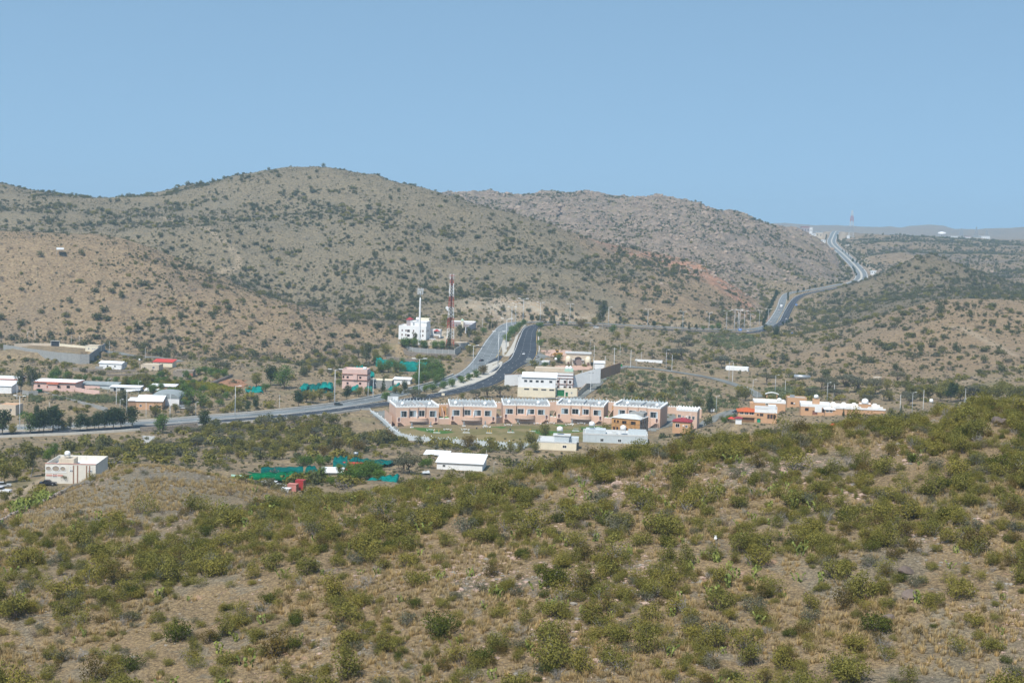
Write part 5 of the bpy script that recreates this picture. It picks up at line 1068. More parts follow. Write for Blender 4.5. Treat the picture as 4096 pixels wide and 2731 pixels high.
t = building('tallhouse', 'tall_house', 'three-storey white house with brown window bands behind the works shed', 'house', 'white', [(f,u,v,1.3,1.5) for f,u,v in F], frame='brown', ph=.8, roof='beige', parapet='beige')
for zz in (h-2.4, h-4.2, h-7.9): MB().box(-w/2-.35, w/2+.35, -.35, d+.1, zz, zz+.28).obj('brown_band', W_['brown'], t)
for x in (-.36,-.14,.14,.34,.495): MB().box(w*x-.18, w*x+.18, -.3, -.002, h-12, h-4.21).obj('brown_pilaster', W_['brown'], t)
MB().box(-w/2+.3, w*.27, 3, d-1, h-.8, h+1.6).obj('roof_room', W_['beige'], t); MB().box(w*.27+.01, w/2-.2, 2, d-3, h-.8, h+1.2).obj('roof_pavilion', W_['mint'], t)
for x in (.33, .42): MB().lathe([(1.1,h+1.2),(1.2,h+1.7),(.9,h+2.6),(.3,h+3.2),(.03,h+3.5)], w*x, d*.4, 12).obj('roof_dome', W_['white'], t, True)
S = SITES['archgate']; w, d, h = S['w'], S['d'], S['h']; t = thing('arched_gateway', 'pale gateway with one wide arch and two rounded towers', 'gateway', S['loc'], S['rz'], None)
ar = [(2.7*math.cos(math.pi*(1-i/10)), h*.42+2.3*math.sin(math.pi*i/10)) for i in range(11)]; MB().slab([(-w/2+.5,-1),(-2.7,-1)]+ar+[(2.7,-1),(w/2-.5,-1),(w/2-.5,h-1),(-w/2+.5,h-1)], 0, d).obj('wall', W_['beige'], t)
MB().slab([(-2.68,-.5),(2.68,-.5)]+[(x*.99, z) for x, z in reversed(ar)], 1.2, 1.4).obj('arch_gate', mat('gate_infill', (.26,.20,.18), .8, .15), t); MB().box(-w/2-.3, w/2+.3, -.6, d+.6, h-1+.002, h).obj('flat_roof', W_['pale'], t)
for s_ in (-1, 1):
    MB().lathe([(2.1,-1),(2.1,h*.45),(1.9,h*.58),(1.3,h*.67),(.3,h*.71)], s_*(w/2-2), -.6, 14).obj('round_tower', W_['cream'], t, True); MB().box(s_*3.9-.12, s_*3.9+.12, -.5, 0-.01, 0, h*.45).obj('pilaster', W_['white'], t); MB().box(s_*3.3-1, s_*3.3+1, -1.6, -.02, h*.42, h*.46).obj('lamp_shelf', W_['pale'], t); MB().box(s_*(w/2-2)-.5, s_*(w/2-2)+.5, -2.76, -2.6, .1, 2.5).obj('side_door', W_['door'], t)
t = building('booth', 'guard_booth', 'white guard booth with wide windows beside the forecourt', 'booth', 'white', [('F',.8,1.3,1.8,1.2),('F',3,1.3,1.4,1.2),('R',1,1.3,2.6,1.2)], h=4, ph=.3, roof='beige', parapet='white')
t = building('shelter', 'sheet_shelter', 'small white sheet-roofed shelter inside the walled yard', 'shed', 'white', (), h=2.4, pitch=('shed', .9), roof='whiteroof')
# ---- house on the mast terrace
S = SITES['mastw']; w, d, h = S['w'], S['d'], S['h']; op = [(f, u, v, .7, 1.3) for f in 'F' for v in (h-4.4, h-7.8) for u in (2.4, 5.4, 11.4, 18.8)] + [('F',u,v,1.9,1.7) for u in (6.8, 15.6) for v in (h-4.8, h-8.4)] + [('R',x,h-4.4,1,1.2) for x in (2,6,10)]
t = building('mastw', 'white_house', 'large white house standing behind the white mast', 'house', 'white', op, ph=.5, roof='white', frame='brown')
MB().box(-w*.10, w/2-.3, 3, d-1, h-.5, h+3).obj('upper_storey', W_['white'], t); MB().box(-w*.12, w/2, 2.7, d-.7, h+3, h+3.35).obj('upper_roof', W_['white'], t); MB().box(-w*.28, -w*.12, 6, d-2, h-.5, h+4.2).obj('tower', W_['mauve'], t)
b = MB(); x0, x1, y0, y1, z = -w*.31, -w*.10, 5.5, d-1.5, h+4.2; b.add([(x0,y0,z),(x1,y0,z),(x1,y1,z),(x0,y1,z),((x0+x1)/2,(y0+y1)/2,z+1.9)], [(0,1,4),(1,2,4),(2,3,4),(3,0,4),(3,2,1,0)]); b.obj('tower_roof', W_['redroof'], t); MB().box(w*.05, w*.44, d-.6, d+7, h-4, h+5).obj('rear_block', W_['cream'], t); tank(t, w*.12, 8, h+3.35, 1.2, 1.5, .5, horiz=True); MB().box(-.3,.9,2.9,3.0-.005,h+.3,h+2.3).obj('door', W_['steel'], t)
t = building('mastlodge', 'small_house', 'small white house with a red hipped porch roof beside the parked car', 'house', 'white', [('F',2.6,1.9,2,1.3)], h=4.6, ph=.4, roof='pale'); MB().box(-4.2, 2.6, -1.6, 8, -2.2, -.05).obj('stone_plinth', W_['stone'], t); b = MB(); b.add([(-1.5,-1.6,3.6),(3.6,-1.6,3.6),(3.6,2,3.6),(-1.5,2,3.6),(1,.2,5.2)], [(0,1,4),(1,2,4),(2,3,4),(3,0,4),(3,2,1,0)]); b.obj('porch_roof', W_['redroof'], t)
t = building('greyhall', 'low_hall', 'low mauve hall at the back of the mast yard', 'building', 'mauve', [('F',3.5,.2,1,2.2,'door:dark'),('F',10,1.8,1.4,.9)], h=4.6, ph=.4, roof='white', parapet='white'); S = SITES['greyhall']; MB().box(S['w']*.12, S['w']*.42, -6, -.02, -1, 3.2).obj('lean_to', W_['mauve'], t); MB().box(S['w']*.10, S['w']*.44, -6.3, 0, 3.2, 3.45).obj('lean_to_roof', W_['whiteroof'], t); MB().box(-1, 1, -9, -7, 0, 6.2).obj('gate_pier', W_['cream'], t); b = MB(); b.add([(-1.3,-9.3,6.2),(1.3,-9.3,6.2),(1.3,-6.7,6.2),(-1.3,-6.7,6.2),(0,-8,7.8)], [(0,1,4),(1,2,4),(2,3,4),(3,0,4)]); b.obj('pier_cap', W_['mint'], t)
t = building('hut', 'flat_hut', 'low stone hut with a beige flat roof at the foot of the lattice mast', 'building', 'grey', [('F',3,.6,1.5,1.8,'door:white'),('R',2,.3,1,2,'door:steel')], h=4.2, ph=.2, roof='beige', parapet='beige')
# ---- pink house and neighbours
S = SITES['pink3']; w, d, h = S['w'], S['d'], S['h']; t = building('pink3', 'pink_house', 'tall pink house of three storeys with dark ledges, teal nets around it', 'house', 'pink', [('F',x,v,1.1,1.1) for x in (2.9,10.8) for v in (h-5.6,h-9.3)] + [('F',.4,h-5.6,.8,1.3)], frame='door', ph=1.4, roof='white')
for zz in (h-3.2, h-6.8): MB().box(-w/2-.5, w/2+.5, -.5, d+.1, zz, zz+.3).obj('ledge', W_['brown'], t)
MB().box(-.9, 1.6, -.9, -.02, h-6.5, h-3.21).obj('bay', W_['pink'], t); tank(t, w*.36, 4, h-1.4, .9, 1.2, .9, horiz=True)
t = building('greyblock', 'block_house', 'low bluish-grey block house with a cream flat roof', 'house', 'grey', [('F',3.6,1.4,1.2,1.8),('F',8,2.2,.8,.7),('F',10.6,1.8,.9,.9)], h=5.2, ph=.15, roof='cream', parapet='cream'); t = building('whiteshed', 'white_shed', 'white shed with a flat sheet roof behind the teal nets', 'shed', 'white', (), h=3, pitch=('shed', .5), roof='whiteroof')
# ---- left settlement
t = building('yardroom', 'corner_room', 'beige corner room built into the grey walled yard', 'house', 'cream', [('F',2,2,.9,.9),('F',5,2,.6,.7),('F',6.6,2,.6,.7)], h=4.6, ph=.2, roof='beige', parapet='beige'); t = building('shed', 'gabled_shed', 'white gabled shed with three small windows below the yard', 'shed', 'white', [('F',5.4,1.6,.9,.9),('F',10.6,1.6,.9,.9),('R',2.5,1.6,.8,1.2),('R',5.5,1.6,.8,1.2)], h=3.8, pitch=('gable', 1.1), roof='whiteroof', frame='steel'); MB().box(-9.5, -4.2, -2.4, -2.1, -1, 1.7).obj('front_wall', W_['grey'], t)
t = building('redroof', 'cottage', 'beige cottage with a bright red sheet roof', 'house', 'cream', [('F',4,1.8,.9,.8)], h=3.2, pitch=('shed', 1.2), roof='red'); t = building('beigehouse', 'flat_house', 'beige flat-roofed house in front of the red-roofed cottage', 'house', 'beige', [('F',8,1.4,1.4,1.2),('F',2,.1,1,2,'door')], h=3.8, ph=.2, roof='beige'); b = MB().tube((-7,0,0), (-7,0,6.2), .08).obj('mast_pole', W_['steel'], t); MB().lathe([(.2,6.2),(.62,6.6),(.66,7),(.4,7.5),(.05,7.6)], -7, 0, 12).obj('globe_tank', W_['white'], t, True)
def course_wall(t, L, h, th, seed, m=None, proud=.06, start=(0,0,0), rz=0, row=.42, ln=.8):
    """dry-stone face, each stone a piece of its own"""
    r = random.Random(seed); b = MB(); z = 0
    STM = m or W_['stone']
    while z < h-.1:
        x = -r.random()*.4; rh = row*(.7+.6*r.random())
        while x < L:
            sl = ln*(.5+r.random()); o = MB().box(max(x,0)+.02, min(x+sl,L)-.02, -proud*r.random(), th, z+.015, min(z+rh, h+.15*r.random())-.015).obj('stone', STM, t); o.location = start; o.rotation_euler = (0,0,rz); x += sl
        z += rh
t = building('stonehut', 'ruined_hut', 'ruined dry-stone hut with a flat earth roof and a brick corner', 'hut', 'stone', [('F',6.2,.1,1.2,1.9,'door:dark')], h=3.6, ph=.3, roof='beige', parapet='stone'); MB().box(-.02+1.2, 6.4, -.06, -.01, .2, 2.6).obj('brick_corner', W_['redroof'] if False else mat('red_brick', (.36,.15,.10), .9, .2, 2), t); MB().box(-5.4,6.4,3,7.8,3.6,4.4).obj('upper_course', W_['stone'], t)
S = SITES['pinkhouse']; w, d, h = S['w'], S['d'], S['h']; t = building('pinkhouse', 'pink_villa', 'pink single-storey house with white roof and orange fascia', 'house', 'pink', [('F',2.6,1.6,1.4,1.2),('F',8.2,.2,1.1,2.2,'door:red'),('F',10.4,1.6,1.0,1.2),('F',14.6,1.6,1.0,1.3),('F',20.4,1.6,1.8,1.3)], h=4.6, ph=.25, roof='whiteroof', frame='door')
MB().box(-w/2-.9, w/2+.9, -.9, d+.9, 4.62, 4.95).obj('orange_fascia', mat('orange_fascia', (.60,.19,.11), .8, .1), t); MB().box(-w/2-.6, w/2+.6, -.5, d+.7, 4.955, 5.2).obj('white_roof', W_['whiteroof'], t); MB().box(-w*.12, w*.1, -2.4, -.92, -.8, 3.9).obj('porch', W_['pink'], t); MB().box(-w*.15, w*.13, -3, -.9, 3.9, 4.4).obj('porch_roof', mat('orange_fascia', (.6,.19,.11)), t)
t = building('pinkback', 'pink_house', 'pink house with orange eaves behind the dark eucalyptus', 'house', 'pink', (), h=4.4, ph=.2, roof='whiteroof'); S = SITES['pinkback']; MB().box(-S['w']/2-.8, S['w']/2+.8, -.8, 15, 4.42, 4.8).obj('orange_eaves', mat('orange_fascia', (.6,.19,.11)), t); MB().box(-S['w']/2-.4, S['w']/2+.4, -.4, 14.6, 4.805, 5.0).obj('white_roof', W_['whiteroof'], t)
t = building('leftshed', 'sheet_shed', 'white shed with a pale blue-grey sheet roof next to the eucalyptus', 'shed', 'white', (), h=4.4, pitch=('shed', 1.8), roof='whiteroof'); t = building('greyroof', 'grey_shed', 'long low shed with grey sheet roof behind the pink wall', 'shed', 'bluegrey', (), h=2.6, pitch=('shed', .8), roof='greyroof')
t = building('warehouse', 'warehouse', 'white-roofed warehouse with peach front and brown door', 'warehouse', 'ochre', [('F',1.8,1.6,1.1,1.1),('F',7.2,.1,1.2,2.3,'door'),('F',11.2,1.3,.7,.9),('F',12.6,1.3,.9,1)], h=4.6, pitch=('shed', 1.9), roof='whiteroof'); t = building('hall', 'hall', 'round-roofed grey hall behind the warehouse', 'warehouse', 'white', [('R',x,2,1,1.8) for x in (4,7,10,13)], h=4.4, pitch=('barrel', 2.6), roof='greyroof')
t = building('brownbay', 'open_bay', 'brown-fronted bay under a white sheet roof beside the warehouse', 'shed', 'brick', (), h=3.6, pitch=('shed', .8), roof='whiteroof'); t = building('whiteback', 'white_shed', 'white-roofed shed with a red brick front behind the round-roofed hall', 'shed', 'brick', (), h=2.6, pitch=('shed', .5), roof='whiteroof'); t = building('stallroof', 'sheet_stalls', 'low stalls under patched white sheet roofing', 'shed', 'conc', [('F',2,.1,2,1.9,'door:dark'),('F',6,.1,2.4,1.9,'door:dark')], h=2.6, pitch=('shed', .4), roof='whiteroof')
t = building('shellhouse', 'unfinished_house', 'unfinished beige house with a bare window opening above the verge trees', 'house', 'beige', [('F',6.6,2.4,1.1,1.1)], h=5.6, ph=.2, roof='ochre', frame='conc')
# near-left block
S = SITES['roundhouse']; w, d, h = S['w'], S['d'], S['h']; op = [('F',2.2,1.9,1.1,.85,'win:green')] + [('F',u,h-2.1,.9,1.3,'win:white') for u in (7.0,12.2)]
t = building('roundhouse', 'courtyard_block', 'white block with three round openings and an open roof court', 'house', 'offwhite', op, ph=1.5, roof='white', frame='white', below=2.5)
for k, u in enumerate((.9, 3.0, 5.0)):
    r = .95 if k == 1 else .72; fn = face_fn('F', w, d); b = MB(); n = 12; b.add([fn(u+r*math.cos(2*math.pi*i/n)*1.05, h-1.35+r*.82*math.sin(2*math.pi*i/n), -.012) for i in range(n)], [tuple(range(n))]); o = b.obj('round_opening', mat('block_infill', (.36,.30,.235), .95, .2, 3), t)
    b = MB(); 
    for i in range(n):
        p = [fn(u+q*math.cos(2*math.pi*j/n)*1.05, h-1.35+q*.82*math.sin(2*math.pi*j/n), e) for e in (-.10, 0) for q, j in ((r,i),(r+.14,i),(r+.14,i+1),(r,i+1))]; b.add(p, [(0,1,2,3),(0,3,7,4),(1,5,6,2)])
    b.obj('ring', W_['white'], o)
MB().box(-w/2-.02, -w/2+6, -.05, -.004, h-2.5, h-2.25).obj('string_course', W_['white'], t); MB().box(-w/2+.3, -w/2+5, -.045, -.003, 2.1, 2.6).obj('pink_band', mat('pink_band', (.62,.33,.27)), t); MB().box(-w/2-.08, w/2+.08, -.1, .3, h+.05, h+.2).obj('pink_coping', mat('pink_band', (.62,.33,.27)), t)
for x in (.05,.13,.31,.37): MB().box(w*x, w*x+.28, -.12, -.005, 0, h-.3).obj('brown_pillar', mat('brown_pillar', (.30,.17,.12)), t)
MB().box(-w/2+2.2, -w/2+6.5, 6, 11, h-1.5, h+.4).obj('roof_room', W_['beige'], t); tank(t, -w/2+4.2, 8, h+.4, .85, 1.2, .9)
# orchard sheds
t = building('redshed', 'red_shed', 'red box shed among the green orchard nets', 'shed', 'red', (), h=2.3, ph=.1, roof='red'); tw_ = thing('tank_tower', 'small steel water tank on a lattice stand behind the red shed', 'water tower', hit(1423, 1862, 380)); b = MB()
for dx in (-.6,.6):
    for dy in (-.6,.6): b.tube((dx,dy,-.3), (dx*.8,dy*.8,4), .06, n=4)
for z in (1.2, 2.6): b.tube((-.58,-.58,z), (.58,-.58,z+.0), .04, n=4); b.tube((-.58,-.58,z), (.55,-.55,z+1.2), .04, n=4)
b.obj('stand', W_['dark'], tw_); MB().tube((-.8,0,4.6), (.8,0,4.6), .6, n=12).obj('tank', W_['steel'], tw_, True)
t = building('lowshed', 'low_shed', 'low shed with a wide white sheet roof in front of the red shed', 'shed', 'conc', [('F',1,.2,1.4,1.4,'door:dark')], h=1.9, pitch=('shed', .5), roof='whiteroof'); t = building('longshed', 'long_shed', 'long white gabled shed at the foot of the slope', 'shed', 'white', [('F',2.2,1.0,1.0,.8)], h=2.6, pitch=('shed', 1.6), roof='whiteroof'); t = building('smallshed', 'small_shed', 'small white-roofed shed behind the long white shed', 'shed', 'white', (), h=1.6, pitch=('shed', .6), roof='whiteroof')
# right settlement
S = SITES['resA']; w, d, h = S['w'], S['d'], S['h']; t = building('resA', 'tiled_house', 'ochre house with an orange tiled roof and glazed upper porch', 'house', 'ochre', [('F',1,h-2,1.6,1.2),('F',3.3,h-2,1.6,1.2),('F',5.6,h-2,2,1.3)], h=h-.6, pitch=('hip', 1.5), roof='tile', frame='white'); MB().box(-w/2-.1, w/2+.1, -.9, -.02, h*.45, h*.62).obj('balcony_front', W_['ochre'], t); MB().box(-w/2+.6, w/2-.4, -.03, -.004, .1, h*.4).obj('arcade_shade', mat('arcade_shade_brown', (.22,.12,.06)), t)  # thin dark brown sheet painted in for the shade of the arcade
S = SITES['resB']; w, d, h = S['w'], S['d'], S['h']; t = building('resB', 'parapet_house', 'ochre house with broad white parapet and three arched windows, teal door', 'house', 'ochre', [('F',1.3,.1,1.6,2,'door:teal'),('F',1.2,h-3.2,.7,.7),('F',2.6,h-3.4,1.5,1.2)] + [('F',x,h-4.4,1.0,2) for x in (6.2,7.6,9)] + [('R',3,h-4,1,1.2)], frame='brown', ph=1.4, roof='cream', parapet='white'); MB().box(-w/2-.08, w/2+.08, -.1, d+.1, h-1.7, h-1.4).obj('white_cornice', W_['white'], t); MB().box(w*.1, w/2-.5, d-4, d-.6, h-1.4, h+1).obj('roof_room', W_['white'], t)
t = building('resC', 'rear_house', 'white-edged flat house behind the parapet house, carrying a white tank', 'house', 'ochre', [('F',6,h-2.6,1.2,1.1)], ph=1.0, roof='cream', parapet='white'); S = SITES['resC']; tank(t, S['w']*.32, 5, S['h']-.6, 1.15, 1.5, .5); MB().box(-S['w']*.62, -S['w']*.5-.01, 1, 8, 0, S['h']-1.4).obj('side_wing', W_['ochre'], t)
S = SITES['resD']; t = building('resD', 'boxy_house', 'plain ochre box of a house with small windows and wall units', 'house', 'ochre', [('F',2,2.4,1.2,1),('F',6.6,2.4,.6,.7),('F',7.8,2.4,.6,.7)], frame='door', ph=.4, roof='conc'); ac_unit(t, face_fn('F', S['w'], S['d']), 3.4, 2.6); MB().box(-3.4, -1, 4, 6, S['h']-.4, S['h']+.9).obj('roof_units', W_['steel'], t)
S = SITES['resE']; w, d, h = S['w'], S['d'], S['h']; t = building('resE', 'tank_house', 'ochre and white house with a stair tower carrying a round white tank', 'house', 'ochre', [('F',2.2,h-3.4,1.6,1.3),('F',6,.6,2.2,2,'door:brown')] + [('F',x,h-3.8,.9,1.7) for x in (9.4,10.7,12)], frame='door', ph=1.4, roof='white', parapet='white'); MB().box(-w*.03, w*.2, -.07, -.003, h*.35, h-.02).obj('white_bay', W_['white'], t); MB().box(-w*.1, w*.14, 3.5, 6.5, h-1.4, h+2.2).obj('stair_tower', W_['ochre'], t); tank(t, w*.02, 5, h+2.2, 1.15, 1.6, .6)
S = SITES['resF']; w, d, h = S['w'], S['d'], S['h']; t = building('resF', 'scalloped_house', 'long low house with white scalloped parapets', 'house', 'ochre', (), h=3.4, ph=.5, roof='cream')
for y in (-.1, d*.45, d-.3):
    pts = []; n = 40
    for i in range(n+1): x = -w/2 + w*i/n; pts.append((x, 3.45 + (1.25 if (i % 8) in (3,4,5) else .55)))
    MB().slab([(-w/2,3.1),(w/2,3.1)]+pts[::-1], y-.14, y+.1).obj('scalloped_parapet', W_['white'], t)
t = building('resG', 'tower_room', 'ochre tower room with an arched recess and a white domed tank on top', 'house', 'ochre', [('F',1.6,.3,2.2,3.4,'door:brown')], ph=.2, roof='white', parapet='ochre'); S = SITES['resG']; tank(t, 0, 4, S['h']-.2, 1.7, 2.4, .3)
t = building('kiosk', 'roof_kiosk', 'glazed kiosk with a low white pyramid roof', 'kiosk', 'ochre', [('F',.5,2,1.2,1.1),('F',2.3,2,1.2,1.1)], h=3.4, pitch=('hip', .9), roof='whiteroof')
t = building('gardentower', 'garden_tower', 'slim white garden tower with a maroon cap', 'tower', 'white', (), h=2.9, pitch=('hip', .7), roof='maroon'); p = hit(2925, 1690, 500); t = thing('gazebo', 'round garden gazebo with a bright red pointed roof', 'gazebo', p); b = MB()
for i in range(6): b.tube((1.3*math.cos(i), 1.3*math.sin(i), -.3), (1.3*math.cos(i), 1.3*math.sin(i), 2.1), .07, n=5)
b.obj('posts', W_['timber'], t); MB().lathe([(1.9,2.05),(1.85,2.15),(.9,2.6),(.05,3.0)], 0, 0, 8).obj('roof', W_['red'], t)
t = building('longwhite', 'long_shed', 'long white flat shed above the lane', 'shed', 'white', (), h=3.0, ph=.1, roof='whiteroof'); t = building('wallwhite', 'low_white_wall', 'low white walled pen with a teal roof panel', 'building', 'white', (), h=2.0, ph=.3, roof='conc'); t = building('edgewhite', 'white_house', 'small white house with a flat sheet roof above the rounded boulders', 'house', 'white', [('F',2.5,1.2,1,.9)], h=2.9, pitch=('shed', .6), roof='whiteroof')
# ------------------------------------------------------------------ free-standing walls
def wall_line(name, label, pts, h, m, th=.3, pillar=None, psp=4.0, pm=None, tooth=None, globes=False, below=1.5, cap=None, tsp=1.5):
    """pts: (sx, sy, Y) along the foot"""
    w = [at(*p) for p in pts]; t = thing(name, label, 'wall', w[0])
    def rel(v): return v - w[0]
    for a, c in zip(w[:-1], w[1:]):
        d = (c-a); L = math.hypot(d.x, d.y); ang = math.atan2(d.y, d.x); n = max(1, round(L/psp)) if pillar else 1
        for i in range(n):
            p, q = a + d*(i/n), a + d*((i+1)/n); zl = min(p.z, q.z); seg = L/n
            b = MB().add([(0,-th/2,-below+zl-p.z),(seg,-th/2,-below+zl-p.z),(seg,th/2,-below+zl-p.z),(0,th/2,-below+zl-p.z),(0,-th/2,h),(seg,-th/2,h+q.z-p.z),(seg,th/2,h+q.z-p.z),(0,th/2,h)], [(0,3,2,1),(4,5,6,7),(0,1,5,4),(1,2,6,5),(2,3,7,6),(3,0,4,7)])
            o = b.obj('panel', m, t); o.location = rel(p); o.rotation_euler = (0,0,ang)
            if cap: b = MB().add([(0,-th/2-.08,h+.003),(seg,-th/2-.08,h+q.z-p.z+.003),(seg,th/2+.08,h+q.z-p.z+.003),(0,th/2+.08,h+.003),(0,-th/2-.08,h+.2),(seg,-th/2-.08,h+q.z-p.z+.2),(seg,th/2+.08,h+q.z-p.z+.2),(0,th/2+.08,h+.2)], [(0,3,2,1),(4,5,6,7),(0,1,5,4),(1,2,6,5),(2,3,7,6),(3,0,4,7)]); o = b.obj('coping', cap, t); o.location = rel(p); o.rotation_euler = (0,0,ang)
            if pillar: o = MB().box(-pillar/2, pillar/2, -th/2-.08, th/2+.08, -below, h+.25).obj('pillar', pm or m, t); o.location = rel(p); o.rotation_euler = (0,0,ang)
            if globes and i % 2 == 0: o = MB().lathe([(.05,h+.9),(.24,h+1.05),(.28,h+1.25),(.18,h+1.45),(.03,h+1.5)], 0, 0, 8).obj('globe_lamp', W_['white'], t, True); o.location = rel(p)
        if tooth is not None: teeth(t, rel(a)+Vector((0,0,h)), rel(c)+Vector((0,0,h)), tsp, tooth, .9)
    return t
Zc = -101.4
wall_line('lawn_wall', 'pale grey crenellated wall curving round the picnic lawn', [(1480,1662,790),(1510,1680,772),(1542,1705,752),(1572,1738,722),(1598,1756,706),(1640,1766,698),(1725,1774,690),(1826,1781,684),(1950,1789,678),(2080,1797,672),(2200,1795,674),(2300,1780,684)], 2.6, W_['bluegrey'], .3, .45, 5.0, W_['pale'], TOOTHG, True)
wall_line('boundary_wall', 'peach back wall with white teeth beyond the drive', [(1464,1650,812),(1552,1645,815)], 3.2, W_['peach'], .35, None, 4, None, TOOTH)
wall_line('boundary_wall', 'long peach back wall with white teeth behind the villas', [(1750,1650,800),(1990,1642,806),(2220,1638,808),(2440,1640,806),(2640,1650,800)], 4.6, W_['peach'], .35, None, 4, None, TOOTH)
wall_line('boundary_wall', 'peach back wall with white teeth beyond the car yard', [(2642,1650,800),(2730,1655,795),(2806,1662,790)], 3.6, W_['peach'], .35, None, 4, None, TOOTH)
wall_line('yard_wall', 'peach side wall of the last villa along the car yard', [(2636,1706,752),(2650,1672,778),(2662,1652,797)], 3.4, W_['peach'], .3)
wall_line('block_wall', 'plain grey block wall end at the top of the drive', [(1440,1662,793),(1480,1658,793)], 4.0, W_['grey'], .35)
wall_line('railing_wall', 'iron railing wall behind the gatehouse', [(2795,1682,800),(2840,1664,815)], 2.0, W_['grey'], .12, .2, 2.0, W_['dark'])
wall_line('works_wall', 'tall white wall with brown coping beside the dark carriageway', [(2018,1533,888),(2060,1531,890),(2137,1527,895)], 5.4, W_['white'], .35, None, 4, None, None, cap=W_['brick'])
wall_line('works_wall', 'big plain white wall stepping up the lane', [(2293,1524,880),(2345,1508,885),(2402,1491,890)], 3.4, W_['white'], .3, below=4)
wall_line('brick_wall', 'brown panelled wall along the upper lane', [(2402,1491,891),(2440,1478,904),(2482,1464,922)], 2.4, W_['brick'], .3, .45, 5, below=4)
wall_line('lane_wall', 'worn beige wall between the lane and the cream gate', [(2310,1586,858),(2335,1564,878),(2365,1530,905)], 3.2, W_['beige'], .3, .4, 5, W_['brick'])
wall_line('mast_wall', 'panelled concrete wall round the mast terrace', [(1594,1388,1062),(1612,1398,1050),(1650,1409,1042),(1710,1414,1040),(1770,1417,1040),(1818,1419,1040)], 3.6, W_['grey'], .3, .5, 5.2, W_['conc'])
wall_line('mast_wall', 'side length of the mast terrace wall by the road', [(1818,1419,1040),(1842,1404,1064)], 4.2, W_['conc'], .3, .5, 4)
wall_line('mauve_wall', 'pillared wall climbing beside the mast yard', [(1862,1326,1150),(1880,1316,1168),(1900,1304,1190)], 3.2, W_['mauve'], .3, .5, 3.5, W_['white'])
def stone_bank(name, label, pts, h, seed):
    w = [at(*p) for p in pts]; t = thing(name, label, 'wall', w[0]); r = random.Random(seed); b = MB(); bed = MB()
    for a, c in zip(w[:-1], w[1:]):
        d = c-a; L = math.hypot(d.x, d.y); u = Vector((d.x, d.y, 0))/L; nrm = Vector((u.y, -u.x, 0)); zlo = -1.0
        bed.add([a-w[0]+Vector((0,0,zlo)), c-w[0]+Vector((0,0,zlo)), c-w[0]+Vector((0,0,h)), a-w[0]+Vector((0,0,h)), c-w[0]-nrm*1.5+Vector((0,0,h)), a-w[0]-nrm*1.5+Vector((0,0,h))], [(0,1,2,3),(3,2,4,5)])
        z = -.6
        while z < h:
            x = r.random()*.5; rh = .45+.4*r.random()
            while x < L:
                sl = .5+.9*r.random(); p = a + d*(x/L) - w[0] + Vector((0,0,z)); e = .08+.25*r.random(); q = p + u*(sl-.08); k = r.random()*.12
                b.add([p, q, q+Vector((0,0,rh-.08)), p+Vector((0,0,rh-.08)), p+nrm*e+u*k+Vector((0,0,.08)), q+nrm*e-u*k+Vector((0,0,.05)), q+nrm*e*.8-u*k+Vector((0,0,rh-.18)), p+nrm*e*.8+u*k+Vector((0,0,rh-.15))], [(4,5,6,7),(0,1,5,4),(1,2,6,5),(2,3,7,6),(3,0,4,7)]); x += sl
            z += rh
    bed.obj('core', mat('wall_core', (.12,.10,.085)), t); o = b.obj('stones', W_['stone'], t); o['kind'] = 'stuff'; return t
stone_bank('stone_bank', 'rough stone bank under the panelled terrace wall', [(1588,1408,1054),(1640,1426,1036),(1710,1433,1033),(1770,1436,1033),(1822,1438,1033)], 3.6, 1)
stone_bank('stone_bank', 'lower dry-stone terrace above the long teal net', [(1545,1440,1010),(1620,1448,1006),(1700,1451,1004),(1760,1450,1006)], 2.4, 2)
stone_bank('stone_bank', 'dry-stone terrace below the white gabled shed', [(290,1482,938),(360,1490,930),(440,1492,928),(540,1490,930)], 1.8, 3)
stone_bank('stone_bank', 'second dry-stone terrace under the beige flat house', [(430,1508,912),(530,1504,915),(600,1506,912)], 1.5, 4)
stone_bank('stone_bank', 'dry-stone wall beside the ploughed plot', [(850,1538,880),(900,1518,900),(930,1505,915)], 1.5, 5)
stone_bank('stone_bank', 'stone embankment under the highway guard wall', [(560,1742,706),(640,1738,708),(720,1732,712),(790,1726,716)], 4.2, 6)
# walled yard
yw = W_['grey']; wall_line('yard_enclosure', 'tall grey block wall round the empty yard, front and side', [(14,1418,1030),(110,1434,1004),(220,1450,986),(320,1459,975),(357,1459,976),(420,1412,1046)], 7.4, yw, .35)
wall_line('yard_enclosure', 'cream back wall of the empty yard', [(57,1392,1046),(123,1389,1050),(205,1390,1050)], 3.2, W_['beige'], .3); wall_line('yard_enclosure', 'cream back wall between the dark gate and the corner room', [(237,1391,1050),(341,1401,1040)], 3.2, W_['cream'], .3)
p = at(221, 1391, 1050); t = thing('yard_gate', 'tall dark steel gate with a flat canopy in the yard wall', 'gate', p); MB().box(-2.9,2.9,-.15,.15,-.5,4.8).obj('gate_leaf', W_['dark'], t); MB().box(-3.4,3.4,-.8,.8,5.0,5.4).obj('canopy', W_['conc'], t)
for s_ in (-1,1): MB().box(s_*3.15-.25, s_*3.15+.25, -.3,.3,-.5,5).obj('post', W_['conc'], t)
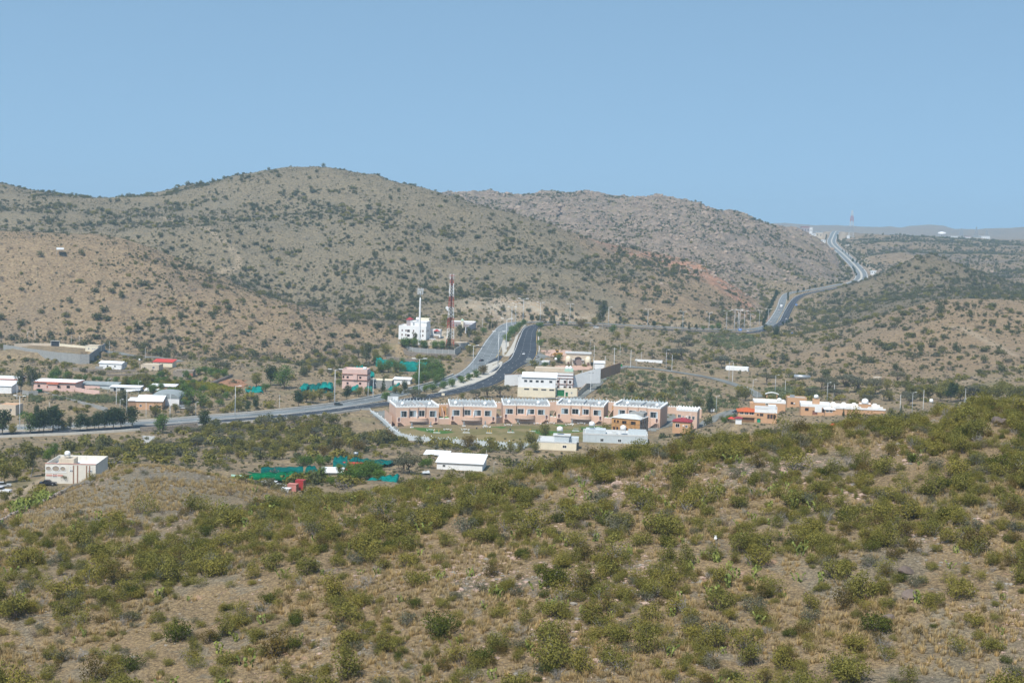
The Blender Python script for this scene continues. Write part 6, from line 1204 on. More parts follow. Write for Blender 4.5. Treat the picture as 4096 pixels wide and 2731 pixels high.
# pink garden wall
wall_line('garden_wall', 'pink garden wall with tall pillars beside the pink house', [(302,1566,838),(345,1574,832),(398,1579,826)], 2.6, W_['pink'], .3, .8, 5, W_['pink']); wall_line('garden_wall', 'rear pink garden wall with pillars', [(305,1556,862),(400,1560,858)], 2.4, W_['pink'], .3, .7, 6); wall_line('garden_wall', 'pink wall with pillars in front of the pink house', [(150,1568,836),(230,1568,836),(296,1568,836)], 2.2, W_['pink'], .3, .7, 5)
wall_line('low_wall', 'low grey block wall running down the bank to the highway', [(176,1576,830),(260,1598,808),(340,1618,790),(430,1640,770)], 1.4, W_['grey'], .25, .3, 6)
wall_line('block_pen', 'grey block pen beside the eucalyptus', [(90,1583,822),(115,1587,818),(152,1585,820)], 3.4, W_['grey'], .3)
wall_line('field_wall', 'curved cream field wall below the long teal net', [(1530,1492,975),(1570,1500,968),(1640,1500,968),(1690,1496,972)], 1.8, W_['beige'], .4)
# near dry-stone wall, stone by stone
L = smooth_line(np.array([(*hit(x, y, 150), 1) for x, y in [(-60,2125),(60,2062),(150,2025),(217,1993),(281,1955),(340,1936),(372,1922),(398,1890),(438,1860),(486,1852),(540,1856)]]), .62)
t = thing('dry_stone_wall', 'dry-stone wall snaking along the edge of the gravel knoll', 'wall', L[0,:3]); n = normals(L); r = random.Random(8); k = 0; small = MB()
for i in range(len(L)):
    for row in range(3):
        p = Vector((L[i,0], L[i,1], ground(L[i,0], L[i,1]))) + Vector((*(n[i]*(r.random()-.5)*.35), .14+row*.26)) - Vector(L[0,:3]); s = .42+.3*r.random()
        if k < 300:
            o = bpy.data.objects.new('stone', ROCKS[(0,2,0,1)[k % 4]]); COL.objects.link(o); o.parent = t; o.location = p; o.scale = (s*1.5, s*1.2, s*1.1); o.rotation_euler = (r.random(), r.random(), r.random()*6)
        else: small.box(p.x-s*.4, p.x+s*.4, p.y-s*.3, p.y+s*.3, p.z-s*.2, p.z+s*.2)
        k += 1
if small.v: o = small.obj('stones', M_ROCK, t); o['kind'] = 'stuff'

# ------------------------------------------------------------------ shade nets
def net_mat(name, col):
    m = bpy.data.materials.new(name); m.use_nodes = True; nt = m.node_tree; nt.nodes.clear(); g = NT(nt); geo = g.n('ShaderNodeNewGeometry').outputs['Position']
    c = g.mix(g.ramp(g.noise(geo, .35, 4), .35, .65), tuple(x*.75 for x in col), tuple(min(1, x*1.2) for x in col)); d = g.n('ShaderNodeBsdfDiffuse'); tl = g.n('ShaderNodeBsdfTranslucent'); x = g.n('ShaderNodeMixShader'); x.inputs[0].default_value = .3
    g.l(c, d.inputs[0]); g.l(c, tl.inputs[0]); g.l(d.outputs[0], x.inputs[1]); g.l(tl.outputs[0], x.inputs[2]); tr = g.n('ShaderNodeBsdfTransparent'); y = g.n('ShaderNodeMixShader'); y.inputs[0].default_value = .10; g.l(x.outputs[0], y.inputs[1]); g.l(tr.outputs[0], y.inputs[2]); out = g.n('ShaderNodeOutputMaterial'); g.l(y.outputs[0], out.inputs[0]); return m
NETT, NETG, NETD = net_mat('teal_net', (.006,.29,.255)), net_mat('green_net', (.006,.20,.085)), net_mat('dark_teal_net', (.005,.17,.155))
def net(label, c4, m, nx=14, ny=6, wav=.5, sag=.8, seed=0, skirt=0, poles=True, name='shade_net'):
    """c4: front-left, front-right, back-right, back-left as (sx, sy, Y) on the cloth itself"""
    A, B, C, D = [at(*q) for q in c4]; r = random.Random(seed); t = thing(name, label, 'net', A); vs = []; hz = [[r.random() for _ in range(nx+1)] for _ in range(ny+1)]
    for j in range(ny+1):
        for i in range(nx+1):
            u, v = i/nx, j/ny; p = (A*(1-u)+B*u)*(1-v)+(D*(1-u)+C*u)*v; rip = abs(math.sin(math.pi*u*nx/3.5+seed))*.6 + abs(math.sin(math.pi*v*ny/3+seed))*.4
            vs.append(p + Vector((r.uniform(-.2,.2), r.uniform(-.3,.3), -sag*(1-rip)*1.3 + 1.5*wav*(hz[j][i]-.5))) - A)
    fs = [(j*(nx+1)+i, j*(nx+1)+i+1, (j+1)*(nx+1)+i+1, (j+1)*(nx+1)+i) for j in range(ny) for i in range(nx)]
    if skirt:
        b0 = len(vs); 
        for row in (0, 1):
            for i in range(nx+1): q = vs[i]; vs.append(q + Vector((r.uniform(-.15,.15), -.25*row-.15*r.random(), -skirt*(.5 if row == 0 else 1.0)*(.85+.25*r.random()))))
        for i in range(nx): fs += [(b0+i, b0+i+1, i+1, i), (b0+nx+1+i, b0+nx+2+i, b0+i+1, b0+i)]
    b = MB().add(vs, fs); o = b.obj('cloth', m, t, True); s = o.modifiers.new('thickness', 'SOLIDIFY'); s.thickness = .05
    if poles:
        pb = MB()
        for u in (.05,.35,.65,.95):
            for v in (.1,.9): p = (A*(1-u)+B*u)*(1-v)+(D*(1-u)+C*u)*v; g0 = ground(p.x, p.y); pb.tube((p.x-A.x, p.y-A.y, min(g0, p.z-.5)-A.z-.2), (p.x-A.x, p.y-A.y, p.z-A.z-.15), .05, n=4)
        pb.obj('poles', W_['steel'], t)
    return t
net('torn dark teal net sagging over trees by the highway', [(1204,1566,862),(1338,1570,862),(1332,1532,888),(1225,1530,890)], NETD, 16, 6, 1.8, 1.8, 1); net('bright teal net flap at the edge of the torn net', [(1196,1556,866),(1224,1560,864),(1240,1531,884),(1212,1532,884)], NETT, 5, 4, 1.2, .5, 2); net('bright teal ridge of netting on the torn dark net', [(1275,1548,868),(1330,1546,868),(1322,1529,880),(1288,1530,880)], NETT, 6, 4, 1.5, .8, 3)
net('teal net bulging in front of the pink house', [(1398,1565,858),(1436,1562,858),(1434,1541,868),(1408,1545,868)], NETT, 6, 4, .8, -.6, 4); net('teal net between the pink house and the block house', [(1456,1564,860),(1490,1563,860),(1488,1543,870),(1460,1545,870)], NETT, 6, 4, .8, .5, 5); net('teal net slanting in front of the white shed', [(1545,1561,866),(1585,1548,870),(1602,1530,882),(1560,1545,880)], NETT, 7, 4, 1.0, .6, 6)
net('teal net hanging beside the roof of the pink house', [(1470,1510,890),(1500,1506,890),(1494,1484,897),(1470,1486,897)], NETT, 5, 4, 1.2, .5, 7); net('teal net tangle on poles behind the pink house', [(1406,1476,925),(1455,1474,925),(1450,1462,935),(1412,1466,935)], NETT, 7, 3, 1.8, .6, 8)
net('teal net wing at the upper end of the orchard', [(1502,1452,1000),(1572,1448,1000),(1570,1440,1008),(1506,1426,1010)], NETT, 10, 4, .8, .8, 9, 3.4); net('long teal net hanging like a curtain under the mast terrace', [(1597,1452,985),(1706,1452,985),(1712,1444,995),(1600,1444,995)], NETT, 16, 4, 1.0, .9, 10, 6.5)
net('teal net over a round tree beside the ploughed plot', [(970,1574,852),(1055,1572,852),(1048,1550,868),(985,1553,868)], NETT, 10, 5, 1.0, -1.4, 11)
net('big pale-edged green net roof over the orchard', [(930,1902,438),(1192,1896,440),(1190,1884,458),(960,1890,455)], NETG, 18, 5, .35, .5, 12, 1.6); net('dark green net wall behind the big green net', [(1046,1874,468),(1214,1872,468),(1214,1862,478),(1046,1866,476)], NETD, 12, 3, .25, .3, 13, 2.4); net('small dark teal net hump by the citrus trees', [(1222,1884,452),(1272,1882,452),(1262,1866,464),(1230,1862,464)], NETD, 6, 4, .3, -.2, 14, .8)
net('tall teal net tunnel behind the red shed', [(1330,1868,500),(1392,1862,500),(1388,1828,520),(1336,1828,520)], NETD, 8, 5, .4, -1.0, 15, 1.0); net('long teal net sheet behind the red shed', [(1392,1872,500),(1560,1848,512),(1590,1836,535),(1400,1826,530)], NETD, 14, 5, .5, .9, 16); net('teal net lying over bushes below the broad acacia', [(1452,1926,410),(1590,1928,410),(1600,1894,440),(1500,1900,436)], NETT, 12, 5, .5, .5, 17); net('loose bright tarpaulin draped over bushes below the kiosk', [(3306,1706,520),(3392,1700,520),(3388,1684,535),(3330,1690,535)], W_['tarp'], 9, 4, .5, .3, 18, 0, False, 'tarpaulin')

# ------------------------------------------------------------------ trees
def tree_proto(seed, h, cw, lobes, n, size, leaf, trunk_r, trunk_h, droop=0, inner=.4, bark=BARK):
    rng_ = np.random.default_rng(seed); L = []
    for (fx, fz, fr, fh) in lobes:
        t_ = rng_.random()*6.283; L.append((fx*cw*math.cos(t_), fx*cw*math.sin(t_), fz*h, fr*cw, fr*cw, fh*h))
    crown = leaf_cloud('crown', rng_, L, n, size, leaf, inner, droop); b = MB(); top = trunk_h*h; lean = rng_.normal(size=2)*.05*h
    b.tube((0,0,-.6), (lean[0],lean[1],top), trunk_r, trunk_r*.7, 6, False)
    for l in L: m_ = Vector((lean[0],lean[1],top)).lerp(Vector(l[:3]), .5) + Vector(rng_.normal(size=3))*.12*cw; b.tube((lean[0],lean[1],top-.1), m_, trunk_r*.6, trunk_r*.4, 5, False); b.tube(m_, l[:3], trunk_r*.4, trunk_r*.15, 4, False)
    me = bpy.data.meshes.new('trunk'); me.from_pydata(b.v, [], b.f); me.materials.append(bark); return crown, me
rr = np.random.default_rng(5)
def ov(k, z0, z1, sp, fr, fh): return [(sp*rr.random()*(1 if i else 0), z0+(z1-z0)*(i/(k-1)), fr*(.8+.4*rr.random()), fh*(.8+.4*rr.random())) for i in range(k)]
TP = {'road': [tree_proto(400+i, 7, 5.2, ov(8,.36,.82,.26,.30,.17), 1300, .42, LM['dark'], .16, .3) for i in range(3)], 'euc': [tree_proto(410+i, 11, 7, ov(10,.38,.92,.34,.22,.12), 1500, .5, LM['euc'], .22, .35, .5, .3, TWIG) for i in range(3)],
      'cit': [tree_proto(420+i, 4, 4.6, ov(8,.38,.72,.28,.30,.24), 1000, .3, LM['green'], .12, .22) for i in range(3)], 'aca': [tree_proto(430+i, 5, 7.4, [(.36*math.sqrt(q/9), .62+.16*rr.random(), .19, .15) for q in range(10)], 1300, .36, LM['grey'], .16, .3, 0, .3) for i in range(3)],
      'rus': [tree_proto(440+i, 4, 4.8, ov(8,.34,.72,.27,.32,.25), 1300, .27, LM['russet'], .12, .18) for i in range(2)], 'oli': [tree_proto(450+i, 4.5, 4.6, ov(8,.36,.8,.28,.28,.2), 1200, .3, LM['olive'], .12, .22) for i in range(3)],
      'con': [tree_proto(460+i, 7, 2.6, [(0,.2+.1*q,.42*(1-q/9)+.06,.1) for q in range(8)], 900, .32, LM['dark'], .12, .15) for i in range(2)], 'pep': [tree_proto(470+i, 7, 6.8, ov(9,.3,.82,.33,.28,.2), 1500, .4, LM['green'], .2, .25, .7) for i in range(2)], 'hed': [tree_proto(480, 3, 4, ov(7,.3,.7,.3,.3,.26), 1000, .25, LM['bright'], .1, .1)]}
TH = {'road':7,'euc':11,'cit':4,'aca':5,'rus':4,'oli':4.5,'con':7,'pep':7,'hed':3}
LOOK = {'road':'dark dense roadside tree','euc':'tall loose grey-green eucalyptus','cit':'deep green citrus tree','aca':'flat-topped grey acacia','rus':'round brownish-olive tree','oli':'olive-green bushy tree','con':'slim dark conifer','pep':'drooping green pepper tree','hed':'clipped bright green bush'}
TREES = [ # (kind, sx, sy of the foot, height in photo pixels)
 *[('road',x,y,h) for x,y,h in ((9,1741,94),(154,1733,82),(174,1731,86),(210,1726,92),(234,1724,70),(319,1726,70),(350,1720,52),(377,1720,57),(397,1720,70),(422,1720,76),(453,1720,84),(487,1715,76),(527,1712,80))],
 ('oli',48,1741,45),('pep',125,1735,84),('oli',257,1722,38),('euc',283,1725,52),('road',145,1658,36),('road',225,1667,42),('euc',495,1648,78),('pep',648,1734,74),('road',814,1716,66),('euc',85,1574,82),('euc',125,1575,94),('cit',210,1524,42),('pep',232,1512,44),('con',158,1512,30),('con',132,1508,18),('oli',580,1548,58),('oli',545,1545,44),('cit',463,1534,28),
 *[('cit',x,y,h) for x,y,h in ((374,1529,25),(341,1525,26),(304,1528,24),(430,1533,22),(400,1530,26),(842,1506,36),(795,1502,32),(874,1500,26),(820,1494,28),(648,1508,26),(655,1530,24),(668,1522,18),(700,1524,20),(725,1522,16),(760,1520,18),(820,1530,24))],
 ('aca',860,1464,36),('aca',905,1478,30),('pep',748,1618,64),('pep',804,1632,66),('pep',730,1580,42),('oli',700,1650,34),('oli',620,1668,42),('aca',770,1662,40),('oli',840,1640,36),('cit',880,1625,30),('cit',905,1600,32),('oli',1024,1548,56),('cit',1062,1566,32),('road',1084,1542,74),('pep',1136,1556,92),('road',1196,1628,62),('oli',1252,1614,50),('oli',1281,1602,44),('oli',1225,1610,46),('oli',1320,1608,40),
 ('road',991,1648,42),('road',1024,1639,42),('oli',954,1647,40),('road',1388,1602,56),('oli',1435,1588,38),('oli',1470,1585,34),('con',1533,1572,56),('road',1620,1568,42),('cit',1542,1605,38),('aca',1650,1602,46),('aca',1690,1612,36),('oli',1580,1575,30),('oli',1600,1580,28),('pep',1358,1545,30),
 *[('cit',x,y,h) for x,y,h in ((1664,1582,36),(1700,1570,32),(1730,1568,36),(1772,1558,34),(1809,1550,36),(1846,1535,32),(1874,1524,30),(1905,1512,34))],('rus',1933,1500,40),
 *[('cit',x,y,h) for x,y,h in ((2030,1372,44),(2042,1352,38),(2058,1336,36),(2076,1318,30),(2094,1304,26))],('oli',1905,1390,44),('oli',1880,1424,44),('euc',1842,1366,58),('euc',1874,1366,50),('cit',1935,1338,28),('con',1959,1319,32),('rus',1980,1311,18),('con',1970,1316,26),
 *[('cit',x,y,h) for x,y,h in ((1613,1390,46),(1632,1392,52),(1657,1392,38),(1698,1397,36),(1739,1399,36),(1768,1399,36))],('con',1795,1398,60),('euc',1660,1375,40),
 *[('pep',x,y,h) for x,y,h in ((1522,1490,46),(1552,1489,50),(1582,1491,46),(1606,1493,40),(1680,1502,52),(1720,1508,56),(1752,1502,60),(1705,1532,46),(1742,1542,42),(1668,1542,38),(1765,1522,46))],
 ('euc',1468,1464,84),('oli',1542,1426,54),('oli',1500,1440,40),('oli',1420,1460,36),('oli',1380,1455,34),('oli',1330,1470,34),('oli',1290,1454,30),('oli',1340,1430,32),('oli',1450,1420,34),('aca',1260,1480,30),('oli',1425,1480,36),('oli',1385,1495,34),
 ('rus',2325,1312,48),('oli',2377,1305,26),('euc',2410,1314,88),('road',2129,1290,30),('aca',2171,1292,30),('con',2216,1301,38),('cit',2160,1316,28),('cit',2162,1388,30),('cit',2158,1350,24),('cit',2245,1302,16),('cit',2265,1302,16),('pep',2452,1338,36),('oli',2470,1360,32),('oli',2508,1352,24),('road',2615,1309,24),('road',2728,1315,22),('con',2756,1318,28),('road',2786,1318,20),('cit',2812,1320,16),('cit',2873,1320,28),('cit',2850,1319,20),('road',2480,1286,20),('oli',2655,1310,16),
 ('aca',2749,1384,40),('aca',2714,1389,30),('aca',2868,1384,28),('aca',2672,1436,42),('aca',2723,1440,46),('aca',2765,1445,32),('aca',2891,1473,50),('oli',2820,1450,30),('aca',2610,1432,28),('oli',2560,1400,22),('rus',1875,1798,58),('rus',1430,1814,52),('rus',1545,1772,52),('rus',1346,1804,52),('oli',1164,1800,56),('rus',1295,1828,46),('oli',1094,1763,52),('oli',1327,1698,42),('rus',1390,1712,30),('oli',1120,1730,40),('oli',1200,1770,38),('oli',1060,1800,46),('oli',1240,1830,44),('oli',1010,1810,48),('oli',1130,1835,46),('aca',1262,1750,40),('oli',1180,1815,44),('oli',1090,1822,44),
 ('oli',2181,1754,52),('oli',2124,1788,58),('oli',2040,1812,44),('oli',1970,1806,46),('oli',2426,1744,48),('oli',2080,1806,42),('oli',1930,1830,36),('oli',2140,1810,40),('aca',2000,1590,48),('aca',1947,1590,40),('aca',1905,1595,34),('oli',1850,1598,26),('oli',2522,1576,46),('euc',2737,1604,78),('oli',2789,1637,46),('con',2840,1650,86),('oli',2648,1529,36),('oli',2980,1604,52),('oli',2634,1604,30),('aca',2570,1560,34),('oli',2690,1560,34),('oli',2590,1592,30),('con',2322,1544,46),('con',2306,1548,32),('oli',2094,1530,24),('aca',2075,1532,22),('pep',2232,1450,34),('cit',2180,1470,24),('oli',2212,1470,24),
 *[('cit',x,y,h) for x,y,h in ((1238,1866,44),(1210,1864,42),(1276,1861,42),(1313,1857,34),(1233,1930,48),(1264,1934,42),(1398,1930,60),(1425,1920,52),(1326,1942,38),(1445,1920,60),(1482,1916,66),(1512,1911,56),(1200,1925,36),(1290,1930,36),(1365,1935,40),(1712,1871,42),(1766,1862,30),(1690,1872,38))],('aca',1641,1890,72),('aca',1612,1892,60),('aca',1050,1985,70),('oli',1105,1990,50),
 ('euc',120,1908,118),('oli',64,1922,54),('oli',20,1932,78),('pep',217,1830,52),('pep',193,1842,46),('oli',366,1818,30),('rus',321,1910,46),('oli',145,2011,52),('oli',80,1990,40),('aca',255,1930,34),('oli',20,2010,46),('oli',470,1830,40),('euc',510,1835,48),('oli',430,1822,34),
 ('con',3373,1668,32),('con',3603,1664,42),('oli',3565,1664,30),('hed',2916,1686,28),('hed',2900,1692,22),('aca',3434,1568,70),('aca',3383,1548,50),('aca',3500,1578,62),('oli',3556,1604,40),('aca',3591,1532,46),('oli',3713,1599,60),('oli',3764,1604,56),('road',3805,1609,74),('oli',3841,1604,60),('aca',3891,1604,66),('oli',3942,1609,66),('oli',3993,1604,70),('oli',4044,1609,80),('oli',4085,1609,84),('aca',3286,1558,46),('aca',3332,1553,46),('aca',3480,1619,42),('aca',3068,1538,42),('oli',2961,1588,46),('aca',3640,1620,40),('oli',3680,1600,42),('oli',3780,1572,40),('oli',3900,1575,40),('oli',4000,1570,44),('aca',3440,1600,40),('oli',3630,1530,30),
 ('road',3103,1352,44),('oli',3075,1338,34),('road',3060,1330,30),('aca',3160,1320,26),('aca',3185,1318,26),('oli',3200,1350,24),('road',3146,1300,16),('road',3133,1303,16),('road',3156,1296,18),('road',3166,1290,18)]
TREES += [('road', 3052+i*4.2, 1306-i*9.5, 22) for i in range(14)] + [('road', 3152, 1180+i*8, 12) for i in range(4)] + [('road', 3190+i*24, 1172-i*6, 15) for i in range(9)] + [('road', 3424-i*3, 1105-i*7, 12) for i in range(5)] + [('road', 3410+i*15, 1050+i*6, 15) for i in range(5)] + [('road', 3300+i*1.5, 972-i*6, 10) for i in range(5)] + [('road', 3352-i*.5, 968-i*5, 10) for i in range(5)] + [('con', 3370+i*12, 1008+i*6, 12) for i in range(3)]
_r = random.Random(21)
for poly, kinds, n_, hr in (([(560,1500),(700,1520),(900,1495),(900,1530),(760,1600),(860,1640),(700,1650),(650,1590),(470,1540)],('cit','cit','pep','oli'),46,(22,40)), ([(1490,1450),(1620,1470),(1760,1470),(1790,1540),(1700,1570),(1640,1520)],('cit','pep'),22,(28,44)), ([(1190,1855),(1330,1870),(1500,1880),(1560,1925),(1420,1945),(1260,1945)],('cit','cit','pep'),26,(34,52)), ([(600,1745),(900,1720),(1250,1690),(1320,1760),(1200,1840),(900,1850),(640,1800)],('oli','oli','aca','rus'),34,(26,46)), ([(2850,1590),(3100,1600),(3300,1560),(3700,1560),(4090,1560),(4090,1600),(3500,1610)],('oli','aca'),30,(28,50)), ([(20,1500),(330,1520),(330,1540),(20,1530)],('cit','oli'),10,(22,36)), ([(1200,1440),(1480,1400),(1480,1480),(1330,1510),(1180,1500)],('oli','aca'),18,(24,36))):
    got = 0
    while got < n_:
        x_, y_ = _r.uniform(min(q[0] for q in poly), max(q[0] for q in poly)), _r.uniform(min(q[1] for q in poly), max(q[1] for q in poly))
        if not inside(poly, np.array([x_]), np.array([y_]))[0]: continue
        got += 1; h_ = hit(x_, y_, 330 if y_ > 1800 else 560)
        if clear_of(np.array([h_.x]), np.array([h_.y]), .5)[0]: TREES.append((_r.choice(kinds), x_, y_, _r.uniform(*hr)))
items = []; TPROTO = {}
for i, (kd, sx, sy, hp) in enumerate(TREES):
    p = hit(sx, sy, 330 if sy > 1800 else 560 if sy > 1650 else 700); s = hp*p.y/FS/TH[kd]/.95*1.14; vs_ = TP[kd]; me = vs_[i % len(vs_)]; s = min(s, 2.2)
    t = two_part({'road':'roadside_tree','euc':'eucalyptus_tree','cit':'citrus_tree','aca':'acacia_tree','rus':'round_tree','oli':'olive_tree','con':'conifer_tree','pep':'pepper_tree','hed':'garden_bush'}[kd], '', 'bush' if kd == 'hed' else 'tree', 'trees and large bushes in the valley', (p.x, p.y, p.z-.1), rr.random()*6.28, s, (('crown', me[0]), ('trunk', me[1])))
    items.append((t, LOOK[kd], sx, sy))
place_labels(items)
# yellow crop rows and cactus thickets in the valley
def fill(name, label, poly, me, n, smin, smax, seed, part='foliage', ymin=560):
    w = [hit(x, y, ymin) for x, y in poly]; pl = [(q.x,q.y) for q in w]; g_ = np.random.default_rng(seed); x = g_.uniform(min(q[0] for q in pl), max(q[0] for q in pl), n*3); y = g_.uniform(min(q[1] for q in pl), max(q[1] for q in pl), n*3); k = inside(pl, x, y) & (bil(ROADM, x, y) > 1); x, y = x[k][:n], y[k][:n]
    scatter(name, label, np.stack([x, y, bil(Zg, x, y)], -1), g_.random(len(x))*6.28, g_.uniform(smin, smax, len(x)), g_.integers(0, len(me), len(x)), me)
CROP = [make_shrub(500+i, 1.8, 1.2, 6, 260, .3, LM['crop'])[0] for i in range(2)]
csrc2 = [src(m_, 'crop_bush', f'{w_} yellow-green crop bush at the field edge', 'bush', hit(840+i*60, 1566, 560)) for i, (m_, w_) in enumerate(zip(CROP, ('rounded', 'taller')))]
fill('crop_rows', 'yellow-green crop field behind the warehouse', [(470,1530),(560,1528),(800,1528),(860,1540),(960,1560),(955,1572),(850,1562),(760,1560),(690,1545),(480,1545)], csrc2, 900, .7, 1.5, 1)
dsrc = [src(CACT[4+i], 'prickly_pear', f'{w_} grey-green prickly pear on the knoll by the lane', 'cactus', hit(2560+i*90, 1540, 560), 'pads', None, 1.6) for i, w_ in enumerate(('broad', 'tall'))]
fill('cactus_thicket', 'grey-green cactus thicket covering the knoll by the lane', [(2370,1570),(2440,1500),(2500,1482),(2700,1510),(2860,1560),(2950,1600),(2960,1640),(2800,1640),(2500,1622)], dsrc, 380, .6, 1.6, 2, 'pads'); fill('cactus_thicket', 'cactus thicket below the pink garden wall', [(90,1590),(150,1586),(180,1600),(160,1612),(100,1605),(290,1590),(300,1585),(480,1590),(490,1620),(340,1610)], dsrc, 220, .6, 1.5, 3, 'pads'); fill('cactus_thicket', 'bright cactus bank by the dry-stone wall', [(40,2060),(100,2010),(190,1985),(200,2000),(120,2035),(60,2065)], csrc, 70, 1.0, 1.6, 4, 'pads', 150); fill('cactus_thicket', 'cactus and scrub bank beside the highway gap', [(2800,1345),(3000,1345),(3060,1375),(2950,1400),(2850,1385)], dsrc, 160, .8, 2.0, 5, 'pads'); fill('cactus_thicket', 'cactus along the stream bed behind the tiled house', [(3060,1560),(3150,1555),(3270,1562),(3270,1590),(3100,1600)], dsrc, 160, .8, 1.8, 6, 'pads')
# ------------------------------------------------------------------ masts
S_ = lambda a, b, r, mb, n=4: mb.tube(a, b, r, n=n)
p = at(1676, 1396, 1052); t = thing('monopole_mast', 'tall white tubular mast with a crown of antenna panels', 'mast', p); H = 246*1052/FS
MB().lathe([(1.3,-1),(1.3,.9),(1.0,1.0)], 0, 0, 8).obj('footing', W_['conc'], t); MB().lathe([(.98,1.0),(.95,3),(.62,H*.80),(.5,H*.84)], 0, 0, 14).obj('shaft', W_['white'], t, True); MB().lathe([(.45,H*.84),(.42,H-3)], 0, 0, 12).obj('upper_shaft', W_['pale'], t, True)
b = MB(); b.lathe([(1.9,H-4.6),(1.9,H-4.4)], 0, 0, 12); b.lathe([(1.9,H-1.9),(1.9,H-1.7)], 0, 0, 12); b.obj('platform', W_['steel'], t); MB().lathe([(.6,H-3.6),(.7,H-3.2),(.6,H-2.7)], 0, -.8, 10).obj('dish', W_['white'], t)
for i in range(9): a = i*math.pi*2/9; o = MB().box(-.16,.16,-.1,.1,H-4.9,H-.2-.3*(i % 2)).obj('antenna_panel', W_['white'], t); o.location = (2.1*math.cos(a), 2.1*math.sin(a), 0); o.rotation_euler = (0,0,a+math.pi/2)
def lattice(sx, sy, Y, hp, w0, w1, name, label, bands, det=True, rod=.11):
    p = at(sx, sy, Y); H = hp*Y/FS; t = thing(name, label, 'mast', p); nb = len(bands); seg = 3 if det else 2
    for k, mname in enumerate(bands):
        b = MB()
        for s in range(seg):
            z0, z1 = H*(k+s/seg)/nb, H*(k+(s+1)/seg)/nb; a0, a1 = w0+(w1-w0)*z0/H, w0+(w1-w0)*z1/H; c0 = [(-a0,-a0,z0),(a0,-a0,z0),(a0,a0,z0),(-a0,a0,z0)]; c1 = [(-a1,-a1,z1),(a1,-a1,z1),(a1,a1,z1),(-a1,a1,z1)]
            for i in range(4): b.tube(c0[i], c1[i], rod*1.3, n=4); b.tube(c1[i], c1[(i+1)%4], rod*.8, n=4); b.tube(c0[i], c1[(i+1)%4], rod*.8, n=4); b.tube(c0[(i+1)%4], c1[i], rod*.8, n=4)
        b.obj('mast_section', W_[mname], t)
    return t, H
t, H = lattice(1800, 1398, 1058, 298, 2.9, 1.1, 'lattice_mast', 'red and white lattice mast with antennas and a black cable run', ['redwhite','white','redwhite','white','redwhite','white','redwhite'][::1])
MB().box(-.5,.5,-.25,.25,0,H-2).obj('cable_run', W_['black'], t); MB().box(-2,2,-2,2,H-.2,H).obj('top_frame', W_['redwhite'], t)
for i in range(6): a = i*math.pi/3; o = MB().box(-.17,.17,-.1,.1,H-3,H+.9).obj('antenna_panel', W_['white'], t); o.location = (2.0*math.cos(a), 2.0*math.sin(a), 0); o.rotation_euler = (0,0,a+math.pi/2)
for z, x in ((H*.80,-1.6),(H*.80,1.6),(H*.86,-1.3),(H*.86,1.4)): MB().box(x-.25,x+.25,-1.6,-1.3,z-1.8,z+1.8).obj('side_panel', W_['white'], t)
for z, x in ((H*.565,-3.0),(H*.535,-2.6)): MB().tube((x,-1.6,z), (x,-2.3,z), 1.15 if z > H*.55 else .6, n=14).obj('dish', W_['white'], t)
t, H2 = lattice(3404, 951, 3150, 108, 5.5, 1.2, 'far_mast', 'distant lattice mast on the skyline beside the far highway', ['pale','steel','pale','redwhite','pale'], False, .22); MB().box(-9,-3,-3,3,-2,5).obj('equipment_cabin', W_['white'], t)
for k, (sx, sy, hp) in enumerate(((3845,948,34),(3904,948,40),(3946,945,26))): lattice(sx, sy, 4300, hp, 5, .7, 'power_pylon', f'{("slender","tall","short")[k]} hazy power pylon on the far plateau', ['steel','steel'], False, .3)

# ------------------------------------------------------------------ street lamps and poles
def lamp_proto(double, h=10):
    t = thing('street_lamp', '', 'street lamp', (0,0,-500)); b = MB().lathe([(.14,-.8),(.13,0),(.07,h)], 0, 0, 7); b.obj('pole', W_['steel'], t, True)
    for s in ((-1,1) if double else (1,)): MB().tube((0,0,h-.1), (s*1.2,0,h+.12), .05, n=5).obj('arm', W_['steel'], t); MB().add([(s*1.0,-.2,h+.06),(s*2.0,-.17,h+.16),(s*2.0,.17,h+.16),(s*1.0,.2,h+.06),(s*1.0,-.2,h+.24),(s*2.0,-.12,h+.26),(s*2.0,.12,h+.26),(s*1.0,.2,h+.24)], [(0,3,2,1),(4,5,6,7),(0,1,5,4),(1,2,6,5),(2,3,7,6),(3,0,4,7)]).obj('lamp_head', W_['white'], t)
    return t
LD, LS = lamp_proto(True), lamp_proto(False)
def pole_proto(cross):
    t = thing('utility_pole', '', 'utility pole', (0,0,-500)); MB().lathe([(.15,-.8),(.14,0),(.09,9)], 0, 0, 6).obj('pole', W_['pale'], t, True)
    if cross: MB().box(-1.1,1.1,-.07,.07,8.3,8.5).obj('crossarm', W_['steel'], t); [MB().lathe([(.06,8.5),(.09,8.6),(.04,8.8)], x, 0, 6).obj('insulator', W_['brown'], t) for x in (-.95, 0, .95)]
    return t
PX, PP = pole_proto(True), pole_proto(False)
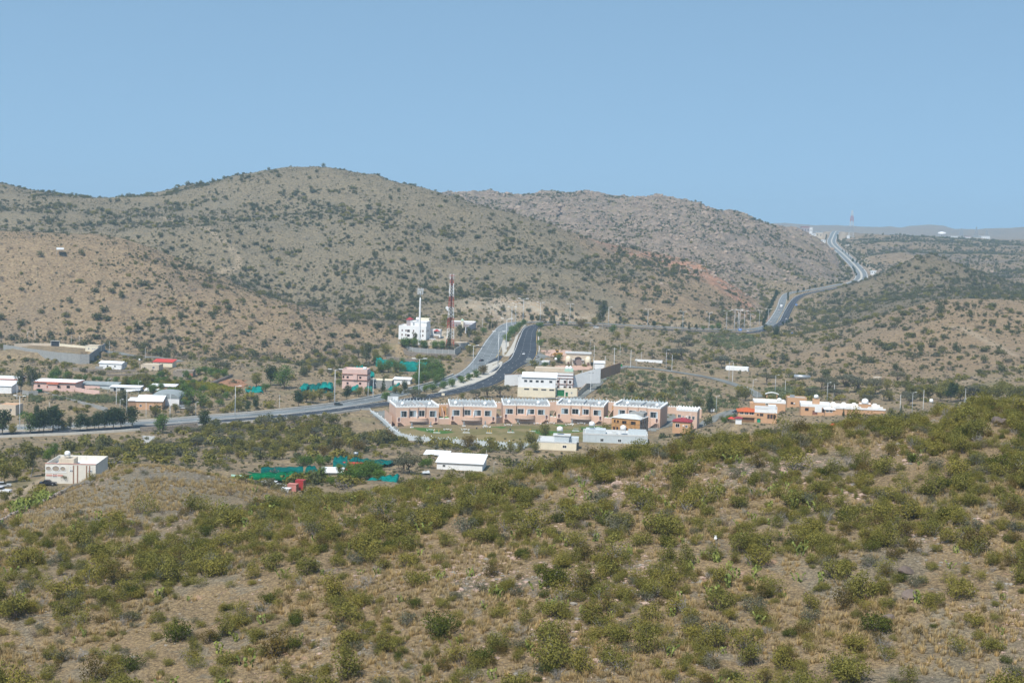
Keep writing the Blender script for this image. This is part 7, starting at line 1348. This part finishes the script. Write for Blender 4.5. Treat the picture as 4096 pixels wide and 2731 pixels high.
LAMPS = [(LD,1338,1622,146),(LD,1674,1590,156),(LD,1992,1462,136),(LD,1891,1492,111),(LD,2024,1400,125),(LD,2045,1331,103),(LD,2062,1301,88),(LD,2091,1303,108),(LD,2160,1292,82),(LD,2279,1292,76),(LD,2433,1302,74),(LD,2590,1308,72),(LD,2730,1318,72),(LD,2835,1322,72),(LD,2905,1322,78),(LD,2937,1324,84),(LD,2951,1324,86),(LD,2957,1324,84),(LD,2976,1322,78),(LD,3000,1318,62),(LD,3037,1304,62),(LD,3072,1302,66),(LD,79,1722,140),(LS,940,1672,130),
 (LS,553,1584,60),(LS,432,1580,66),(LS,480,1672,76),(LS,507,1660,96),(LS,783,1665,58),(LS,2664,1473,74),(LS,2915,1520,75),(LS,3010,1589,72),(LS,3100,1575,76),(LS,3308,1604,75),(LS,3648,1648,80),(LS,2864,1655,73),(LS,2748,1720,66),(LS,2360,1402,42),(LS,2415,1500,62),(LS,2545,1472,44),(LS,110,1368,42),(LS,1975,1890,44),(LS,2230,1446,40),(LS,3855,1648,54)]
POLES = [(PP,140,1368,46),(PP,285,1376,34),(PP,317,1380,40),(PP,438,1404,40),(PP,581,1435,44),(PX,680,1670,96),(PP,584,1668,60),(PP,197,1670,64),(PP,465,1618,76),(PP,68,1596,60),(PX,1492,1590,80),(PP,1472,1592,64),(PP,1118,1630,52),(PX,2362,1568,82),(PX,2456,1465,76),(PP,2372,1525,92),(PP,2326,1560,80),(PP,2376,1440,60),(PP,2420,1478,56),(PP,2522,1470,72),(PP,2687,1482,65),(PP,2930,1526,78),(PP,3140,1575,55),(PP,3335,1600,66),(PP,3600,1642,66),(PP,3692,1638,80),(PP,3860,1612,60),(PP,3838,1645,40),(PP,1945,1850,52),(PP,1893,1838,28),(PP,2988,1594,50),(PP,3028,1600,36),(PP,2480,1420,40),(PP,2565,1440,36),(PP,1930,1312,40),(PP,800,1500,30)]
for lst, hh, look in ((LAMPS, 10.0, None), (POLES, 9.0, None)):
    items = []
    for pr, sx, sy, hp in lst:
        p = hit(sx, sy, 380 if sy > 1800 else 560); s = hp*p.y/FS/hh; rz = random.Random(sx).uniform(-.3,.3); o = dup(pr, p, rz, s); o['group'] = 'street lamps along the highway and lanes' if hh == 10 else 'utility poles in the valley'
        items.append((o, {LD:'tall twin-headed street lamp', LS:'single-armed street lamp', PX:'wooden-armed utility pole', PP:'plain grey utility pole'}[pr], sx, sy))
    place_labels(items)
for o in (LD, LS, PX, PP):
    for c in list(o.children): bpy.data.objects.remove(c)
    bpy.data.objects.remove(o)

# ------------------------------------------------------------------ vehicles
def car(kind, paint, label, loc, heading, scale=1.0, name=None):
    L, Wd, hh = {'sedan':(4.7,1.8,1.45),'suv':(4.9,1.95,1.85),'pickup':(5.2,1.9,1.8),'bus':(9.5,2.4,3.0)}[kind]; t = thing(name or {'sedan':'car','suv':'suv','pickup':'pickup_truck','bus':'lorry'}[kind], label, {'sedan':'car','suv':'car','pickup':'pickup','bus':'lorry'}[kind], loc, heading, 'vehicles'); t.scale = (scale,)*3; h2 = Wd/2
    belt = {'sedan':.85,'suv':1.05,'pickup':1.0,'bus':1.3}[kind]; pts = {'sedan':[(-L/2,.35),(L/2,.35),(L/2,.7),(L/2-.2,.82),(L/2-1.2,belt),(-L/2+.9,belt),(-L/2+.05,.85)],'suv':[(-L/2,.4),(L/2,.4),(L/2,.85),(L/2-.2,1.0),(L/2-1.2,belt),(-L/2+.1,belt)],'pickup':[(-L/2,.45),(L/2,.45),(L/2,.9),(L/2-.2,1.0),(-L/2,belt)],'bus':[(-L/2,.5),(L/2,.5),(L/2,belt),(-L/2,belt)]}[kind]
    MB().slab(pts, -h2, h2).obj('body', paint, t); cab = {'sedan':[(-L/2+.7,belt),(L/2-1.25,belt),(L/2-2.0,hh-.06),(-L/2+1.4,hh-.06)],'suv':[(-L/2+.1,belt),(L/2-1.2,belt),(L/2-1.85,hh-.07),(-L/2+.35,hh-.07)],'pickup':[(-.4,belt),(L/2-1.25,belt),(L/2-1.8,hh-.06),(-.2,hh-.06)],'bus':[(L/2-2.0,belt),(L/2-.05,belt),(L/2-.3,2.4),(L/2-2.0,2.4)]}[kind]
    MB().slab(cab, -h2+.12, h2-.12).obj('windows', GLASS, t); xs = [c[0] for c in cab[2:]]; rx0, rx1 = min(xs), max(xs); MB().box(rx0-.02, rx1+.02, -h2+.16, h2-.16, cab[2][1]+.001, cab[2][1]+.07).obj('roof', paint, t)
    if kind == 'bus': MB().box(-L/2, L/2-2.1, -h2, h2, belt+.001, hh).obj('box', W_['white'], t)
    for sx_ in (-1, 1):
        for sy_ in (-1, 1): o = MB().tube((sx_*(L/2-.9), sy_*(h2-.2), .33), (sx_*(L/2-.9), sy_*(h2+.02), .33), .34, n=12).obj('wheel', W_['black'], t); MB().tube((sx_*(L/2-.9), sy_*(h2+.021), .33), (sx_*(L/2-.9), sy_*(h2+.035), .33), .2, n=10).obj('rim', W_['steel'], o)
    for sy_ in (-1, 1): MB().box(L/2-.04, L/2+.03, sy_*(h2-.35)-.2, sy_*(h2-.35)+.2, .58, .76).obj('headlight', W_['white'], t); MB().box(-L/2-.03, -L/2+.04, sy_*(h2-.25)-.15, sy_*(h2-.25)+.15, .6, .82).obj('tail_light', W_['red'], t)
    return t
CW, CD_, CS, CG = mat('car_white', (.75,.76,.77), .25, .03, spec=.5), mat('car_dark', (.025,.03,.04), .25, .03, spec=.5), mat('car_silver', (.45,.47,.48), .3, .03, spec=.5), mat('car_green', (.02,.03,.028), .3, .03, spec=.5)
def on_road(sx, sy, dz=.38): p = hit(sx, sy, 560); return Vector((p.x, p.y, p.z+dz))
car('sedan', CW, 'white car coming down the dark carriageway', on_road(2095,1420), R_(-95)); car('sedan', CS, 'silver car parked at the edge of the forecourt', on_road(2149,1431), R_(75)); car('sedan', CD_, 'small dark car on the grey carriageway below the median', on_road(1926,1446), R_(60)); car('suv', CG, 'dark green four-wheel drive on the highway below the pink house', on_road(1353,1624), R_(12))
car('sedan', CW, 'long white sedan parked before the cream gate wall', on_road(2240,1597,.1), R_(6)); car('suv', CW, 'white four-wheel drive parked beside the white mast house', on_road(1730,1360,.15), R_(4)); car('sedan', CD_, 'dark car half hidden behind the median trees', on_road(1838,1512), R_(40)); car('sedan', CW, 'white car at the top of the grey carriageway', on_road(2053,1301), R_(80)); car('suv', CW, 'white car on the highway bend near the eucalyptus', on_road(2385,1314), R_(-10)); car('sedan', CD_, 'dark car parked at the head of the street below the lodge', on_road(2946,1652,.15), R_(10)); car('sedan', CS, 'grey car standing in the villa car yard', on_road(2660,1664,.15), R_(80))
for k, (kd, sx, sy, m_, lab) in enumerate((('sedan',3084,1290,CW,'white car at the mouth of the gap, grey carriageway'),('bus',3126,1230,CW,'white lorry in the gap on the grey carriageway'),('sedan',3116,1242,CW,'white car trailing the lorry in the gap'),('sedan',3145,1278,CW,'white car on the dark carriageway in the gap'),('suv',2992,1326,CW,'white van passing the blue road sign'),('suv',2896,1324,CW,'white car on the level stretch below the spur'),('sedan',3452,1078,CD_,'tiny dark car on the far highway curve'),('sedan',3402,1036,CD_,'tiny dark car halfway up the far highway'),('sedan',3319,950,CW,'tiny white car near the far highway crest'),('sedan',3322,956,CW,'second tiny white car near the far highway crest'))): car(kd, m_, lab, on_road(sx, sy, .35), R_(75))
car('pickup', CW, 'white pickup at the edge of the dirt court by the round-opening block', hit(8, 1972, 340)+Vector((0,0,.1)), R_(170)); car('sedan', CS, 'pale car under the trees beside the dirt court', hit(10, 1948, 340)+Vector((0,0,.1)), R_(20)); car('sedan', CD_, 'dark car parked below the block with round openings', hit(192, 1940, 340)+Vector((0,0,.1)), R_(5)); car('suv', CW, 'white van among bushes beside the warehouse', on_road(733,1636,.2), R_(30))
# wheel loader
p = on_road(2228, 1425, .12); t = thing('wheel_loader', 'yellow wheel loader parked on pink dirt beside the highway', 'loader', p, R_(176)); t.scale = (1.25,)*3
MB().slab([(-3.2,1.0),(-.4,1.0),(-.4,1.9),(-1.2,2.1),(-3.2,2.0),(-3.3,1.5)], -1.0, 1.0).obj('engine_body', W_['yellow'], t); MB().box(-.4,1.9,-.7,.7,.9,1.6).obj('front_frame', W_['yellow'], t); c_ = MB().box(-.9,.6,-.75,.75,2.0,3.4).obj('cab', W_['yellow'], t); MB().box(-.75,.62,-.78,.78,2.35,3.15).obj('cab_glass', GLASS, c_); MB().box(-1.05,.75,-.85,.85,3.4,3.55).obj('cab_roof', W_['yellow'], t)
for sy_ in (-1,1): MB().slab([(.6,1.8),(1.2,2.1),(3.0,.9),(3.0,.6),(2.6,.6)], sy_*.62-.1, sy_*.62+.1).obj('lift_arm', W_['yellow'], t)
MB().slab([(2.9,.1),(4.3,.05),(4.2,.15),(3.2,.5),(3.3,1.2),(3.0,1.2)], -1.3, 1.3).obj('bucket', W_['timber'], t)
for x in (-2.2, 1.2):
    for sy_ in (-1,1): o = MB().tube((x, sy_*.75, .8), (x, sy_*1.25, .8), .82, n=16).obj('wheel', W_['black'], t); MB().tube((x, sy_*1.252, .8), (x, sy_*1.27, .8), .42, n=12).obj('rim', W_['yellow'], o)
# truck boxes in the orchard
def box_body(label, sx, sy, w, d, h, m, slats=True, rz=-12):
    p = hit(sx, sy, 330); t = thing('truck_box', label, 'truck body', p, R_(rz)); MB().box(-w/2,w/2,0,d,.5,h).obj('body', m, t); fr = MB()
    for i in range(6): fr.box(w/2+.001, w/2+.06, .05+d*i/6, .15+d*i/6, .5, h)
    for z in (.6, h*.4, h*.7, h-.1): fr.box(w/2+.061, w/2+.1, 0, d, z, z+.1)
    fr.obj('side_rails', W_['brick'], t); MB().box(-w/2-.05,w/2+.05,-.05,d+.05,h+.001,h+.08).obj('lid', m, t); wh = MB()
    for x in (-w*.35, w*.35): wh.tube((x, .3, .3), (x, .6, .3), .34, n=10)
    wh.obj('wheels', W_['black'], t); return t
box_body('tall red truck box standing under the citrus trees', 1196, 1968, 2.2, 2.0, 3.1, W_['redroof']); box_body('faded pink truck box between the red box and the tarpaulin', 1166, 1972, 2.4, 2.0, 2.3, mat('faded_red', (.48,.20,.17), .8, .15)); box_body('low truck box covered by a white tarpaulin', 1134, 1982, 2.8, 2.0, 1.8, W_['whiteroof'])
def sheet(label, poly, Y, m, name='sheet_canopy', th=.12, post=True):
    w = [at(x, y, yy) for (x, y), yy in zip(poly, Y)]; t = thing(name, label, 'canopy', w[0]); n = len(w); b = MB().add([q-w[0] for q in w]+[q-w[0]-Vector((0,0,th)) for q in w], [tuple(range(n)), tuple(range(2*n-1,n-1,-1))]+[(i,n+i,n+(i+1)%n,(i+1)%n) for i in range(n)]); b.obj('sheet', m, t); pb = MB()
    for q in w: g0 = ground(q.x, q.y); pb.tube((q.x-w[0].x, q.y-w[0].y, min(g0, q.z-.4)-w[0].z-.2), (q.x-w[0].x, q.y-w[0].y, q.z-w[0].z-th), .05, n=4)
    pb.obj('posts', W_['steel'], t); return t
sheet('white sheet roof leading to the truck boxes', [(1040,1924),(1100,1930),(1112,1922),(1060,1918)], [425,425,436,436], W_['whiteroof']); sheet('grey-white sheet roof beside the truck boxes', [(1094,1936),(1142,1944),(1146,1936),(1104,1929)], [422,422,432,432], W_['pale']); sheet('pale mint sheet panel at the corner of the green net', [(925,1903),(978,1908),(972,1900),(925,1896)], [425,425,434,434], W_['mint']); sheet('patched sheet roof below the long white shed', [(1664,1896),(1720,1890),(1716,1880),(1670,1888)], [470,470,482,482], W_['pale']); sheet('white boards stacked in the bushes below the orchard', [(1270,1972),(1296,1976),(1298,1966),(1274,1963)], [400,400,406,406], W_['whiteroof'])
sheet('white and pink sheet roof lying by the open bay', [(560,1590),(620,1596),(626,1580),(580,1576)], [812,812,828,828], mat('faded_pink_sheet', (.66,.42,.40), .7, .15)); sheet('small white sheet roof beside the stalls', [(500,1566),(560,1560),(572,1550),(512,1552)], [842,842,860,860], W_['whiteroof']); sheet('corrugated white canopy next to the stalls', [(575,1562),(640,1560),(640,1552),(585,1550)], [846,846,862,862], W_['whiteroof']); sheet('grey metal sheet roof on the far left hillside', [(226,998),(256,998),(256,991),(226,990)], [1230,1230,1240,1240], W_['pale'])
# ------------------------------------------------------------------ signs, tanks, small things
p = at(1572, 1612, 768); t = thing('billboard', 'white roadside billboard with dark flowing script on half its face', 'billboard', p, R_(8)); MB().box(-2.9,2.9,0,.25,.6,3.9).obj('panel', W_['white'], t)
for x in (-2.6, 2.6, 0): MB().box(x-.1,x+.1,.26,.5,-3,3.9).obj('post', W_['dark'], t)
fr = MB(); [fr.box(*q) for q in ((-2.95,2.95,-.05,-.001,3.8,3.95),(-2.95,2.95,-.05,-.001,.55,.7),(2.75,2.95,-.05,-.001,.7,3.8),(-.45,-.35,-.05,-.001,.7,3.8))]; fr.obj('frame', W_['steel'], t); sp = MB(); r = random.Random(4)
for row, z in enumerate((3.1, 2.3, 1.5, 1.05)):
    x = -2.6
    while x < -.7:
        w_ = .25+.35*r.random(); hgt = .12+.35*r.random(); sp.box(x, x+w_, -.03, -.004, z, z+.13); sp.box(x+w_*.6, x+w_*.6+.1, -.03, -.0045, z, z+hgt); x += w_+.12*r.random()
    sp.box(-2.2+row*.3, -2.1+row*.3, -.03, -.0046, z-.2, z)
sp.obj('script', W_['dark'], t)
def sign(sx, sy, w, h, label, hp, m=W_['blue'], arrow=True):
    p = hit(sx, sy, 560); k = p.y/FS; t = thing('road_sign', label, 'sign', p); w, h, H = w*k, h*k, hp*k; MB().box(-w/2,w/2,0,.15,H-h,H).obj('panel', m, t); b = MB(); [b.box(x-.09,x+.09,.151,.33,-.6,H) for x in (-w*.3, w*.3)]; b.obj('posts', W_['steel'], t)
    if arrow: b = MB(); b.box(-w*.35,w*.1,-.02,-.002,H-h*.35,H-h*.22); b.box(-w*.35,w*.2,-.02,-.002,H-h*.6,H-h*.48); b.box(w*.28,w*.34,-.02,-.002,H-h*.8,H-h*.25); b.add([(w*.2,-.021,H-h*.3),(w*.42,-.021,H-h*.3),(w*.31,-.021,H-h*.12)], [(0,1,2)]); b.obj('lettering', W_['white'], t)
sign(2960, 1332, 13, 10, 'blue direction sign beside the level highway', 19); sign(3185, 1232, 8, 7, 'blue direction sign at the edge of the dark carriageway in the gap', 17); sign(3168, 1342, 5, 8, 'narrow blue sign below the tree clump', 12, arrow=False); sign(1772, 1592, 12, 9, 'cream framed notice board beside the dark carriageway', 20, W_['cream'], False); sign(2850, 1652, 15, 12, 'white board on posts beside the gate lodge', 18, W_['white'], False)
def dumpster(sx, sy, label, w=3.0): p = on_road(sx, sy, .1); t = thing('dumpster', label, 'dumpster', p, R_(-8), None); MB().slab([(-w/2+.3,.15),(w/2-.3,.15),(w/2,1.5),(-w/2,1.5)], -.9, .9).obj('bin', mat('dumpster_green', (.01,.22,.035), .5, .1), t); MB().box(-w/2-.05,w/2+.05,-.95,.95,1.501,1.6).obj('rim', W_['green'], t); MB().box(-w/2+.05,w/2-.05,-.85,.85,1.601,1.66).obj('lid', W_['dark'], t)
dumpster(2479, 1466, 'green dumpster at the top of the lane', 3.6); dumpster(158, 1567, 'green dumpster in front of the pink house'); 
p = on_road(3208, 1516, .1); t = thing('tanker_cylinder', 'long galvanised tank lying in the dry grass', 'tank', p, R_(-4)); MB().tube((-5.2,0,1.5), (5.2,0,1.2), 1.35, n=16).obj('cylinder', W_['steel'], t, True); MB().box(-4,-3.4,-1,1,-.5,.5).obj('saddle', W_['conc'], t); MB().box(3.4,4,-1,1,-.5,.4).obj('saddle', W_['conc'], t)
p = on_road(3508, 1524, 0); t = thing('cistern', 'round concrete cistern among the scrub', 'tank', p); MB().lathe([(2.6,-1),(2.6,2.4),(2.7,2.4),(2.7,2.7)], 0, 0, 18).obj('tank_wall', W_['beige'], t); MB().lathe([(.4,2.7),(.4,3.0)], 0, 0, 10).obj('hatch', W_['conc'], t)
p = on_road(3724, 1624, 0); t = thing('tank_stand', 'white plastic tank on a steel stand by the stream bed', 'tank', p); b = MB(); [b.tube((x,y,-.4),(x,y,2.2),.07,n=4) for x in (-.8,.8) for y in (-.8,.8)]; b.obj('stand', W_['steel'], t); MB().lathe([(.95,2.2),(1,2.4),(1,3.4),(.6,3.8),(.15,3.95)], 0, 0, 12).obj('tank', W_['white'], t, True)
p = on_road(2223, 1450, 0); t = thing('globe_tank', 'white globe tank on a post behind the guard booth', 'tank', p); MB().tube((0,0,-.5), (0,0,1.6), .12).obj('post', W_['steel'], t); MB().lathe([(.2,1.5),(.85,1.9),(1.0,2.5),(.85,3.1),(.2,3.5)], 0, 0, 14).obj('globe', W_['white'], t, True)
# arch over the lane
p = on_road(3087, 1600, 0); t = thing('entrance_arch', 'white curved entrance arch on two ochre piers', 'arch', p, R_(-6)); k = p.y/FS
for s_ in (-1,1): MB().box(s_*2.9-.35, s_*2.9+.35, -.35,.35,-1,3.4).obj('pier', W_['ochre'], t)
n = 10; top = [(3.9*(2*i/n-1), 3.4+.95*math.sin(math.pi*i/n)) for i in range(n+1)]; bot = [(x, z+.45) for x, z in top]; MB().slab(top+bot[::-1], -.9, .9).obj('curved_roof', W_['white'], t)
# lawn furniture, fountains by the villas
def bench_set(sx, sy, label):
    p = hit(sx, sy, 600); t = thing('picnic_table', label, 'picnic table', p+Vector((0,0,.12)), random.Random(sx).uniform(-.3,.3), 'picnic tables on the lawn'); MB().box(-1,1,-.45,.45,.72,.82).obj('tabletop', W_['white'], t); MB().box(-.15,.15,-.15,.15,0,.72).obj('pedestal', W_['conc'], t)
    for s_ in (-1,1): b = MB().box(s_*1.7-.3,s_*1.7+.3,-.6,.6,.38,.48); b.box(s_*1.95-.06,s_*1.95+.06,-.6,.6,.481,.95); b.box(s_*1.7-.22,s_*1.7+.22,-.1,.1,0,.38); b.obj('seat', W_['white'], t)
for sx, sy, lab in ((1722,1724,'white picnic table and seats nearest steps of the billboard villa'.replace('nearest','by the')),(1790,1722,'white picnic table below the stairs between the first two villas'),(1861,1722,'white picnic table behind a paved plinth on the lawn'),(1946,1712,'white picnic table below the second villa'),(2033,1704,'pair of white seats on the lawn below the middle villa'),(2277,1703,'pair of white seats on the green part of the lawn'),(2393,1715,'grey stacked seats beside the shrub at the lawn end'),(2124,1688,'white bench below the middle villa balcony'),(2150,1698,'grey bench before the middle villa'),(2203,1696,'grey bench on the lawn edge by the stairs'),(2325,1697,'white bench below the fourth villa')): bench_set(sx, sy, lab)
def plinth(sx, sy, label, m, n=2):
    p = hit(sx, sy, 600); t = thing('exercise_station', label, 'exercise machine', p+Vector((0,0,.12))); MB().box(-1.8,1.8,-.9,.9,0,.16).obj('slab', W_['pale'], t)
    for i in range(n): x = -1+2*i/max(1,n-1); b = MB(); b.tube((x,0,.16), (x,0,1.5), .08, n=6); b.tube((x-.35,0,1.3), (x+.35,0,1.3), .06, n=5); b.tube((x-.3,.2,.6), (x+.3,.2,.6), .06, n=5); b.obj('machine', m, t)
plinth(1747,1731,'empty pale slab with low yellow pedals on the lawn',W_['amber'],2); plinth(1865,1731,'pale slab with a low grey bench machine',W_['steel'],2); plinth(1958,1732,'yellow twin exercise machine on a slab',W_['amber'],3); plinth(2043,1730,'grey and teal exercise machine on a slab',W_['teal'],2); plinth(2128,1726,'slab with a small amber machine beside the shrubs',W_['amber'],1); plinth(2303,1724,'slab with a row of grey machines on the green lawn',W_['steel'],4)
for k, (sx, sy) in enumerate(((1648,1708),(1723,1704),(1856,1702),(1941,1701),(2072,1692),(2158,1688),(2288,1694),(2371,1703))):
    p = hit(sx, sy, 600); t = thing('garden_urn', f"grey stone urn on a pale plinth against the villa wall, {ORD[k]} from the drive", 'urn', p+Vector((0,-1.2,.1))); MB().box(-.9,.9,-.6,.6,-.3,.15).obj('plinth', W_['white'], t); MB().lathe([(.45,.15),(.5,.3),(.28,.5),(.4,.9),(.5,1.3),(.35,1.9),(.3,2.2),(.42,2.4)], 0, 0, 10).obj('urn', W_['steel'], t, True)
for sx, sy, lab in ((1907,1716,'dark litter bin on the lawn below the second villa'),(2041,1720,'dark litter bin behind the teal machine'),(2327,1720,'dark litter bin on the green lawn')): p = hit(sx, sy, 600); t = thing('litter_bin', lab, 'bin', p+Vector((0,0,.1))); MB().lathe([(.28,0),(.32,.9),(.2,1.0)], 0, 0, 10).obj('drum', W_['dark'], t); MB().lathe([(.34,.92),(.34,1.0)], 0, 0, 10).obj('rim', W_['steel'], t)
# far buildings on the plateau
def far_house(sx0, sx1, sy, Y, hp, label, m='white', roof=None, name='far_house'):
    k = Y/FS; p = at((sx0+sx1)/2, sy, Y); g0 = min(ground(p.x, p.y), p.z); w = (sx1-sx0)*k; h = hp*k; t = thing(name, label, 'house', (p.x, p.y, g0)); h += p.z-g0; MB().box(-w/2,w/2,0,w*.6,-4,h).obj('wall', W_[m], t); MB().box(-w/2-.6,w/2+.6,-.6,w*.6+.6,h+.001,h+1.0).obj('roof', W_[roof or 'white'], t)
    n = max(2, int(w/6))
    for i in range(n): MB().box(-w/2+w*(i+.35)/n, -w/2+w*(i+.65)/n, -.06, -.005, h*.45, h*.75).obj('window', W_['dark'], t)
for q in ((3206,3238,918,3500,9,'distant hilltop villa with a dark red roof','mauve','redroof'),(3238,3250,920,3500,9,'white domed block beside the hilltop villa','white',None),(3236,3262,945,3300,10,'white roadside building below the hilltop villa','white',None),(3264,3290,938,3400,7,'pale block behind the roadside building','beige',None),(3805,3850,950,4200,4,'low white row of far plateau houses','white',None),(3860,3884,952,4200,5,'small red-roofed house on the far plateau','white','maroon'),(3888,3920,953,4200,5,'grey-roofed house on the far plateau','pale','greyroof'),(3925,3960,952,4200,6,'white house at the end of the far plateau row','white',None),(3286,3302,966,3100,5,'white hut by the trees of the far highway crest','white',None),(3484,3504,1088,2250,3,'white roadside kiosk with a pyramid roof at the far curve','white',None),(3388,3398,985,2950,4,'tiny pale hut under the far mast','white',None)): far_house(*q)
p = at(3767, 953, 4000); t = thing('water_tower', 'distant round water tower on columns above the plateau', 'water tower', p); k = 4000/FS; MB().lathe([(14*k,14*k),(15.5*k,16*k),(15.5*k,23*k),(3*k,26*k)], 0, 0, 18).obj('reservoir', W_['white'], t, True); MB().lathe([(5*k,-6),(5*k,14*k)], 0, 0, 10).obj('core', W_['pale'], t)
for i in range(8): a = i*math.pi/4; MB().tube((12*k*math.cos(a), 12*k*math.sin(a), -6), (12*k*math.cos(a), 12*k*math.sin(a), 14*k), 1.1, n=6).obj('column', W_['white'], t)
# balanced rock on the range
p = hit(2236, 862, 1500); t = thing('balanced_rock', 'stack of balanced granite blocks standing on the rocky range', 'rock', p)
for k, (z, s) in enumerate(((3,11),(9,8),(15,9.5))): o = bpy.data.objects.new('block', GRANS[k]); COL.objects.link(o); o.parent = t; o.location = (k*.6, 0, z); o.scale = (s, s, s)
# white bird-like litter on the near slope
p = hit(2862, 2160, 100); t = thing('litter_bag', 'small white bag caught in the scrub beside the cactus patch', 'litter', p); b = MB().lathe([(.05,.0),(.2,.12),(.24,.3),(.12,.5),(.2,.62)], 0, 0, 7); b.obj('bag', W_['white'], t)
# ------------------------------------------------------------------ air
def haze():
    m = bpy.data.materials.new('haze_air'); m.use_nodes = True; nt = m.node_tree; nt.nodes.clear()
    out = nt.nodes.new('ShaderNodeOutputMaterial'); v = nt.nodes.new('ShaderNodeVolumePrincipled')
    v.inputs['Color'].default_value = (.58, .82, 1.0, 1); v.inputs['Density'].default_value = 1.15e-4; v.inputs['Anisotropy'].default_value = .0
    nt.links.new(v.outputs[0], out.inputs['Volume']); m.cycles.homogeneous_volume = True
    z0 = float(Zg.min())-1.0; z1 = float(Zg[:, :].max())+30
    x, y0, y1 = 8600, -40, 10700
    vs = [(-x,y0,z0),(x,y0,z0),(x,y1,z0),(-x,y1,z0),(-x,y0,z1),(x,y0,z1),(x,y1,z1),(-x,y1,z1)]
    o = mesh_obj('haze', vs, [(0,3,2,1),(4,5,6,7),(0,1,5,4),(1,2,6,5),(2,3,7,6),(3,0,4,7)], m)
    o['kind'] = 'stuff'; o['label'] = 'thin pale haze in the valley air'
haze()
